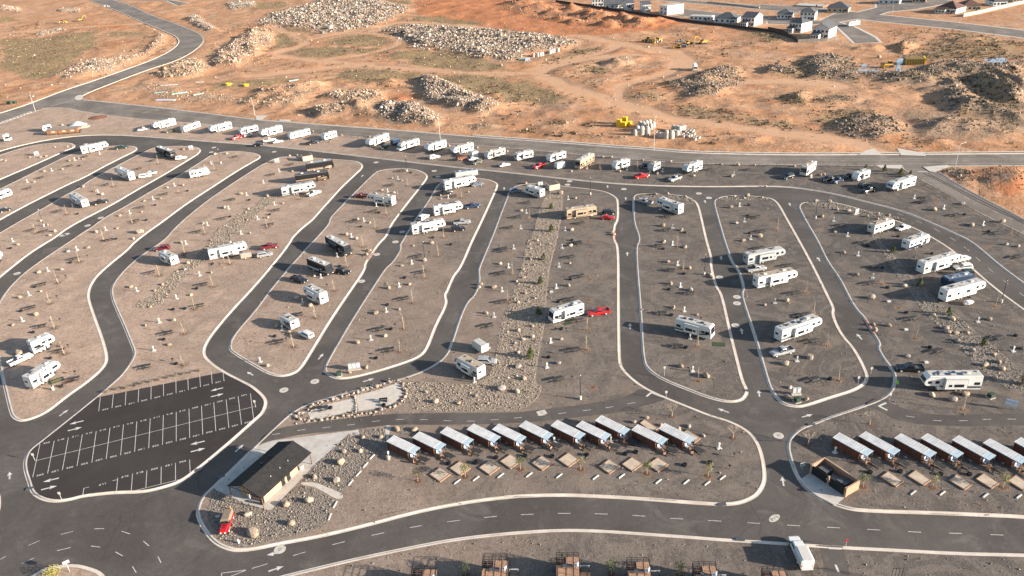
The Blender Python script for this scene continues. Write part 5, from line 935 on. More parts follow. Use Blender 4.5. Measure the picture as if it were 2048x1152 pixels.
# ---- white service truck at the bottom edge
def service_truck():
    a, b = P('E3', 165, 935), P('E3', 240, 1105); d = (a-b); d.z = 0; d.normalize(); c = P('E3', 250, 985, 0); rz = math.atan2(d.y, d.x)
    t = thing('service_truck', 'white service truck with long utility box parked below the main road', 'truck', (c.x, c.y, 0), rz); h = 3.4
    M().loft([(-h, 1.0, .5, .9, 1.0, .98), (.4, 1.02, .42, .95, 1.1, .97), (1.9, 1.02, .42, .95, 1.15, .95), (h-.4, .98, .42, .92, 1.12, .88), (h-.08, .9, .45, .85, 1.0, .78), (h, .84, .5, .75, .85, .7)]).build('body', 'white', t)
    M().loft([(2.05, .95, 1.05, 1.1, 1.16, .88), (1.35, .9, 1.05, 1.65, 1.88, .74), (.5, .9, 1.05, 1.7, 1.92, .75), (.0, .9, 1.05, 1.68, 1.9, .75), (-.15, .92, 1.05, 1.12, 1.2, .86)]).build('cab', 'white', t)
    bx = M().prism([(-h-.02, .75), (-.25, .75), (-.25, 2.25), (-h-.02, 2.3)], -1.08, 1.08, .08, .12, 2.3).build('utility_box', 'white', t)
    M().box((-1.8, 0, 2.34), (3.1, 1.5, .05)).build('box_lid', 'offwhite', t)
    for s in (-1, 1):
        for k in range(3): o = M().box((-2.9+k*1.0, s*1.09, 1.35), (.85, .03, .85)).build('locker_door', 'offwhite', t); M().box((-2.9+k*1.0+.3, s*1.11, 1.4), (.05, .03, .15)).build('handle', 'dgrey', o)
        M().box((.75, s*.93, 1.42), (1.5, .05, .42)).build('side_window', 'glass', t); M().box((1.65, s*1.2, 1.35), (.2, .3, .25)).build('mirror', 'black', t); M().box((h-.02, s*.7, .78), (.06, .3, .18)).build('headlight', 'headlight', t); M().box((-h-.03, s*.9, 1.1), (.03, .14, .4)).build('tail_lamp', 'red', t)
        for x in (h-1.0, -h+1.5): wheel(t, x, s*.9, .42, .28)
    M().plate([(2.05, -.82, 1.2), (2.05, .82, 1.2), (1.42, .7, 1.82), (1.42, -.7, 1.82)], .015).build('windscreen', 'glass', t)
    M().box((-h-.03, 0, 1.5), (.02, 1.7, 1.1)).build('rear_door', 'white', t); M().box((-h-.2, 0, .6), (.3, 1.9, .15)).build('rear_bumper', 'lgrey', t)
service_truck()
# ---- vintage red canvas-top truck
def red_truck():
    f, b = P('E0', 1795, 822), P('E0', 1840, 690); d = f-b; d.z = 0; d.normalize(); c = (f+b)/2; t = thing('vintage_truck', 'bright red vintage off-road wagon with tan canvas top on cobbles', 'truck', (c.x, c.y, .06), math.atan2(d.y, d.x)); h = 2.5
    M().loft([(-h, .82, .55, 1.0, 1.1, .82), (.6, .84, .5, 1.0, 1.12, .82), (.65, .72, .5, .95, 1.15, .6), (h-.25, .66, .5, .95, 1.1, .5), (h, .6, .55, .9, 1.0, .5)]).build('body', 'red', t)
    for s in (-1, 1):
        M().loft([(1.15, .18, .75, .85, .9, .18), (1.6, .2, .8, .95, 1.0, .18), (2.3, .18, .75, .85, .9, .16)]).build('fender', 'red', t).location.y = s*.72
        M().tube((h+.02, s*.38, .8), (h+.1, s*.38, .8), .13, n=10).build('headlight', 'headlight', t); M().box((.3, s*.83, 1.35), (.75, .03, .4)).build('side_window', 'glass', t)
        for x in (1.7, -1.6): wheel(t, x, s*.75, .42, .22)
        M().box((-.9, s*.85, .8), (2.6, .05, .3)).build('side_panel', 'red', t)
    M().prism([(-h+.02, 1.08), (.62, 1.08), (.5, 1.85), (.3, 1.98), (-h+.1, 1.95), (-h+.02, 1.85)], -.8, .8, .12, .15, 1.98).build('canvas_top', 'canvas', t)
    M().plate([(.66, -.66, 1.2), (.66, .66, 1.2), (.55, .62, 1.72), (.55, -.62, 1.72)], .02).build('windscreen', 'glass', t); M().box((h+.12, 0, .62), (.1, 1.5, .12)).build('front_bumper', 'dgrey', t)
    for x in (1.0, 1.5): M().box((x, 0, 1.15), (.3, .5, .03)).build('hood_vent', 'dred', t)
red_truck()
# ================================================================ SITE FURNITURE read off the photograph
TB=dict(B0=[(560,445),(330,540),(230,625),(680,372),(470,808),(850,597),(1320,672),(1130,778),(1090,885),(880,1040),(1220,405),(1880,372),(1780,868),(1585,972),(1860,715),(1110,470),(260,960),(360,970),(990,290),(460,250)],
 B1=[(1080,600),(945,810),(790,888),(1580,690),(130,515),(165,800),(120,915),(1160,485),(1980,1110),(2030,940),(280,435)],
 B2=[(120,740),(45,855),(550,905),(530,1065),(1240,850),(1230,960),(1960,855),(1580,475),(1890,475),(2000,970),(1985,1105)],
 B3=[(1230,735),(1500,840),(590,920),(1820,985),(1265,700),(1250,735)],
 C0=[(600,150),(340,355),(255,540),(335,690),(480,890),(600,1115),(1210,260),(1630,355),(1600,525),(1345,745),(1170,1015),(1460,135)],
 C1=[(1300,130),(1330,255),(1190,468),(990,715),(1070,880),(185,815),(340,598),(1860,685),(1975,85),(1960,265),(1970,495)],
 C2=[(525,20),(470,135),(550,290),(470,475),(535,645),(500,880),(365,1115),(1270,240),(1420,425),(1200,585),(1325,850),(1170,45)],
 C3=[(770,20),(850,215),(820,345),(1150,630),(1360,890),(215,425),(290,600),(360,810),(370,1120),(1840,785),(1990,135),(160,205)], D1=[(535,312)])
PD=dict(B0=[(415,485),(220,575),(600,400),(785,655),(585,775),(1395,605),(1225,715),(1040,825),(848,960),(615,1115),(1690,430),(1830,790),(1660,920),(1975,680),(1490,1070),(1930,990),(105,1050),(800,352)],
 B1=[(1055,652),(1135,552),(965,767),(865,887),(765,1012),(1540,702),(150,757),(60,582),(185,490),(15,872)],
 B2=[(600,457),(920,477),(1205,492),(1775,517),(450,712),(425,962),(400,1102),(115,822),(70,947),(15,1107),(1285,942),(1285,1077),(1820,767),(1860,892),(1910,1032),(1185,792)],
 B3=[(635,1007),(525,885),(1405,787),(1720,917),(1170,705),(345,537)],
 C0=[(615,80),(385,247),(235,442),(180,647),(1600,282),(1095,407),(1412,467),(1277,657),(1232,882)],
 C1=[(650,132),(522,300),(375,497),(213,714),(1248,187),(1147,370),(1045,572),(920,797),(35,972),(1905,614),(2022,217),(1970,407),(1750,1135),(1860,862)],
 C2=[(377,212),(355,382),(310,817),(280,1017),(1325,197),(1347,372),(1378,567),(1425,787),(1445,1047)],
 C3=[(720,122),(838,300),(55,502),(232,967),(1680,652),(1960,887)], D2=[(338,577),(790,572),(1655,622)], D3=[(535,657)], D1=[(1062,690)])
FP=dict(B0=[(635,445),(620,830),(1500,645),(1240,760),(1170,880),(930,1030),(1840,852),(85,1105),(1995,718)],B1=[(840,932),(985,820),(1415,1020),(1560,1075),(110,835),(1240,500)],B2=[(480,1040),(1385,980),(1885,845),(1900,985),(1895,760)],B3=[(795,1085),(1570,835),(1765,970),(1040,1010)],
 C0=[(565,180),(280,375),(170,568),(265,738),(400,945),(1575,388),(1480,548),(1310,795),(1410,990),(1385,555),(1700,190)],C1=[(1190,302),(1050,518),(1080,712),(960,945),(670,210),(150,770)],C2=[(470,315),(370,495),(395,710),(295,938),(1375,270),(1255,395),(1275,600),(1390,860),(1210,70)],C3=[(795,42),(915,220),(955,380),(1105,580),(1295,858),(235,620),(495,1110),(1980,765),(1310,108)],D0=[(490,130)],D1=[(1540,750),(1755,742),(1920,702),(595,303),(1022,282)],D2=[(105,690),(320,692),(597,680),(907,672),(990,657),(1380,760),(1582,742)],D3=[(815,820),(1055,812),(1610,835),(1380,835)])
GR=dict(C0=[(705,135),(530,298),(460,462),(485,645),(550,855),(605,1068),(1385,968),(1760,205)],C1=[(245,803),(1270,292),(1115,690),(1020,915),(1385,108),(570,370)],C2=[(435,722),(415,905),(480,1108),(1510,638)],C3=[(675,300),(795,492),(580,120)],D2=[(1740,785),(1775,688)],B2=[(1885,760)])
TR=dict(B0=[(1268,432),(910,612),(535,835),(290,985),(1430,662),(1060,907),(830,1042),(1715,482),(1640,992),(1475,1142)],B1=[(1045,837),(955,947),(858,1095),(1140,717),(1215,607),(1503,1022),(1645,702),(90,942),(345,712)],B2=[(705,480),(1325,1110),(630,450),(1005,490),(140,872)],B3=[(1940,1002),(75,962)],
 C0=[(635,176),(465,342),(400,510),(435,706),(515,913),(1275,286),(1705,372),(1555,552),(1475,750),(1465,1002),(1475,106),(1840,192)],C1=[(730,216),(628,406),(475,621),(302,856),(1460,132),(1350,304),(1255,506),(1185,713),(1150,896),(2010,482)],C2=[(598,720),(598,878),(1370,242),(1485,852),(1490,1130),(5,277)],C3=[(910,352),(1818,532),(1180,790),(475,846),(565,1122),(300,422),(365,602)],D3=[(1560,320)])
SL=dict(C2=[(622,127),(625,315),(620,480)],B2=[(610,1050)],C3=[(1045,542)],D2=[(650,140)],B3=[(1350,715)],B1=[(1280,520)])
BO=dict(B0=[(440,295,.8),(540,292,.6),(580,290,.6),(240,378,.6),(325,378,.8),(370,368,.6),(10,400,.7),(45,405,.7),(555,405,.7),(355,490,.9),(500,475,.7),(275,575,.6),(760,650,.9),(820,675,.8),(665,612,1.1),(960,845,.8),(1135,815,.7),(1155,727,.7),(1285,708,.7),(1465,600,.8),(1340,620,.6),(1630,440,.5),(1720,352,.8),(1815,348,.8),(330,885,.7),(380,920,.8),(400,1000,.7),(440,970,.9),(150,1075,.7),(770,975,.8),(940,945,.7),(1120,980,1.4),(1070,1030,.7),(540,1130,.6),(710,1100,.6),(630,385,.6),(660,390,.6),(1625,905,.7),(1795,780,.8),(1930,670,.7),(1985,790,.6),(2000,985,.6),(1690,1040,.6),(1445,1060,.7),(1470,315,.9),(495,120,.9)],
 B1=[(1010,640,.6),(1090,545,.6),(1165,565,.7),(1105,660,.7),(815,872,.7),(910,900,.7),(725,995,.7),(805,1030,.7),(895,1125,.8),(1480,710,.7),(1700,655,.6),(1405,1065,.9),(1260,1085,.5),(215,745,.7),(90,690,.9),(95,860,.8),(270,365,.7),(330,360,.7),(290,490,.6),(455,168,.6),(685,200,.7),(905,215,.8),(1545,285,.7),(1770,300,.7),(590,255,.6),(2010,330,.7)],
 B2=[(725,375,.8),(795,378,.7),(1045,398,.8),(1270,410,.8),(1670,435,.8),(1810,440,.8),(1940,440,.8),(860,490,.9),(595,468,.7),(475,490,.7),(1160,510,.8),(1455,525,.8),(1755,530,.9),(1145,672,.9),(1245,668,.8),(1385,692,.7),(1780,690,.8),(1885,685,.9),(2000,700,.7),(510,705,.6),(480,958,.7),(470,1085,.7),(800,980,.7),(815,995,.7),(1210,925,.9),(1355,960,.9),(1215,1055,.9),(1380,1100,.8),(1750,780,.9),(1795,905,.9),(1850,1045,.9),(1985,1010,1.0),(110,585,.7),(390,668,1.2),(75,805,.9),(2030,610,.6)],
 B3=[(380,730,.9),(490,730,.9),(430,850,1.0),(645,805,.8),(555,795,.7),(790,850,.9),(875,870,.6),(885,830,.6),(965,840,.8),(535,975,.8),(605,1140,.8),(1330,800,1.0),(1630,922,.9),(1875,893,.9),(1555,750,1.0),(1905,1075,.7),(2000,1090,.6),(830,990,.7),(450,515,.9),(420,520,.8),(340,530,.7),(210,450,.7)],
 C0=[(545,90,.7),(705,60,.6),(315,258,.8),(495,235,.9),(160,460,.9),(330,410,.6),(290,597,1.1),(105,680,.7),(155,908,1.2),(1050,375,.8),(1240,405,.6),(1300,355,.7),(1505,185,.8),(1480,235,.7),(1690,260,.6),(1530,440,.7),(1165,682,.6),(1390,642,.8),(1355,838,.8),(1205,535,.6),(140,35,.7)],
 C1=[(885,118,.8),(910,85,.8),(470,285,.5),(325,465,.9),(435,525,.7),(165,690,.7),(265,740,.8),(90,1005,.8),(1165,205,.8),(1350,165,.9),(1060,385,.9),(1230,355,.6),(960,585,.8),(1145,555,.7),(1035,768,.8),(815,822,.9),(885,1020,.7),(1955,190,.7),(1905,378,.8),(1800,355,.8),(1785,380,.8),(1838,585,.7),(1410,25,.7),(1660,1100,.7),(750,1060,.6)],
 C2=[(140,30,.5),(225,35,.5),(305,30,.5),(148,65,.5),(150,155,.5),(90,235,.6),(130,195,.4),(180,200,.5),(95,300,.6),(40,330,.6),(245,270,.5),(150,375,.5),(110,425,.6),(180,465,.6),(50,500,.7),(130,490,.5),(130,625,.7),(165,690,.7),(50,725,.7),(90,795,.6),(165,775,.6),(25,825,.7),(50,905,.6),(50,1015,.8),(100,1110,.7),(450,365,.8),(470,45,.7),(460,185,.6),(395,795,.7),(370,985,.9),(1245,175,.9),(1420,228,.9),(1265,350,1.0),(1430,400,1.0),(1290,540,.9),(1478,597,.7),(1350,1010,.9),(1555,1090,.9),(1210,12,.9),(1380,55,.8),(1580,275,.8),(1600,295,.8),(2020,520,.7)],
 C3=[(605,97,.8),(710,275,.8),(830,462,1.0),(1090,370,.9),(840,675,.9),(855,720,.9),(965,685,.7),(1115,930,.9),(1435,735,1.0),(1425,705,.8),(1515,805,.9),(1810,915,.7),(1840,975,.7),(1865,1030,1.3),(1735,1000,.8),(1635,885,.8),(1770,635,.8),(140,990,1.0),(150,485,.8),(1905,35,.8),(2000,48,.7),(1590,740,.7),(1500,745,.7),(1320,600,.7),(1815,1100,.7),(1470,630,1.0),(2040,865,.8)],
 D1=[(705,655,.75),(835,650,.75),(680,745,1.0),(470,858,.8),(645,885,.8),(245,1080,.8),(430,1050,1.0),(855,540,.8),(1000,535,.7),(1130,475,.7),(1270,478,.8),(285,1230,.8),(1055,705,.6),(1355,175,.6),(1440,255,.8),(1760,205,.7),(1965,150,1.1),(1895,135,.6),(1855,265,.5),(1620,265,.6)],
 D2=[(975,418,.6),(1080,382,.6),(1190,440,.6),(1335,478,.7),(1415,450,.6),(1530,525,.6),(45,175,.7)],D3=[(1310,200,1.0),(1580,195,1.0),(1480,240,.9),(160,220,.7),(310,235,.7),(175,140,.7)],E0=[(1985,660,.7),(2030,815,1.2)])
tabs, peds, pits, grills = table_parts(), ped_parts(), pit_parts(), grill_parts()
base_ang = {'I0': .55, 'I1': .55, 'I2': .55, 'I3': .45}
for r, l in TB.items():
    for x, y in l:
        p = P(r, x, y+8); z = zone(p); d = P(r, x+20, y-5)-P(r, x, y); rz = math.atan2(d.y, d.x)+random.uniform(-.15, .15) if z != 'I8' else random.uniform(-.3, .1)
        multi('picnic_table', f'black metal picnic table {isl_desc[z]}', 'table', tabs, (p.x, p.y, 0.02 if r == 'D1' else 0), rz, f'picnic tables {isl_desc[z]}')
for r, l in PD.items():
    for x, y in l: p = P(r, x, y+4); z = zone(p); multi('hookup_pedestal', f'white utility hookup post {isl_desc[z]}', 'hookup post', peds, (p.x, p.y, 0), random.uniform(-.3, .3), f'hookup posts {isl_desc[z]}')
for r, l in FP.items():
    for x, y in l: p = P(r, x, y+4); z = zone(p); multi('fire_pit', f'round black steel fire pit {isl_desc[z]}', 'fire pit', pits, (p.x, p.y, .02 if (r == 'D1' and x < 1100) else 0), random.uniform(0, 6), f'fire pits {isl_desc[z]}')
for r, l in GR.items():
    for x, y in l: p = P(r, x, y+8); z = zone(p); multi('park_grill', f'black post grill {isl_desc[z]}', 'grill', grills, (p.x, p.y, 0), random.uniform(0, 6), f'post grills {isl_desc[z]}')
ytp = [young_tree_parts(k, h) for k, h in enumerate((3.6, 4.0, 4.3, 3.8))]
for r, l in TR.items():
    for x, y in l:
        p = P(r, x, y); z = zone(p); k = random.randrange(4); multi('young_tree', f'bare staked young tree {isl_desc[z]}', 'tree', ytp[k], (p.x, p.y, 0), random.uniform(0, 6), f'young trees {isl_desc[z]}')
for r, l in SL.items():
    for x, y in l:
        p = P(r, x, y); z = zone(p); t = thing('tree_pit', f'empty mulched tree pit {isl_desc[z]}', 'tree pit', (p.x, p.y, 0), 0, f'empty tree pits {isl_desc[z]}')
        M().tube((0, 0, 0), (0, 0, .035), .6, .5, n=12).build('mulch', 'mulch', t); blot(int(x), 1.9).build('bare_soil', 'soil', t)
for r, l in BO.items():
    for x, y, s in l: boulder(P(r, x, y+4), s*1.0)
# evergreens
pps = [pine_parts(k) for k in range(3)]
for r, x, y, s, lb in (('B2',315,792,.95,'small pine in the cobble swale near the bin store'),('B2',315,972,1.1,'small pine in the cobble swale beside the tan motorhome'),('C2',255,158,1,'small pine in the cobble swale opposite the empty sites'),('C2',230,352,1.1,'small pine in the cobble swale above the white motorhome'),('C2',215,598,1.1,'small pine at the nose of the white motorhome'),('C2',150,942,1.25,'small pine low in the cobble swale'),('C3',1000,103,.95,'small pine beside the navy striped trailer'),('C3',1215,368,1.05,'small pine above the navy cargo trailer'),('C3',1445,598,1,'small pine at the tail of the large white fifth wheel'),('C3',1720,848,1,'small pine halfway down the east cobble swale'),('C3',2035,1148,1.3,'large pine at the foot of the east cobble swale'),('B3',780,478,.95,'westmost of four young pines by the street'),('B3',930,492,1.1,'second young pine from the west by the street fence'),('B3',1060,518,1.15,'third young pine by the access road corner'),('B3',1135,538,1.1,'young pine closest to the access road')):
    p = P(r, x, y); multi('pine_tree', lb, 'tree', random.choice(pps), (p.x, p.y, 0), random.uniform(0, 6), 'small pines', s)
ltp = {m: [leafy_tree_parts(k, m) for k in range(2)] for m in ('leaf', 'leaf_pale')}
for r, x, y, m, lb in (('D1',1295,890,'leaf_pale','slim pale green sapling at the west end of the tent pads'),('D1',1675,855,'leaf_pale','slim pale green sapling at the corner of the second tent pad'),('D2',68,795,'leaf','green sapling between the third and fourth tent pads'),('D2',550,795,'leaf_pale','green sapling beside the middle tent pads'),('D2',1080,830,'leaf','dark green sapling between the last two tent pads'),('D2',1568,850,'leaf_pale','pale green sapling near the east wheel stops'),('D3',760,935,'leaf','bushy dark green tree at the corner of the bin enclosure'),('D3',1315,940,'leaf_pale','olive sapling between the east tent pads'),('D3',1880,940,'leaf_pale','wide olive sapling beside the last east tent pads'),('E2',795,1140,'leaf','green sapling between two rooftop deck cabins'),('E1',1680,1150,'leaf','green sapling beside the west rooftop deck cabin'),('E2',1340,1150,'leaf_pale','sparse sapling between the east rooftop deck cabins')):
    p = P(r, x, y); multi('leafy_tree', lb, 'tree', random.choice(ltp[m]), (p.x, p.y, 0), random.uniform(0, 6), 'saplings by the cabins')
wtp = [white_tree_parts(k) for k in range(2)]
for r, x, y, lb in (('D2',1280,370,'bare pale branching tree north of the eastern cabin pair'),('D2',1768,545,'bare pale branching tree near the rounded kerb'),('D3',815,435,'bare pale branching tree below the east walkway'),('D3',320,595,'bare pale branching tree in the shade by the bin enclosure')):
    p = P(r, x, y); multi('bare_tree', lb, 'tree', random.choice(wtp), (p.x, p.y, 0), random.uniform(0, 6), 'bare pale trees')
dsp = [shrub_parts(k, 'dryshrub') for k in range(3)]; gsp = shrub_parts(9, 'leaf_yellow', 700, (1.5, 1.5, 1.0))
for x, y in ((850,178),(925,158),(1000,148),(1075,128),(1130,112),(1195,98),(1265,82),(1335,65),(1400,50),(1460,35),(1520,25),(1590,10)): p = P('D0', x, y); multi('dry_shrub', 'low dry shrub in the row above the numbered car park', 'shrub', random.choice(dsp), (p.x, p.y, 0), random.uniform(0, 6), 'dry shrubs above the car park')
p = px(107, 1150); multi('yellow_shrub', 'large yellow green shrub on the roundabout', 'shrub', gsp, (p.x, p.y, 0)); p = px(20, 1156); multi('yellow_shrub', 'small shrub at the rim of the roundabout', 'shrub', shrub_parts(12, 'leaf_yellow', 200, (.8, .8, .5)), (p.x, p.y, 0)) if False else None
# ================================================================ LAMPS, SIGNS
for r, x, y, lb in (('B0',1768,428,'black lamp post on the tan strip by the ring road'),('B0',352,930,'black lamp post standing on boulders beside the narrow lane'),('B1',1207,492,'black lamp post at the head of the black motorhome strip'),('C1',1352,165,'black lamp post beside picnic table and boulder on the middle strip'),('B2',627,677,'black lamp post on the wide island by the ring road'),('B3',380,868,'black lamp post at the head of the east island'),('C2',1537,278,'black lamp post beside the lane opposite the pale trailers'),('C3',1865,500,'black lamp post by the east ring road'),('D0',425,158,'black lamp post in front of the large plain fifth wheel'),('D2',547,234,'black lamp post above the walkway'),('B0',1845,1068,'black lamp post at the tail of the long cobble swale trailer')):
    p = P(r, x, y); lamp(p, None, lb)
for r, x, y, hg, tp, lb in (('A0',283,888,9.5,(-.3,1),'tall grey street lamp at the road junction'),('B2',1135,320,14.5,(.0,-1),'tall grey street lamp on the street kerb by the precast rings'),('B1',1475,247,12,(0,-1),'tall grey street lamp behind the grey banded fifth wheel'),('B3',1495,472,9.5,(1,.3),'tall grey street lamp at the access road corner'),('A3',990,135,9,(1,0),'tall grey street lamp in the housing estate'),('A0',2040,925,9.5,(0,-1),'tall grey street lamp beside the dirt bank')):
    p = P(r, x, y); lamp(p, tp, lb, True, hg, 0 if r != 'A3' else .1)
def sign(p, label, h=2.0, face='offwhite', back='lgrey', w=.5, hh=.6, rz=0, z=0):
    t = thing('road_sign', label, 'sign', (p.x, p.y, z), rz); M().tube((0, 0, 0), (0, 0, h), .035, n=6).build('post', 'lgrey', t); M().box((0, -.03, h-.25), (w, .03, hh)).build('sign_panel', face, t); return t
sign(P('D0', 280, 725), 'small post sign at the west end of the stall centre line', 1.9); sign(P('D0', 495, 1040), 'small post sign at the south rim of the car park', 2.0); sign(P('D0', 2046, 298), 'small post sign at the east tip of the car park', 1.9)
sign(P('E3', 620, 925), 'red stop sign at the south walkway crossing', 1.9, 'red', w=.45, hh=.45); sign(P('D2', 1232, 228), 'small white sign where the walkway meets the lane', 2.0); sign(P('D3', 970, 250), 'small grey post sign at the east walkway end', 2.1); sign(P('D3', 718, 112), 'small grey post sign in front of the black nosed trailer', 2.0); sign(P('C3', 822, 1072), 'white post sign at the lane corner', 1.8); sign(P('C2', 1218, 1088), 'tall thin sign post at the lane bend', 2.6)
sign(px(140, 1144), 'grey sign on twin posts on the roundabout', 2.6, 'lgrey', w=1.0, rz=.6)
def cabinets(p, label, rz=0, n=2, mt='rvgrey'):
    t = thing('utility_cabinet', label, 'utility cabinet', (p.x, p.y, 0), rz)
    for k in range(n):
        o = M().box((k*.95-.5*(n-1), 0, 1.15), (.85, .45, 1.3)).build('cabinet', mt, t); M().box((k*.95-.5*(n-1), -.24, 1.15), (.7, .02, 1.1)).build('cabinet_door', 'lgrey', o)
    for s in (-1, 1): M().box((s*.55*n*.8, 0, .9), (.08, .08, 1.8)).build('post', 'lgrey', t)
    M().box((0, 0, .05), (1.1*n, .9, .1)).build('concrete_pad', 'slabpale', t)
def transformer(p, label, mt='green'): t = thing('transformer_box', label, 'transformer', (p.x, p.y, 0), .3); M().box((0, 0, .55), (1.1, 1.0, .95), 0, .95, .95).build('housing', mt, t); M().box((0, -.51, .5), (.9, .03, .75)).build('door', mt, t); M().box((0, 0, .04), (1.5, 1.4, .08)).build('concrete_pad', 'slabpale', t)
for r, x, y, n, rz, lb in (('C1',790,1035,3,.15,'row of grey utility cabinets at the south tip of the middle strip'),('D3',225,195,2,0,'pair of grey utility cabinets at the lane corner'),('B0',295,362,2,.5,'pair of grey utility cabinets on the loop end'),('B0',1530,315,2,.3,'pair of grey utility cabinets behind the black striped motorhome'),('B1',170,420,2,.3,'pair of grey utility cabinets by the west bin store'),('B2',228,610,2,.2,'pair of grey utility cabinets beside the north bin store'),('B3',705,832,2,.6,'pair of pale utility cabinets at the head of the east island')): cabinets(P(r, x, y), lb, rz, n)
for r, x, y, lb in (('C1',665,1082,'green transformer box below the grey utility cabinets'),('D3',232,252,'dark green transformer box at the lane corner'),('D3',1780,218,'dark green utility box below the blue solar fifth wheel')): transformer(P(r, x, y), lb)
def info_board():
    p = P('D3', 1935, 310); t = thing('information_board', 'white two panel information board by the east walkway', 'sign board', (p.x, p.y, 0), R(-35))
    for s in (-1, 1): M().box((s*.75, .05, 1.1), (.1, .1, 2.2)).build('post', 'lgrey', t)
    for k in range(2): M().box((0, -.06, 1.0+k*.85), (2.3, .05, .72)).build('panel', 'bluewhite' if k else 'white', t)
info_board()
def loose(name, label, cat, parts, p, rz=0, z=0):
    t = thing(name, label, cat, (p.x, p.y, z), rz)
    for nm, m, mt in parts: m.build(nm, mt, t)
loose('green_notice', 'small green and white notice board by the bin enclosure', 'sign', [('board', M().box((0, 0, 1.2), (1.0, .06, .8)), 'white'), ('post', M().box((0, .05, .6), (.08, .08, 1.2)), 'lgrey'), ('stripe', M().box((0, -.035, 1.35), (.9, .02, .14)), 'green'), ('stripe', M().box((0, -.035, 1.05), (.9, .02, .14)), 'green')], P('D3', 272, 795), .2)
loose('fire_hydrant', 'pale blue fire hydrant near the red vintage truck', 'hydrant', [('barrel', M().tube((0, 0, 0), (0, 0, .75), .16, n=10), 'bluewhite'), ('bonnet', M().tube((0, 0, .75), (0, 0, .95), .18, .06, n=10), 'white'), ('outlet', M().tube((-.28, 0, .5), (.28, 0, .5), .08, n=8), 'white')], P('E0', 1910, 890))
loose('small_notice', 'small white notice lying beside the vintage truck', 'sign', [('panel', M().box((0, 0, .5), (.7, .05, .45)), 'white'), ('stake', M().box((0, .03, .25), (.06, .04, .5)), 'lgrey')], P('E0', 1745, 690), .3)
loose('traffic_cone', 'small orange cone behind the vintage truck', 'cone', [('cone', M().tube((0, 0, .04), (0, 0, .6), .16, .04, n=10), 'orange'), ('base', M().box((0, 0, .02), (.42, .42, .04)), 'orange')], P('E0', 1845, 618), 0, .1)
loose('green_mat', 'green outdoor mat beside the large plain fifth wheel', 'mat', [('mat', M().box((0, 0, .02), (3.4, 2.0, .03)), 'green'), ('pattern', M().box((0, 0, .04), (2.2, .9, .01)), 'leaf_pale')], P('D0', 450, 85), .6); loose('green_mat', 'green turf mat at the door of the black windowed motorhome', 'mat', [('mat', M().box((0, 0, .02), (3.0, 1.8, .03)), 'green_mat'), ('edge', M().box((0, -.92, .025), (3.0, .08, .04)), 'green')], P('C2', 1655, 835), -.2); loose('green_mat', 'small green turf mat at the steps of the white motorhome', 'mat', [('mat', M().box((0, 0, .02), (2.0, 1.3, .03)), 'green_mat'), ('edge', M().box((0, -.66, .025), (2.0, .06, .04)), 'green')], P('C2', 440, 668), .3); loose('brown_mat', 'brown outdoor mat between table and large fifth wheel', 'mat', [('mat', M().box((0, 0, .02), (2.6, 1.6, .03)), 'deckdark'), ('edge', M().box((0, -.82, .025), (2.6, .06, .04)), 'rvbrown')], P('D0', 545, 95), .6)
loose('stone_planter', 'round grey stone block beside the grey pickup', 'stone block', [('block', M().tube((0, 0, 0), (0, 0, .85), .75, .7, n=14), 'boulder_grey'), ('top', M().tube((0, 0, .85), (0, 0, .9), .66, .6, n=14), 'boulder')], P('C3', 335, 945))
loose('folding_chair', 'lime green folding chair in front of the black nosed fifth wheel', 'chair', [('seat', M().box((0, 0, .42), (.5, .5, .05)), 'lime'), ('backrest', M().box((0, .25, .75), (.5, .06, .6)), 'lime')]+[('leg', M().box((sx*.22, sy*.22, .2), (.04, .04, .4)), 'dgrey') for sx in (-1, 1) for sy in (-1, 1)], P('D3', 1035, 122))
for r, x, y, lb in (('C3',965,494,'low white utility box near the empty tree pit'),('C3',1103,720,'low white utility box beside the double boulder at the kerb'),('C3',1265,982,'low white utility box behind the black pickup'),('C2',315,417,'low white utility box at the edge of the cobble swale')): p = P(r, x, y); loose('valve_box', lb, 'utility box', [('box', M().box((0, 0, .16), (.9, .6, .32)), 'offwhite'), ('lid', M().box((0, 0, .34), (.8, .5, .04)), 'lgrey')], p)
loose('boat_cover', 'grey covered machine beside the large white fifth wheel', 'covered load', [('cover', M().loft([(-1.6, .3, .35, .6, .8, .15), (-.8, .8, .35, .9, 1.2, .3), (.6, .8, .35, .8, 1.05, .35), (1.6, .4, .35, .6, .7, .2)]), 'offwhite'), ('trailer_frame', M().box((0, 0, .28), (3.0, .9, .1)), 'dgrey'), ('wheel', M().tube((-.2, -.8, .28), (-.2, -.6, .28), .28, n=10), 'rubber'), ('wheel', M().tube((-.2, .6, .28), (-.2, .8, .28), .28, n=10), 'rubber')], P('C3', 1600, 515), .4)
# bench on the court
loose('court_bench', 'black slatted bench on the eastern court slab', 'bench', [('seat', M().box((0, 0, .46), (1.9, .45, .05)), 'black'), ('backrest', M().box((0, .24, .8), (1.9, .05, .5)), 'black'), ('leg', M().box((-.8, 0, .22), (.08, .5, .44)), 'black'), ('leg', M().box((.8, 0, .22), (.08, .5, .44)), 'black')], P('D1', 1020, 258), .1, .02)
# stone edging of the courts
edge = chaikin(PR('D1', [(400,345),(300,360),(330,400),(430,410),(520,400),(640,380),(760,365),(880,350),(980,335),(1080,300),(1170,255),(1210,205),(1180,150),(1160,90),(1100,85),(1000,125),(900,150),(780,190),(640,230),(520,265),(440,290)]), 1)
for q in resample(edge, 1.05, True): boulder(q+Vector((random.uniform(-.3, .3), random.uniform(-.3, .3), 0)), random.uniform(.34, .55), None, 'border stone edging the two court slabs', 'border stones of the courts')
for q in resample(PR('D1', [(790,215),(800,270),(800,335)]), .7): boulder(q, .32, 'boulder_grey', 'border stone in the line between the two court slabs', 'stones between the courts')
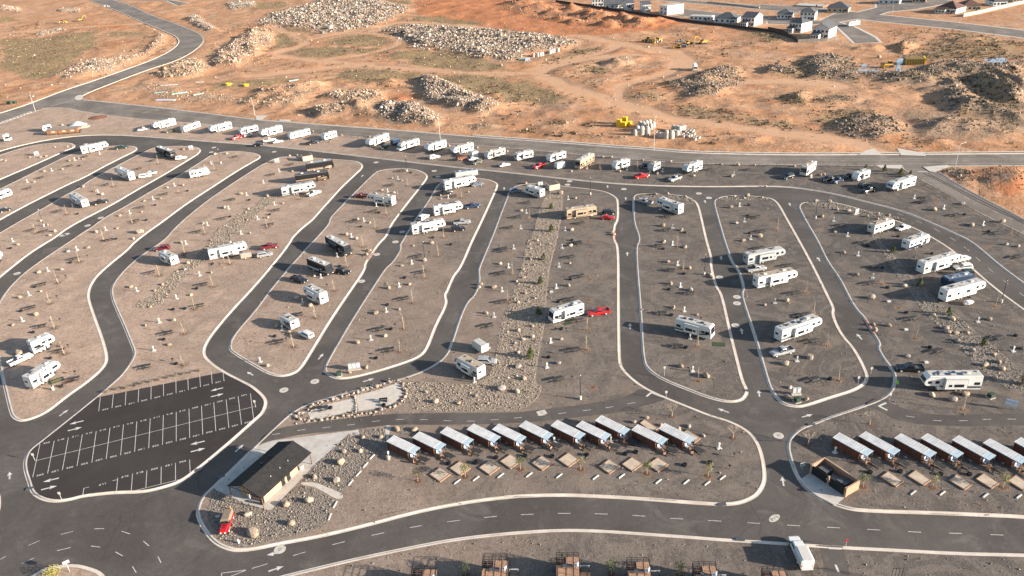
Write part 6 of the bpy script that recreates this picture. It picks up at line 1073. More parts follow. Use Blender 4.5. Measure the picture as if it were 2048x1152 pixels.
# ================================================================ RESTROOM
def restroom():
    A = P('D1', 100, 1060); B = P('D1', 300, 870); d = B-A; d.z = 0; d.normalize(); n = Vector((-d.y, d.x, 0)); z0 = .014
    EZ, RZ = 2.75, 4.35
    near_l, near_r = px(523, 998, EZ), px(623, 906, EZ); far_l = px(456, 971, EZ)
    e = near_r-near_l; e.z = 0; L = e.length; e.normalize(); m = Vector((-e.y, e.x, 0)); w = (far_l-near_l).dot(m); c = near_l+e*(L/2)+m*(w/2); c.z = z0
    t = thing('restroom_building', 'tan restroom building with dark standing seam gable roof', 'building', c, math.atan2(e.y, e.x)); hl, hw = L/2, w/2
    wl0, wl1 = -hl+1.6, hl-3.2; ww = hw-1.3
    wl = M().box(((wl0+wl1)/2, 0, 1.35), (wl1-wl0, 2*ww, 2.7)).build('wall', 'tanwall', t)
    for s in (-1, 1):
        x = s*(hl-1.0); M().add([(x-.06, -hw+.5, EZ+.12), (x-.06, hw-.5, EZ+.12), (x-.06, 0, RZ-.2), (x+.06, -hw+.5, EZ+.12), (x+.06, hw-.5, EZ+.12), (x+.06, 0, RZ-.2)], [(0, 2, 1), (3, 4, 5), (0, 1, 4, 3), (1, 2, 5, 4), (2, 0, 3, 5)]).build('gable_panel', 'deckdark', t)
    for sgn in (-1, 1):
        pts = [(-hl, sgn*hw, EZ), (hl, sgn*hw, EZ), (hl, 0, RZ), (-hl, 0, RZ)]
        rf = M().plate(pts if sgn < 0 else pts[::-1], .09).build('roof_slope', 'darkroof', t)
        k = int(L/.45); sl = math.hypot(hw, RZ-EZ)
        for i in range(k+1):
            x = -hl+.03+i*(L-.06)/k; a = Vector((x, sgn*hw, EZ+.11)); b = Vector((x, sgn*.02, RZ+.1)); M().tube(a, b, .022, n=4).build('seam', 'darkroof', rf)
    M().box((0, 0, RZ+.1), (L+.06, .3, .07)).build('ridge_cap', 'darkroof', t)
    for x in (-hl+.12, hl-.12):
        for s in (-1, 1): M().box((x*.985, s*(hw-.25), EZ/2), (.14, .14, EZ)).build('porch_post', 'deckdark', t)
    for x in (-hl+.15, hl-.15):
        tr = M().tube((x, -hw+.2, EZ-.05), (x, hw-.2, EZ-.05), .07, n=4).tube((x, 0, EZ), (x, 0, RZ-.1), .06, n=4)
        for s in (-1, 1): tr.tube((x, s*hw*.5, EZ), (x, 0, RZ-.15), .05, n=4).tube((x, s*(hw-.2), EZ), (x, 0, RZ-.12), .06, n=4)
        tr.build('truss', 'deckdark', t)
    for x in (wl0+(wl1-wl0)*.56, wl0+(wl1-wl0)*.72): o = M().box((x, -ww-.02, 1.05), (1.0, .06, 2.1)).build('door', 'black', t); M().box((x+.35, -ww-.07, 1.0), (.08, .06, .16)).build('handle', 'lgrey', o)
    M().tube((wl0+.9, -ww-.02, 1.75), (wl0+.9, -ww-.05, 1.75), .38, n=16).build('round_sign', 'bluewhite', t)
    for x in (-2.3, .3, 2.6): M().tube((x, -hw*.55, EZ+.6), (x, -hw*.55, EZ+1.05), .07, n=6).build('vent_pipe', 'lgrey', t)
    for s, tx in ((-1, -.6), (1, 1.8)): M().box((tx, hw*.35*1, RZ-.35), (.3, .3, .4)).build('roof_vent', 'darkroof', t)
    o = M().tube((hl-2.2, -ww+.1, 0), (hl-2.2, -ww+.1, .85), .5, n=12).build('sink_basin', 'precast', t)
    M().box((wl0-.35, .3, .9), (.5, .5, 1.1)).build('drinking_fountain', 'lgrey', t); M().tube((wl0-.5, -ww+.2, 0), (wl0-.5, -ww+.2, 1.0), .32, n=10).build('litter_bin', 'black', t); M().box((wl0-.15, -.9, 1.2), (.1, 1.2, .9)).build('notice_rack', 'dgrey', t)
restroom()
# ================================================================ BIN ENCLOSURES
def enclosure(c, rz, L, Wd, h, wallm, label, full=True):
    t = thing('bin_enclosure', label, 'enclosure', c, rz); hl, hw = L/2, Wd/2
    M().box((0, hw-.1, h/2), (L, .2, h)).build('back_wall', wallm, t)
    for s in (-1, 1): M().box((s*(hl-.1), -.1, h/2), (.2, Wd-.2, h)).build('side_wall', wallm, t); M().box((s*(hl-.1), -hw+.05, h/2+.05), (.42, .42, h+.1)).build('gate_pier', wallm, t) if full else None
    cp_ = M().box((0, hw-.1, h+.04), (L+.06, .28, .08)).build('wall_cap', 'tanwall', t)
    for s in (-1, 1): M().box((s*(hl-.1), -.1, h+.04), (.28, Wd-.2, .08)).build('wall_cap', 'tanwall', t)
    if full:
        M().box((0, -hw+.05, h/2), (.3, .3, h)).build('gate_pier', wallm, t)
        for s in (-1, 1): g = M().box((s*hl*.5, -hw+.05, h/2), (hl-.55, .08, h-.25)).build('gate_leaf', 'gate', t); M().box((s*.35, -hw-.02, h*.55), (.1, .06, .3)).build('latch', 'lgrey', g)
    M().box((0, 0, .02), (L-.4, Wd-.5, .04)).build('floor_slab', 'slab', t)
    return t
def dumpster(loc, rz, label):
    t = thing('dumpster', label, 'dumpster', loc, rz, 'dumpsters in the enclosures'); M().prism([(-.85, .15), (.85, .15), (.95, 1.1), (.95, 1.2), (-.95, 1.45), (-.95, .5)], -.95, .95).build('bin', 'dumpster', t)
    for s in (-1, 1): M().plate([(-.97, s*.48-.45, 1.47), (.97, s*.48-.45, 1.22), (.97, s*.48+.45, 1.22), (-.97, s*.48+.45, 1.47)], .03).build('lid', 'dgrey', t); M().box((0, s*1.0, .9), (1.2, .1, .14)).build('lift_sleeve', 'dumpster', t)
a, b = P('D3', 338, 822), P('D3', 618, 1016); d = b-a; d.z = 0; d.normalize(); n = Vector((-d.y, d.x, 0)); Wd = 3.6; Ln = (b-a).length; c = (a+b)/2+n*(Wd/2); rz = math.atan2(d.y, d.x)
enclosure((c.x, c.y, .014), rz, Ln, Wd, 2.0, 'block', 'brown block bin enclosure with black gates by the main road')
for k, s in enumerate((-.55, .5)): q = c+d*(Ln/2*s); dumpster((q.x, q.y, .055), rz+PI/2, 'dark green dumpster inside the brown block enclosure')
for r, x0, y0, x1, y1, lb in (('B1',378,412,457,398,'tan walled bin store at the head of the parking strip'),('B2',300,648,384,632,'tan walled bin store at the head of the wide island')):
    a, b = P(r, x0, y0), P(r, x1, y1); d = b-a; d.z = 0; d.normalize(); n = Vector((-d.y, d.x, 0)); c = (a+b)/2+n*2; t = enclosure((c.x, c.y, 0), math.atan2(d.y, d.x)+PI, (b-a).length, 4, 2.0, 'blockpale', lb, False)
    dumpster((c.x, c.y, .045), math.atan2(d.y, d.x), 'dark dumpster inside a tan walled bin store')
# ================================================================ CABINS
def cabin(base, d, label, west=True):
    rz = math.atan2(d.y, d.x); t = thing('log_cabin', label, 'cabin', base, rz, 'log cabins with metal roofs'); L, Wd, h = 5.7, 2.05, 1.95   # origin: camera-side rear corner; x along cabin, y across
    def parts():
        o = []
        rows = 9; lh = h/rows
        for i in range(rows): o.append(('wall_log', M().tube((0, .09, lh*(i+.5)), (L, .09, lh*(i+.5)), lh*.54, n=6).mesh('wall_log', 'logwall'))); o.append(('wall_log', M().tube((0, Wd-.09, lh*(i+.5)), (L, Wd-.09, lh*(i+.5)), lh*.54, n=6).mesh('wall_log', 'logwall')))
        for i in range(rows): o.append(('wall_log', M().tube((.09, .1, lh*(i+.5)), (.09, Wd-.1, lh*(i+.5)), lh*.54, n=6).mesh('wall_log', 'logwall')))
        o.append(('front_wall', M().box((L-.1, Wd/2, h/2), (.14, Wd-.2, h)).mesh('front_wall', 'logend')))
        for x in (.05, L/2, L-.05): o.append(('corner_post', M().box((x, -.04, h/2), (.14, .1, h)).mesh('corner_post', 'logwall')))
        RL = L+1.5
        o.append(('roof', M().add([(-.12, -.1, h+.02), (L+.02, -.1, h+.02), (L+.02, Wd+.12, h+.14), (-.12, Wd+.12, h+.14), (-.12, -.1, h+.1), (L+.02, -.1, h+.1), (L+.02, Wd+.12, h+.22), (-.12, Wd+.12, h+.22)], [(3,2,1,0),(4,5,6,7),(0,1,5,4),(1,2,6,5),(2,3,7,6),(3,0,4,7)]).mesh('roof', 'metalroof')))
        k = 11
        for i in range(k+1): x = -.1+i*(L+.1)/k; o.append(('roof_rib', M().tube((x, -.1, h+.11), (x, Wd+.12, h+.23), .03, n=4).mesh('roof_rib', 'lgrey')))
        for x0, x1 in ((L+.06, L+.74), (L+.79, RL)): o.append(('porch_panel', M().plate([(x0, -.1, h+.03), (x1, -.1, h+.03), (x1, Wd+.12, h+.15), (x0, Wd+.12, h+.15)], .03).mesh('porch_panel', 'clearpanel')))
        o.append(('fascia', M().box((RL/2, -.13, h+.02), (RL+.1, .04, .16)).mesh('fascia', 'slate')))
        for y in (.0, Wd): o.append(('porch_post', M().box((L+1.4, y+(.08 if y == 0 else -.08), h/2), (.1, .1, h+.1)).mesh('porch_post', 'dgrey')))
        o.append(('porch_deck', M().box((L+.75, Wd/2, .08), (1.5, Wd, .16)).mesh('porch_deck', 'deckwood')))
        rl = M()
        for z in (.35, .65, .95): rl.tube((L, .08, z), (L+1.4, .08, z), .03, n=4)
        for i in range(7): rl.tube((L+.1+i*.2, .08, .1), (L+.1+i*.2, .08, .98), .018, n=4)
        o.append(('porch_rail', rl.mesh('porch_rail', 'black')))
        o.append(('door', M().box((L-.02, Wd*.65, .9), (.06, .8, 1.75)).mesh('door', 'timber'))); o.append(('window', M().box((L-.02, Wd*.22, 1.3), (.06, .55, .6)).mesh('window', 'glass')))
        return o
    for nm, me in cached('cabinparts', parts): ob(nm, me, t)
    return t
def chair_parts(): return [('seat', M().box((0, 0, .38), (.55, .55, .06)).mesh('seat', 'bluewhite')), ('backrest', M().box((-.28, 0, .72), (.08, .55, .7)).mesh('backrest', 'bluewhite'))]+[('leg', M().box((sx*.24, sy*.24, .18), (.05, .05, .36)).mesh('leg', 'lgrey')) for sx in (-1, 1) for sy in (-1, 1)]
chp = chair_parts()
ORD = ('first', 'second', 'third', 'fourth', 'fifth', 'sixth', 'seventh', 'eighth', 'ninth', 'tenth', 'eleventh')
cd = P('D1', 1225, 715)-P('D1', 1060, 635); ang_w = math.atan2(cd.y, cd.x)
def cabins(lst, dy, row, start, lenpx):
    for i, (r, x, y) in enumerate(lst):
        a = P(r, x, y+dy); b = P(r, x+lenpx[0], y+dy+lenpx[1]); d = b-a; d.z = 0; d.normalize(); n = Vector((-d.y, d.x, 0))
        cabin(a, d, f'{ORD[i]} red-brown log cabin from the {start} in the {row} row'); at = lambda u, v: a+d*u+n*v
        for k, v in enumerate((.55, 1.5)):
            q = at(6.3, v); multi('porch_chair', f'pale porch chair on the {ORD[i]} cabin of the {row} row', 'chair', chp, (q.x, q.y, .16), math.atan2(d.y, d.x)+.2*k, f'porch chairs of the {row} row')
        q = at(8.7, 1.0); multi('picnic_table', f'black picnic table in front of the {ORD[i]} {row} row cabin', 'table', tabs, (q.x, q.y, 0), math.atan2(d.y, d.x)+random.uniform(-.2, .2), f'picnic tables before the {row} row cabins')
        q = at(8.4, 2.4); multi('park_grill', f'black post grill beside the {ORD[i]} {row} row cabin', 'grill', grills, (q.x, q.y, 0), 0, f'grills before the {row} row cabins')
        q = at(7.8, .0); multi('deck_chair', f'dark low chair below the porch of the {ORD[i]} {row} row cabin', 'chair', cached('dch', lambda: [('seat', M().box((0, 0, .3), (.5, 1.0, .06)).mesh('seat', 'deckwood')), ('backrest', M().box((0, .5, .55), (.5, .08, .55)).mesh('backrest', 'deckwood'))]+[('leg', M().box((sx*.22, sy*.4, .14), (.05, .05, .28)).mesh('leg', 'deckdark')) for sx in (-1, 1) for sy in (-1, 1)]), (q.x, q.y, 0), random.uniform(0, 6), f'low chairs before the {row} row cabins')
cabins([('D1',1060,570),('D1',1265,540),('D1',1485,500),('D1',1698,475),('D1',1900,475),('D2',65,450),('D2',318,445),('D2',517,450),('D2',670,405),('D2',960,480),('D2',1175,470)], 64, 'west', 'restroom', (165, 82))
cabins([('D3',513,540),('D3',722,530),('D3',1003,545),('D3',1213,545),('D3',1462,560),('D3',1708,585),('D3',1955,575)], 67, 'east', 'bin enclosure', (185, 103))
def tent_pad(r, L, T, Rr, B, label, grp):
    q = [P(r, *k) for k in (L, B, Rr, T)]; c = sum(q, Vector())/4; t = thing('tent_pad', label, 'tent pad', (c.x, c.y, 0), 0, grp); q = [k-c for k in q]
    for i in range(4):
        a, b = q[i], q[(i+1) % 4]; dd = (b-a).normalized(); nn = Vector((-dd.y, dd.x, 0)); M().box(((a.x+b.x)/2, (a.y+b.y)/2, .12), ((b-a).length-.02+(.14 if i % 2 else -.14), .15, .24), math.atan2(dd.y, dd.x)).build('timber_edge', 'timber', t)
    s = M(); s.v = [(k.x*.97, k.y*.97, .2) for k in q]+[(k.x*.97, k.y*.97, 0) for k in q]; s.f = [(0, 1, 2, 3), (4, 5, 1, 0), (5, 6, 2, 1), (6, 7, 3, 2), (7, 4, 0, 3)]; s.build('sand_bed', 'sandpad', t)
for i, (r, x, y) in enumerate((('D1',1475,840),('D1',1635,790),('D1',1870,785),('D2',-10,735),('D2',243,748),('D2',455,722),('D2',780,775),('D2',965,758),('D2',1170,760))): tent_pad(r, (x-82, y+2), (x, y-55), (x+80, y-2), (x-2, y+58), f'{ORD[i]} sand tent pad from the restroom in the west row', 'sand tent pads')
for k, (x, y) in enumerate(((1095,450),(1435,530))): tent_pad('D2', (x-70, y-20), (x-30, y-48), (x+72, y+20), (x+25, y+55), ('sand tent pad tucked behind the tenth west cabin', 'sand tent pad tucked behind the eleventh west cabin')[k], 'sand tent pads')
for i, (x, y) in enumerate(((990,875),(1210,865),(1540,900),(1755,890),(2010,905))): tent_pad('D3', (x-90, y-12), (x-25, y-58), (x+90, y+20), (x+30, y+62), f'{ORD[i]} sand tent pad from the bin enclosure in the east row', 'sand tent pads')
ws = [('stop_bar', M().prism([(-.9, 0), (.9, 0), (.82, .16), (-.82, .16)], -.11, .11).mesh('stop_bar', 'paint_white')), ('anchor_pin', M().tube((-.6, 0, .15), (-.6, 0, .18), .04).tube((.6, 0, .15), (.6, 0, .18), .04).mesh('anchor_pin', 'dgrey'))]
for r, x, y, dx, dy in [('D1',930,695,45,-45),('D1',875,763,45,-50),('D1',820,830,45,-50),('D1',757,903,45,-52),('D1',633,1078,35,-60),('D1',590,1175,25,-65)]: p = P(r, x, y); q = P(r, x+dx, y+dy); multi('wheel_stop', 'white concrete wheel stop along the restroom cobbles', 'wheel stop', ws, (p.x, p.y, 0), math.atan2(q.y-p.y, q.x-p.x), 'wheel stops along the cobbles')
for r, l in (('D1', [(1610,895),(1760,870),(1958,845)]), ('D2', [(137,840),(378,848),(670,860),(878,850),(1172,893),(1395,897),(1563,907),(1685,863)]), ('D3', [(1162,983),(1395,988),(1740,1005),(2008,1013)])):
    for x, y in l: p = P(r, x, y); q = P(r, x+50, y-38); multi('wheel_stop', 'white concrete wheel stop in front of the tent pads', 'wheel stop', ws, (p.x, p.y, 0), math.atan2(q.y-p.y, q.x-p.x), 'wheel stops before the tent pads')
# ================================================================ ROOFTOP DECK CABINS along the bottom edge
def deck_cabin(x0, x1, y0, label, chairs=1):
    H = 2.5; a, b = px(x0, y0, H), px(x1, y0, H); d = b-a; d.z = 0; Wd = d.length; d.normalize(); Ln = 7.0; t = thing('deck_cabin', label, 'cabin', (a.x, a.y, 0), math.atan2(d.y, d.x), 'cabins with rooftop decks')
    M().box((Wd/2, -Ln/2, (H-.2)/2), (Wd-.1, Ln-.1, H-.2)).build('wall', 'darkgreen', t); M().box((Wd/2, -Ln/2, H-.12), (Wd, Ln, .14)).build('roof', 'dgrey', t)
    k = 12; pw = Wd/k; sw = k*.38                                     # stair opening in the far left corner
    for i in range(k):
        y1 = -.05 if i >= 4.6 else -1.75; M().box(((i+.5)*pw, (y1-Ln+.05)/2, H), (pw-.025, Ln-.05+y1, .06)).build('deck_plank', 'deckwood', t)
    st = M()
    for i in range(3): st.box((4.4*pw/2, -.35-i*.5, H-.02-.0*i), (4.2*pw, .12, .05))
    st.box((4.4*pw/2, -.9, H-.03), (.08, 1.6, .06)); st.build('stair_hatch', 'deckdark', t); M().box((4.4*pw/2, -.9, H-.045), (4.3*pw, 1.6, .02)).build('stair_well', 'black', t)
    rail = H+1.05
    for sx in (0, 1):
        for i in range(6): M().box((.04+sx*(Wd-.08), -.05-i*(Ln-.1)/5, H+.5), (.07, .07, 1.06)).build('rail_post', 'black', t)
    for i in range(1, 4): M().box((Wd*i/4, -.05, H+.5), (.07, .07, 1.06)).build('rail_post', 'black', t)
    rl = M()
    for z in (H+.3, H+.65, rail):
        rl.box((Wd/2, -.05, z), (Wd, .05, .05))
        for sx in (0, 1): rl.box((.04+sx*(Wd-.08), -Ln/2, z), (.05, Ln, .05))
    rl.build('handrail', 'black', t)
    M().box((.04, -.05, H+.9), (.05, .05, 1.9)).build('flag_pole', 'black', t) if False else M().tube((Wd-.04, -.05, H+1), (Wd-.04, -.05, H+2.4), .02, n=4).build('mast', 'black', t)
    M().box((Wd+.95, -Ln/2-.9, .9), (1.7, Ln-1.8, .1)).build('side_deck', 'deckdark', t); M().box((Wd+.95, -.75, 1.3), (1.6, .1, .12)).build('side_rail', 'lgrey', t)
    for sx in (.2, 1.6): M().box((Wd+sx, -1.0, .43), (.1, .1, .85)).build('side_leg', 'black', t)
    for sx in (.2, 1.6): M().box((Wd+sx, -.75, 1.1), (.06, .06, .4)).build('side_rail_post', 'lgrey', t)
    q = lambda u, v: Vector((a.x, a.y, 0))+d*u+Vector((d.y, -d.x, 0))*v
    for i in range(chairs): p = q(Wd*.55+i*.9, 2.2); multi('roof_lounger', f'dark lounger on the roof deck of the {label.split(" rooftop")[0]} cabin', 'lounger', cached('lng', lambda: [('seat', M().box((0, 0, .3), (1.2, .6, .06)).mesh('seat', 'dgrey')), ('backrest', M().box((-.75, 0, .5), (.5, .6, .06)).mesh('backrest', 'dgrey'))]+[('leg', M().box((sx*.5, sy*.25, .14), (.05, .05, .28)).mesh('leg', 'black')) for sx in (-1, 1) for sy in (-1, 1)]), (p.x, p.y, H+.03), random.uniform(-.5, .5), 'loungers on the roof decks')
    p = q(Wd-.5, 2.1); multi('roof_chair', f'white chair on the roof deck of the {label.split(" rooftop")[0]} cabin', 'chair', chp, (p.x, p.y, H+.03), 2.5, 'white chairs on the roof decks')
for i, (x0, x1, y0) in enumerate(((826,874,1139),(966,1016,1121),(1112,1158,1114),(1252,1298,1124),(1384,1430,1132),(1522,1569,1142))): deck_cabin(x0, x1, y0, f'{ORD[i]} rooftop deck cabin counted towards the white service truck')
for x, y in ((1820,1100),(2010,1110),(1960,1145)): pass
p = px(1780, 1165); t = thing('deck_rail', 'black railing poking up at the bottom edge beside the walkway', 'railing', (p.x, p.y, 0))
for i in range(4): M().box((i*.55, 0, 1.6), (.06, .06, 3.2)).build('rail_post', 'black', t)
M().box((.82, 0, 3.1), (1.7, .06, .06)).build('handrail', 'black', t)
# long wooden shed on the north verge
def shed():
    a, b = P('B0', 380, 200, .3), P('B0', 628, 181, .3); d = b-a; d.z = 0; L = d.length; d.normalize(); n = Vector((-d.y, d.x, 0)); c = (a+b)/2+n*1.6; t = thing('wooden_shed', 'long orange brown wooden shed with grey roof on the north verge', 'shed', (c.x, c.y, 0), math.atan2(d.y, d.x)); h = L/2
    M().box((0, 0, 1.45), (L, 3.0, 1.9)).build('wall', 'logend', t); M().add([(-h-.2, -1.75, 2.45), (h+.2, -1.75, 2.45), (h+.2, 1.75, 2.9), (-h-.2, 1.75, 2.9), (-h-.2, -1.75, 2.53), (h+.2, -1.75, 2.53), (h+.2, 1.75, 2.98), (-h-.2, 1.75, 2.98)], [(3,2,1,0),(4,5,6,7),(0,1,5,4),(1,2,6,5),(2,3,7,6),(3,0,4,7)]).build('roof', 'wallgrey', t)
    for x in (-.3, .05, .32): M().box((x*L, -1.52, 1.6), (1.6, .06, .7)).build('window', 'offwhite', t)
    for x in (-.42, -.14, .18, .42): M().box((x*L, -1.53, 1.45), (.15, .06, 1.9)).build('wall_post', 'logwall', t)
    for x in (-.4, -.1, .2, .42):
        for s in (-1, 1): M().box((x*L, s*1.2, .25), (.5, .4, .5)).build('support_block', 'dgrey', t)
    M().box((h+.5, 0, 1.2), (.9, 2.4, .1)).build('end_platform', 'black', t); M().box((h+.5, 0, .58), (.7, 2.0, 1.14)).build('platform_base', 'dgrey', t)
shed()
def pile(p, r, h, m, label, z=0):
    n = 16; rn = random.Random(int(r*100)); v = [(0, 0, h)]; f = []
    for k, (q, zz) in enumerate(((.35, .66), (.7, .28), (1, -.05))):
        for i in range(n): e = rn.uniform(.85, 1.15); v.append((r*q*e*math.cos(2*PI*i/n), r*q*e*math.sin(2*PI*i/n), h*zz))
    for i in range(n): j = (i+1) % n; f += [(0, 1+i, 1+j), (1+i, 1+n+i, 1+n+j, 1+j), (1+n+i, 1+2*n+i, 1+2*n+j, 1+n+j)]
    q = M(); q.v = v; q.f = f; o = q.build('gravel_pile', m, None, True); o.location = (p.x, p.y, z); return tag(o, label, 'gravel pile')
pile(P('B0', 625, 122), 4.5, 2.2, 'white', 'white gravel pile behind the long wooden shed'); pile(P('B0', 668, 135), 3.6, 1.2, 'sandpad', 'pale sand pile beside the white gravel'); pile(P('B0', 780, 60), 5, .8, 'rust', 'low red brown soil pile near the street kerb')
# wire fences
pm = M().box((0, 0, .55), (.1, .1, 1.1)).mesh('fence_post', 'deckdark')
def fence(pts, label, name='post_fence', step=3.2, h=1.0, m='deckdark', post=pm):
    q = resample(pts, step); c = q[0]; t = thing(name, label, 'fence', (c.x, c.y, 0), 0)
    for k in q: ob('fence_post', post, t, (k.x-c.x, k.y-c.y, 0))
    for z in (.45, .95):
        for a, b in zip(q, q[1:]):
            pass
        r_ = M()
        for a, b in zip(q, q[1:]): r_.tube((a.x-c.x, a.y-c.y, z*h), (b.x-c.x, b.y-c.y, z*h), .03, n=4, cap=False)
        r_.build('rail', m, t)
fence(offs(stl, -2.2, False)[int(len(stl)*.5):-2], 'dark post and rail fence between the trailer row and public street'); fence(offs(acl, -2.0, False)[1:], 'dark post and rail fence along the west kerb of the access road'); fence(offs(acr, 2.0, False)[1:], 'dark post fence along the east kerb of the access road')
wpm = M().box((0, 0, .45), (.12, .12, .9)).mesh('fence_post', 'offwhite'); fence(offs(stl, -1.6, False)[1:9], 'pale rail fence at the west street corner', step=2.5, m='lgrey', post=wpm)
# ================================================================ LOOSE STONE AND SCRUB (too many to count: merged)
PAL = dict(pale=((.48,.41,.34),(.33,.275,.225),(.58,.51,.44),(.20,.165,.135),(.085,.07,.06),(.36,.28,.21)), tan=((.48,.36,.25),(.40,.27,.18),(.55,.45,.34),(.24,.18,.13)), pink=((.55,.40,.30),(.48,.33,.23),(.60,.49,.40),(.34,.24,.17)), grey=((.38,.34,.30),(.25,.22,.19),(.46,.42,.37)), dark=((.17,.135,.105),(.27,.22,.17),(.085,.068,.052),(.42,.355,.28),(.06,.05,.04)), red=((.34,.15,.075),(.42,.22,.12),(.24,.10,.05),(.50,.34,.22)), cobble=((.33,.28,.23),(.22,.19,.16),(.13,.115,.10),(.42,.36,.29),(.17,.15,.13)), swale=((.38,.305,.23),(.29,.235,.18),(.46,.38,.29),(.17,.135,.105),(.24,.195,.155)), swale_grey=((.30,.26,.20),(.22,.19,.15),(.40,.34,.27),(.13,.11,.09)))
def scatter_pts(poly, n):
    a = np.array([(p[0], p[1]) for p in poly]); lo, hi = a.min(0), a.max(0); out = np.zeros((0, 2))
    while len(out) < n:
        q = lo+rng.random((n*2+50, 2))*(hi-lo); out = np.vstack([out, q[np_inside(q[:, 0], q[:, 1], a)]])
    return out[:n]
def stones(name, xy, z, size, pal, m='stones', label=None, flat=.7, shape='ico', sink=.3):
    n = len(xy); bv, bf = (ICO_V, ICO_F) if shape == 'ico' else (np.array([(1,0,0),(-1,0,0),(0,1,0),(0,-1,0),(0,0,1),(0,0,-1)], float), np.array([(0,2,4),(2,1,4),(1,3,4),(3,0,4),(2,0,5),(1,2,5),(3,1,5),(0,3,5)]))
    k = len(bv); s = size*np.exp(rng.normal(0, .38, n)); v = bv[None]*(1+rng.normal(0, .17, (n, k, 1))); v = v*s[:, None, None]*np.stack([rng.uniform(.8, 1.3, n), rng.uniform(.7, 1.1, n), rng.uniform(.6, 1, n)*flat/.7], -1)[:, None]
    an = rng.uniform(0, 6.28, n); ti = rng.normal(0, .4, n); c, q = np.cos(ti), np.sin(ti); x, zz = v[..., 0]*c[:, None]-v[..., 2]*q[:, None], v[..., 0]*q[:, None]+v[..., 2]*c[:, None]; v[..., 0] = x; v[..., 2] = zz
    c, q = np.cos(an), np.sin(an); x, y = v[..., 0]*c[:, None]-v[..., 1]*q[:, None], v[..., 0]*q[:, None]+v[..., 1]*c[:, None]
    V = np.stack([x+xy[:, :1], y+xy[:, 1:], v[..., 2]+(z+s*(.6-sink))[:, None]], -1).reshape(-1, 3)
    Fc = (bf[None]+(np.arange(n)*k)[:, None, None]).reshape(-1, 3); pc = np.array(PAL[pal])[rng.integers(0, len(PAL[pal]), n)]*rng.uniform(.7, 1.1, (n, 1)); col = np.repeat(np.concatenate([pc, np.ones((n, 1))], 1), k, 0)
    return bulk(name, V, Fc, m, col)
def parea(pl): return abs(sum(a[0]*b[1]-b[0]*a[1] for a, b in zip(pl, pl[1:]+pl[:1])))/2
def clear(xy):
    keep = np.ones(len(xy), bool)
    for pl in flatp: keep &= ~(np_inside(xy[:, 0], xy[:, 1], pl) | (np_dist(xy[:, 0], xy[:, 1], pl) < 3))
    return xy[keep]
for pl, h, rp, den, sz, pal in rocky:
    n = int(min(parea(pl)*den*2.6, 14000)); xy = clear(scatter_pts(pl, max(n, 8))); d_ = np_dist(xy[:, 0], xy[:, 1], pl); xy = xy[d_ > rng.random(len(xy))**2*rp*.6]; n1 = int(len(xy)*.16)
    for q, s, sh in ((xy[:n1], sz*.56, 'ico'), (xy[n1:], sz*.34, 'oct')):
        if len(q): stones('rock_pile', q, terrain(q[:, 0], q[:, 1]), s, pal, shape=sh, sink=.42)
    # sparse outliers round the heap
    q = clear(xy[:len(xy)//6]+rng.normal(0, rp*.7, (len(xy)//6, 2)))
    if len(q): stones('rock_pile', q, terrain(q[:, 0], q[:, 1]), sz*.28, pal, shape='oct')
COB = [([(1099,382),(1124,385),(1126,410),(1121,445),(1114,480),(1101,530),(1094,580),(1091,640),(1084,680),(1074,730),(1071,768),(1083,770),(1084,778),(1074,800),(1049,817),(1024,822),(937,823),(862,823),(827,818),(819,802),(809,780),(814,765),(837,762),(887,767),(937,769),(952,762),(975,757),(990,720),(1000,655),(1012,620),(1024,592),(1044,530),(1054,480),(1066,470),(1074,432),(1084,405)],'swale',12,.105),
 ([(265,616),(280,602),(300,595),(337,555),(370,525),(390,513),(422,480),(437,457),(475,430),(512,410),(527,395),(552,385),(557,395),(527,420),(512,432),(475,472),(450,485),(412,522),(375,547),(350,580),(320,610),(302,616)],'swale',11,.115),
 ([(1736,460),(1760,472),(1761,485),(1786,507),(1818,550),(1861,587),(1891,615),(1926,640),(1961,672),(1998,702),(2048,745),(2060,800),(2040,785),(2011,775),(1976,750),(1948,727),(1923,697),(1898,670),(1868,645),(1843,620),(1823,587),(1786,542),(1766,505),(1748,480)],'swale_grey',12,.105),
 ([(595,971),(630,976),(652,990),(669,998),(662,1015),(657,1044),(647,1054),(587,1071),(512,1089),(487,1095),(462,1092),(439,1078),(424,1058),(415,1039),(415,1019),(421,998),(429,980),(500,1009),(540,1021)],'cobble',24,.08),
 ([(622,937),(684,880),(709,865),(727,860),(767,855),(772,875),(776,895),(745,905),(732,925),(702,967),(684,985),(667,980),(632,966),(605,962)],'cobble',24,.08),
 ([(785,853),(832,857),(845,865),(827,873),(795,866)],'cobble',24,.08),([(1274,392),(1312,390),(1374,395),(1391,400),(1384,403),(1324,395),(1277,398)],'swale_grey',8,.14),([(1434,397),(1474,393),(1536,395),(1536,399),(1449,402)],'swale_grey',8,.14),([(1606,405),(1661,404),(1761,427),(1811,438),(1806,440),(1748,433),(1691,418),(1656,418),(1618,410)],'swale_grey',8,.14)]
for ib, (pts, pal, den, sz) in enumerate(COB):
    sheet('cobble_bed', chaikin(PX(pts), 1), 'bed_tan' if pal == 'swale' else 'bed_grey', .006)
    pl = [(p.x, p.y) for p in PX(pts)]; xy = scatter_pts(pl, int(parea(pl)*den)); d_ = np_dist(xy[:, 0], xy[:, 1], pl); xy = xy[d_ > .15*rng.random(len(xy))]; stones('cobbles', xy, np.zeros(len(xy)), sz, pal, shape='oct', flat=.6)
q = np.array([(p.x, p.y) for p in resample(edge, .25, True)]); q = q+rng.normal(0, .8, q.shape); stones('cobbles', q, np.full(len(q), .0), .16, 'cobble', shape='oct')
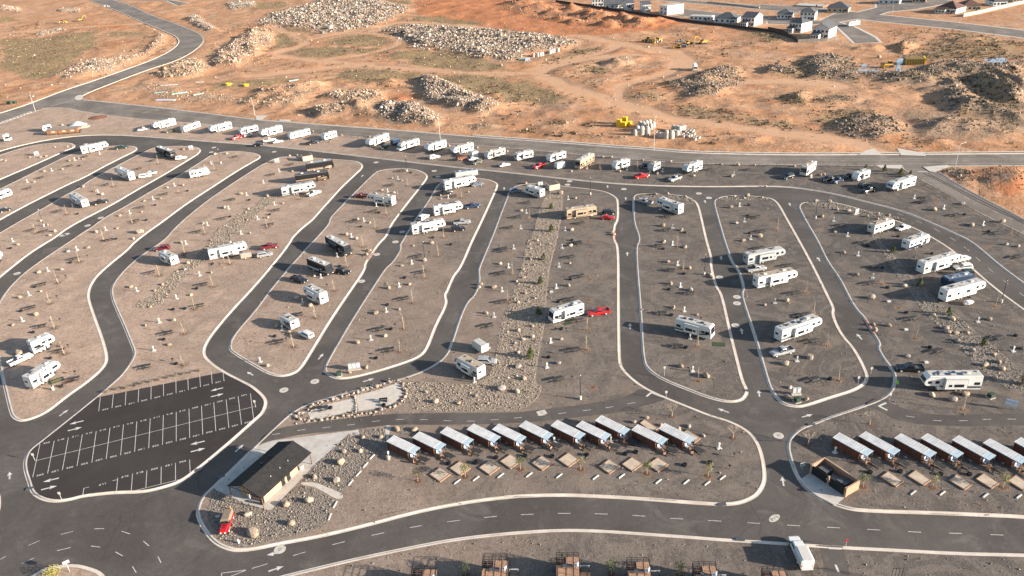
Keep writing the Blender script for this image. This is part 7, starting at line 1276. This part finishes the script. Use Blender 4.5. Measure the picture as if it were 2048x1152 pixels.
# pebbles strewn over the gravel sites
for k in ('I7', 'I10', 'SG', 'I8', 'I9', 'I6', 'I5'):
    pl = [(p.x, p.y) for p in (islw[k] if k != 'SG' else offs(skb, -1.5, False)+south[len(skb):])]; xy = scatter_pts(pl, int(min(parea(pl)*.35, 1800)))
    for wk in (walk, walk2, walk3): xy = xy[~np_inside(xy[:, 0], xy[:, 1], [(v.co.x, v.co.y) for v in wk.data.vertices])]
    stones('pebbles', xy, np.zeros(len(xy)), .09, 'swale_grey', shape='oct')
# scrub
def scrub(name, xy, z, size, cols, nt=10):
    n = len(xy); s = size*np.exp(rng.normal(0, .3, n)); d = rng.normal(0, 1, (n, nt, 3)); d /= np.linalg.norm(d, axis=-1, keepdims=True); c = d*rng.uniform(.3, .9, (n, nt, 1)); c[..., 2] = np.abs(c[..., 2])*.75
    u = rng.normal(0, .42, (n, nt, 3, 3)); t = (c[:, :, None]+u)*s[:, None, None, None]; t[..., 2] = np.maximum(t[..., 2], -.05)
    V = (t+np.concatenate([xy, z[:, None]], 1)[:, None, None]).reshape(-1, 3); Fc = np.arange(n*nt*3).reshape(-1, 3); pc = np.array(cols)[rng.integers(0, len(cols), n)]*rng.uniform(.7, 1.25, (n, 1)); bulk(name, V, Fc, 'stones', np.repeat(np.concatenate([pc, np.ones((n, 1))], 1), nt*3, 0))
OL = ((.19,.145,.075),(.26,.19,.11),(.13,.11,.055),(.30,.22,.135)); DK = ((.10,.08,.045),(.16,.12,.07),(.065,.055,.034),(.22,.16,.10))
for i, (r, pts) in enumerate(GRASS):
    pl = [(p.x, p.y) for p in PR(r, pts)]; xy = clear(scatter_pts(pl, int(min(parea(pl)*.30, 3600)))); xy = xy+rng.normal(0, 2.5, xy.shape); xy = xy[vnoise(xy[:, 0], xy[:, 1], .07, 3) > .36]; xy = clear(xy); right = r in ('A3', 'A2'); inr = np.zeros(len(xy), bool)
    for q_ in rocky: inr |= np_inside(xy[:, 0], xy[:, 1], q_[0])
    xy = xy[~inr | (rng.random(len(xy)) < .25)]
    if len(xy): scrub('dry_scrub', xy, terrain(xy[:, 0], xy[:, 1]), .5 if right else .36, DK if right else OL, 10 if right else 8)
big_ = [(p.x, p.y) for p in PX([(0,40),(2048,60),(2048,300),(1300,285),(700,240),(250,200),(0,215)])]
xy = clear(scatter_pts(big_, 7500)); keep = vnoise(xy[:, 0], xy[:, 1], .045, 3) > .56; xy = xy[keep]
for ln, w_ in tracks: xy = xy[np_dist(xy[:, 0], xy[:, 1], ln, False) > w_*.6]
xy = xy; xy = xy[~np_inside(xy[:, 0], xy[:, 1], estate)]; scrub('dry_scrub', xy, terrain(xy[:, 0], xy[:, 1]), .68, DK, 9)
xy = clear(scatter_pts(big_, 1500)); xy = xy[~np_inside(xy[:, 0], xy[:, 1], estate)]; stones('rock_pile', xy, terrain(xy[:, 0], xy[:, 1]), .3, 'tan')
for r, pts in (('A2',[(240,1000),(330,960),(440,990),(380,1010),(280,1010)]),('A2',[(540,1010),(620,980),(690,975),(640,1030)]),('A2',[(80,1040),(180,1025),(200,1070),(90,1075)]),('A2',[(440,1075),(530,1070),(520,1100),(280,1100),(240,1080)]),('A2',[(460,510),(540,500),(560,540),(600,590),(700,600),(570,560)]),('B2',[(1500,250),(1600,250),(1620,290),(1500,280)])):
    pl = [(p.x, p.y) for p in PR(r, pts)]; xy = clear(scatter_pts(pl, int(parea(pl)*.5)))
    if len(xy): scrub('dry_scrub', xy, terrain(xy[:, 0], xy[:, 1]), .6, DK)
# ================================================================ HOUSES
def house(reg, x1, y1, x2, y2, dep, h, roof, label, wallm='housewhite', roofm='roofgrey', wing=0, ridge='x', wins=4):
    a, b = P(reg, x1, y1), P(reg, x2, y2); d = b-a; d.z = 0; L = d.length; d.normalize(); n = Vector((-d.y, d.x, 0)); c = (a+b)/2+n*(dep/2); t = thing('house', label, 'house', (c.x, c.y, 0), math.atan2(d.y, d.x)); hl, hw = L/2, dep/2
    M().box((0, 0, h/2), (L, dep, h)).build('wall', wallm, t); o_ = .5; rh = min(L, dep)*.28 if roof != 'flat' else 0
    if roof == 'gable':
        if ridge == 'x':
            for s in (-1, 1): pts = [(-hl-o_, s*(hw+o_), h-.25), (hl+o_, s*(hw+o_), h-.25), (hl+o_, 0, h+rh), (-hl-o_, 0, h+rh)]; M().plate(pts if s < 0 else pts[::-1], .18).build('roof_slope', roofm, t)
            for s in (-1, 1): M().add([(s*hl, -hw, h), (s*hl, hw, h), (s*hl, 0, h+rh), (s*(hl-.2), -hw, h), (s*(hl-.2), hw, h), (s*(hl-.2), 0, h+rh)], [(0, 1, 2), (5, 4, 3), (0, 3, 4, 1), (1, 4, 5, 2), (2, 5, 3, 0)]).build('gable_wall', wallm, t)
        else:
            for s in (-1, 1): pts = [(s*(hl+o_), -hw-o_, h-.25), (s*(hl+o_), hw+o_, h-.25), (0, hw+o_, h+rh), (0, -hw-o_, h+rh)]; M().plate(pts if s > 0 else pts[::-1], .18).build('roof_slope', roofm, t)
            for s in (-1, 1): M().add([(-hl, s*hw, h), (hl, s*hw, h), (0, s*hw, h+rh), (-hl, s*(hw-.2), h), (hl, s*(hw-.2), h), (0, s*(hw-.2), h+rh)], [(0, 1, 2), (5, 4, 3), (0, 3, 4, 1), (1, 4, 5, 2), (2, 5, 3, 0)]).build('gable_wall', wallm, t)
    elif roof == 'hip':
        k = min(hl, hw)+o_; M().add([(-hl-o_, -hw-o_, h-.1), (hl+o_, -hw-o_, h-.1), (hl+o_, hw+o_, h-.1), (-hl-o_, hw+o_, h-.1), (-max(hl-hw, .2), 0, h+rh), (max(hl-hw, .2), 0, h+rh)], [(0, 1, 5, 4), (1, 2, 5), (2, 3, 4, 5), (3, 0, 4), (3, 2, 1, 0)]).build('roof', roofm, t)
    else: M().box((0, 0, h+.1), (L+.2, dep+.2, .3)).build('parapet', wallm, t); M().box((0, 0, h+.27), (L-.6, dep-.6, .06)).build('roof', 'roofw', t)
    st = 2 if h > 4.5 else 1
    for f in range(st):
        for i in range(wins):
            x = -hl+L*(i+.5)/wins; o = M().box((x, -hw-.03, 1.6+f*2.8), (min(1.5, L/wins*.5), .08, 1.3)).build('window', 'glass', t); M().box((x, -hw-.05, .9+f*2.8), (min(1.7, L/wins*.6), .12, .1)).build('sill', 'offwhite', o)
        for s in (-1, 1): M().box((s*(hl+.03), -hw*.3, 1.6+f*2.8), (.08, 1.2, 1.2)).build('window', 'glass', t)
    M().box((hl*.55, -hw-.04, 1.05), (1.0, .1, 2.1)).build('door', 'dgrey', t)
    if wing:
        M().box((-hl*.35, -hw-wing/2, 1.4), (L*.5, wing, 2.8)).build('wing_wall', wallm, t); M().add([(-hl*.35-L*.27, -hw-wing-.3, 2.75), (-hl*.35+L*.27, -hw-wing-.3, 2.75), (-hl*.35+L*.27, -hw, 3.9), (-hl*.35-L*.27, -hw, 3.9), (-hl*.35-L*.27, -hw-wing-.3, 2.95), (-hl*.35+L*.27, -hw-wing-.3, 2.95), (-hl*.35+L*.27, -hw, 4.1), (-hl*.35-L*.27, -hw, 4.1)], [(3,2,1,0),(4,5,6,7),(0,1,5,4),(1,2,6,5),(2,3,7,6),(3,0,4,7)]).build('wing_roof', roofm, t)
        for i in range(3): M().box((-hl*.35-L*.16+i*L*.16, -hw-wing-.03, 1.5), (L*.1, .06, 1.3)).build('window', 'glass', t)
    return t
house('A2',640,52,735,48,12,6,'gable','white two-storey house at the west end of the estate', wing=0); house('A2',745,70,900,62,11,3.2,'gable','low white house with grey roof between two-storey houses')
house('A2',915,86,975,82,13,6.2,'gable','white two-storey house with dark gable roof and grey bay', wing=4); house('A2',1050,98,1110,94,13,6.2,'gable','second white two-storey house with dark gable roof', wing=4)
house('A2',1180,112,1240,122,17,6.6,'flat','plain white flat-topped house under construction', wins=2); house('A2',1420,160,1590,168,7,2.9,'flat','long low white building beside the dark fence', roofm='roofw', wins=5)
house('A2',1615,182,1790,188,13,3.3,'hip','single-storey grey roofed house beside the dark fence'); house('A2',1838,205,1935,212,14,6.2,'gable','white two-storey house with steep grey gable', wing=4)
house('A3',70,148,190,150,12,3.2,'hip','single-storey house with grey hip roof by the estate lane'); house('A3',250,162,370,165,13,5.6,'hip','grey roofed white house behind the hip roofed house')
house('A3',165,250,262,262,12,6.2,'hip','white two-storey house with dark hip roof and bay windows', wing=4); house('A3',350,300,480,310,14,6.2,'gable','large white gabled house at the estate corner', wing=5, ridge='y')
house('A3',470,98,640,102,13,3.4,'hip','tan house with grey roof across the estate road', 'housetan'); house('A3',1340,98,1500,112,15,3.6,'hip','white house with brown tiled hip roof', roofm='roofbrown', wing=4); house('A3',1560,85,1700,82,14,3.6,'hip','tan house with brown roof beside the retaining wall', 'housetan', 'roofbrown')
house('A3',880,30,1050,35,12,3.6,'hip','grey roofed house at the top of the estate'); house('A3',1150,20,1260,22,11,5.5,'gable','tan two-storey house at the top of the estate', 'housetan'); house('A3',1800,50,1910,45,12,3.4,'hip','white house at the far east of the estate', roofm='roofgrey'); house('A3',210,50,440,62,12,.6,'flat','orange timber foundation of an unbuilt house', 'logend', 'logend', wins=0); house('A3',1960,18,2060,14,12,3.4,'hip','tan house at the top right behind the retaining wall', 'housetan', 'roofbrown')
def wall_line(name, pts, h, th, m, label, cat='wall', step=6):
    q = resample(pts, step)+[pts[-1]]; c = q[0]; t = thing(name, label, cat, (c.x, c.y, 0))
    for a, b in zip(q, q[1:]): d = b-a; M().box(((a.x+b.x)/2-c.x, (a.y+b.y)/2-c.y, h/2-.1), (d.length-.06, th, h+.2), math.atan2(d.y, d.x)).build('wall_panel', m, t)
wall_line('estate_fence', PR('A2', [(350,18),(560,48),(900,100),(1250,152),(1400,178),(1800,225),(2100,262),(2280,320)]), 2.0, .25, 'fence', 'dark brown privacy wall along the south side of the estate'); wall_line('garden_wall', PR('A3', [(238,338),(480,328),(560,320)]), 1.8, .25, 'wallgrey', 'grey garden wall below the large gabled house'); wall_line('retaining_wall', PR('A3', [(1560,135),(1700,108),(1850,72),(2060,25)]), 2.4, .5, 'blockpale', 'pale retaining wall in the estate')
wall_line('garden_wall', PR('A3', [(0,235),(120,262),(238,338)]), 1.8, .25, 'fence', 'dark garden wall joining the estate fence'); wall_line('block_row', PR('A2', [(1565,22),(1800,45),(1980,68)]), 1.2, .8, 'blockpale', 'row of pale block pallets along the upper road', step=9)
# ================================================================ MACHINES ON THE DIRT
def track_pair(t, L, g, h=.85):
    for s in (-1, 1):
        M().prism([(-L/2, .25), (-L/2+.3, 0), (L/2-.3, 0), (L/2, .25), (L/2, h-.25), (L/2-.3, h), (-L/2+.3, h), (-L/2, h-.25)], s*g-.3, s*g+.3).build('track', 'rubber', t)
def excavator(p, rz, label, s=1.0, arm=1, m='yellow'):
    t = thing('excavator', label, 'excavator', (p.x, p.y, tz(p.x, p.y)-.05), rz, 'earth moving machines'); t.scale = (s, s, s); track_pair(t, 4.6, 1.25)
    M().tube((0, 0, .8), (0, 0, 1.1), .8, n=12).build('turntable', 'dgrey', t); M().prism([(-2.6, 1.1), (1.2, 1.1), (1.2, 1.5), (.2, 2.3), (-2.4, 2.3), (-2.7, 1.8)], -1.35, 1.35).build('house', m, t); M().prism([(.0, 1.5), (1.4, 1.5), (1.3, 2.5), (1.0, 3.1), (0, 3.1)], .35, 1.3).build('cab', 'glass', t)
    b0, b1, b2, b3 = Vector((.9, -.2, 1.7)), Vector((2.8, -.2, 4.6)), Vector((5.2, -.2, 5.2)), Vector((5.9, -.2, 1.5)); M().tube(b0, b1, .32, .3, n=4).tube(b1, b2, .3, .24, n=4).build('boom', m, t); M().tube(b2, b3, .26, .16, n=4).build('stick', m, t); M().prism([(5.5, 1.7), (6.3, 1.6), (6.2, .7), (5.6, .3), (5.2, .7)], -.8, .4).build('bucket', 'dgrey', t); M().tube((1.2, -.2, 1.9), (2.9, -.2, 3.9), .1, n=6).build('ram', 'chrome', t)
def dozer(p, rz, label, m='yellow', s=1.0):
    t = thing('bulldozer', label, 'bulldozer', (p.x, p.y, tz(p.x, p.y)-.05), rz, 'earth moving machines'); t.scale = (s, s, s); track_pair(t, 4.0, 1.05, 1.1)
    M().prism([(-1.9, .7), (2.0, .7), (2.0, 1.7), (.3, 1.8), (-1.9, 1.6)], -.75, .75).build('hull', m, t); M().box((-.6, 0, 2.3), (1.5, 1.4, 1.2)).build('cab', 'glass', t); M().box((-.6, 0, 2.97), (1.9, 1.7, .12)).build('cab_roof', m, t); M().prism([(2.6, .1), (2.85, .05), (2.75, .8), (2.95, 1.45), (2.75, 1.5), (2.5, .8)], -1.9, 1.9).build('blade', m, t)
    for q in (-1, 1): M().tube((.3, q*1.45, .6), (2.65, q*1.45, .5), .1, n=6).build('push_arm', m, t)
    M().tube((1.6, .5, 1.7), (1.6, .5, 2.4), .07).build('exhaust', 'dgrey', t)
def loader(p, rz, label, m='yellow', s=1.0):
    t = thing('wheel_loader', label, 'loader', (p.x, p.y, tz(p.x, p.y)-.05), rz, 'earth moving machines'); t.scale = (s, s, s)
    M().prism([(-3.4, .9), (-.2, .9), (-.2, 2.0), (-1.2, 2.1), (-3.3, 1.9)], -1.0, 1.0).build('engine_cover', m, t); M().box((.0, 0, 2.3), (1.3, 1.3, 1.6)).build('cab', 'glass', t); M().box((0, 0, 3.15), (1.6, 1.5, .12)).build('cab_roof', m, t); M().box((1.6, 0, 1.1), (2.0, 1.0, .6)).build('front_frame', m, t)
    for q in (-.7, .7): M().tube((1.2, q, 1.9), (3.4, q, .9), .16, n=5).build('lift_arm', m, t)
    M().prism([(3.2, .2), (4.5, .15), (4.3, .5), (3.7, .8), (3.6, 1.4), (3.2, 1.4)], -1.5, 1.5).build('bucket', m, t)
    for x in (-2.1, 1.7):
        for q in (-1, 1): wheel(t, x, q*1.2, .85, .6)
excavator(P('A2', 1525, 345), PI+.25, 'yellow excavator with raised arm', 1.05); dozer(P('A2', 1325, 385), PI*.9, 'small yellow bulldozer lowest in the machine group', s=.95); loader(P('A2', 1090, 335), PI*.8, 'large yellow loader at the west end of the machine group', s=1.15); loader(P('A2', 1165, 338), PI*1.2, 'yellow grader beside the large loader', s=1.05); dozer(P('A2', 1410, 352), .6, 'yellow bulldozer beside the excavator arm', s=.9); loader(P('A2', 1345, 335), 0, 'small grey loader between yellow machines', 'grey', .6); loader(P('A2', 1440, 350), 2.2, 'small yellow loader under the excavator arm', s=.6)
excavator(P('A0', 650, 172), .6, 'distant yellow excavator on the west dirt', .9, m='yellow'); loader(P('A0', 500, 190), .2, 'distant yellow loader on the west dirt'); dozer(P('A3', 960, 538), PI, 'tan bulldozer beside the puddles', s=1.2); loader(P('A0', 850, 52), .3, 'distant grey truck beside the curved road', 'lgrey', .8)
def boxbin(reg, x1, y1, x2, y2, dep, h, m, label, name='steel_bin', cat='container', z=None):
    a, b = P(reg, x1, y1), P(reg, x2, y2); d = b-a; L = d.length; d.normalize(); n = Vector((-d.y, d.x, 0)); c = (a+b)/2+n*dep/2; zz = tz(c.x, c.y)-.05 if z is None else z; t = thing(name, label, cat, (c.x, c.y, zz), math.atan2(d.y, d.x))
    M().box((0, 0, h/2), (L, dep, h)).build('shell', m, t); k = max(3, int(L/1.2))
    for i in range(k+1): M().box((-L/2+i*L/k, -dep/2-.05, h/2), (.12, .1, h)).build('rib', m, t)
    M().box((0, 0, h+.04), (L+.1, dep+.1, .1)).build('rim', m, t)
boxbin('A3', 1100, 522, 1245, 520, 6, 3.2, 'ochre', 'long ochre steel container beside the puddles'); boxbin('A3', 1246, 508, 1258, 508, 5, 3, 'yellowbright', 'bright yellow end of the ochre container'); boxbin('A2', 1355, 378, 1392, 378, 2.5, 1.8, 'slate', 'blue grey skip between the yellow machines')
for x1, y1, x2, y2, h, lb in ((836,1020,868,1022,3.2,'tall yellow trench box at the west end'),(872,1022,905,1026,2.2,'middle yellow trench box'),(908,1012,945,1016,1.8,'flat yellow trench box beside the precast rings'),(880,1000,915,1002,3.0,'yellow trench box behind the others')): boxbin('A2', x1, y1, x2, y2, 2.2, h, 'yellowbright', lb, 'trench_box', 'trench box')
for x1, y1, x2, y2, h, m, lb in ((55,482,105,482,1.2,'teal','teal pallet load below the large rock field'),(108,484,145,482,1.3,'bluewhite','white pallet load below the large rock field'),(600,300,610,300,.4,'teal','flat teal sheet')): boxbin('A2', x1, y1, x2, y2, 3, h, m, lb, 'pallet_load', 'pallet load') if x1 < 500 else None
ringm = {}
def precast(x, y, r, h, label, cone=True, m='precast', reg='A2'):
    p = P(reg, x, y); key = (r, h, cone)
    if key not in ringm: ringm[key] = (ring_mesh(r, r*.8, h, 'ring', m), M().tube((0, 0, h), (0, 0, h+r*.9), r, r*.55, n=14).mesh('cone_top', m), M().tube((0, 0, h*.45), (0, 0, h*.52), r*1.03, n=14).mesh('joint_band', m))
    t = thing('precast_ring', label, 'concrete ring', (p.x, p.y, tz(p.x, p.y)-.05), random.uniform(0, 6), 'precast manhole rings'); ob('ring', ringm[key][0], t); ob('joint_band', ringm[key][2], t)
    if cone: ob('cone_top', ringm[key][1], t)
for x, y in ((1025,1010),(1050,1018),(1075,1010),(1100,1005),(1130,1020),(1005,1040),(1060,1030),(1110,1035),(985,1075),(1010,1072)): precast(x, y+12, 1.0, 1.7, 'grey precast manhole ring in the western cluster')
for x, y in ((1040,1085),(1083,1083)): precast(x, y, 1.15, 2.9, 'tall grey precast manhole ring at the front of the western cluster')
precast(968, 1078, 1.0, 1.2, 'low grey precast ring at the west edge of its cluster', False)
for x, y in ((1170,1095),(1195,1100),(1215,1103)): precast(x, y, 1.1, 2.0, 'grey precast ring in the row between the two clusters', False)
for x, y in ((1237,1108),(1277,1108)): precast(x, y, 1.15, 2.6, 'tall grey precast ring at the front of the eastern cluster')
for x, y in ((1290,1045),(1320,1050),(1340,1060),(1298,1085),(1322,1090),(1355,1055),(1372,1048)): precast(x, y+5, 1.0, 1.9, 'grey coned precast ring in the eastern cluster')
for x, y in ((1365,1085),(1385,1065),(1400,1078),(1408,1100),(1430,1095),(1440,1070),(1455,1085),(1465,1110),(1493,1110),(1462,1122),(1372,1100),(1345,1085),(1420,1060),(1448,1060)): precast(x, y, .8, 1.1, 'short open precast ring in the eastern cluster', False)
for x, y in ((172,448),(205,447),(226,445),(243,443),(303,430),(320,424),(333,420),(368,410)): precast(x, y, 1.1, 2.6, 'pale precast ring standing below the large rock field', False)
def tank():
    p = P('A2', 1462, 560); t = thing('concrete_mixer', 'white concrete mixer truck alone on the open dirt', 'truck', (p.x, p.y, tz(p.x, p.y)-.05), R(262)); M().loft([(-3.4, .5, 1.6, 2.4, 3.2, .4), (-2.0, 1.2, 1.3, 2.6, 3.9, .7), (.2, 1.3, 1.2, 2.5, 3.8, .75), (1.6, .7, 1.2, 2.0, 2.7, .4)]).build('drum', 'white', t); M().box((0, 0, .85), (7.5, 1.2, .4)).build('chassis', 'dgrey', t); M().box((3.0, 0, 1.7), (1.7, 2.3, 2.0)).build('cab', 'white', t); M().box((3.87, 0, 2.1), (.04, 2.0, .8)).build('windscreen', 'glass', t); M().prism([(-3.9, 2.2), (-3.2, 3.6), (-2.8, 3.6), (-3.3, 2.2)], -.5, .5).build('chute', 'lgrey', t)
    for x in (-2.4, -1.2, 3.0):
        for s in (-1, 1): wheel(t, x, s*1.0, .52, .35)
tank()
def pipes(reg, x, y, n, L, rz, m, label):
    p = P(reg, x, y); t = thing('pipe_stack', label, 'pipes', (p.x, p.y, tz(p.x, p.y)), rz)
    for i in range(n): yy = (i-n/2)*.5; M().tube((-L/2, yy, .22), (L/2, yy+random.uniform(-.3, .3), .22), .22, n=8).build('pipe', m, t)
for a in (('A0',1440,765,4,9,.5,'teal','pale teal pipes on the dirt above the street'),('A0',1330,808,5,12,-.2,'bluewhite','long pale blue pipes near the street kerb'),('A0',1280,755,3,6,.1,'teal','short teal pipes beside scrub'),('A0',1360,700,2,10,0,'lgrey','grey pipes at the top of the pipe yard'),('A0',1590,770,3,6,.6,'teal','teal pipes leaning on a dirt heap'),('A1',300,650,3,6,.6,'teal','teal pipes beside the pale track'),('A0',1600,668,2,5,0,'offwhite','white pipes at the track edge')): pipes(*a)
for r, x, y, lb in (('A0',1830,688,'yellow plastic pipe coil by the pipe yard'),('A0',1970,690,'small yellow pipe coil by the track')):
    p = P(r, x, y); t = thing('pipe_coil', lb, 'pipe coil', (p.x, p.y, tz(p.x, p.y)-.05)); ob('coil', ring_mesh(1.8, .9, 1.2, 'coil', 'yellowbright'), t); ob('strap', M().box((1.35, 0, .62), (1.0, .2, 1.3)).mesh('strap', 'dgrey'), t)
for r, x, y, h, lb in (('A0',70,835,1.6,'taller green bin beside the western road shoulder'),('A0',105,828,1.0,'shorter green bin beside the western road shoulder')): boxbin(r, x-12, y, x+14, y, 2, h, 'green', lb, 'green_bin', 'bin', .0)
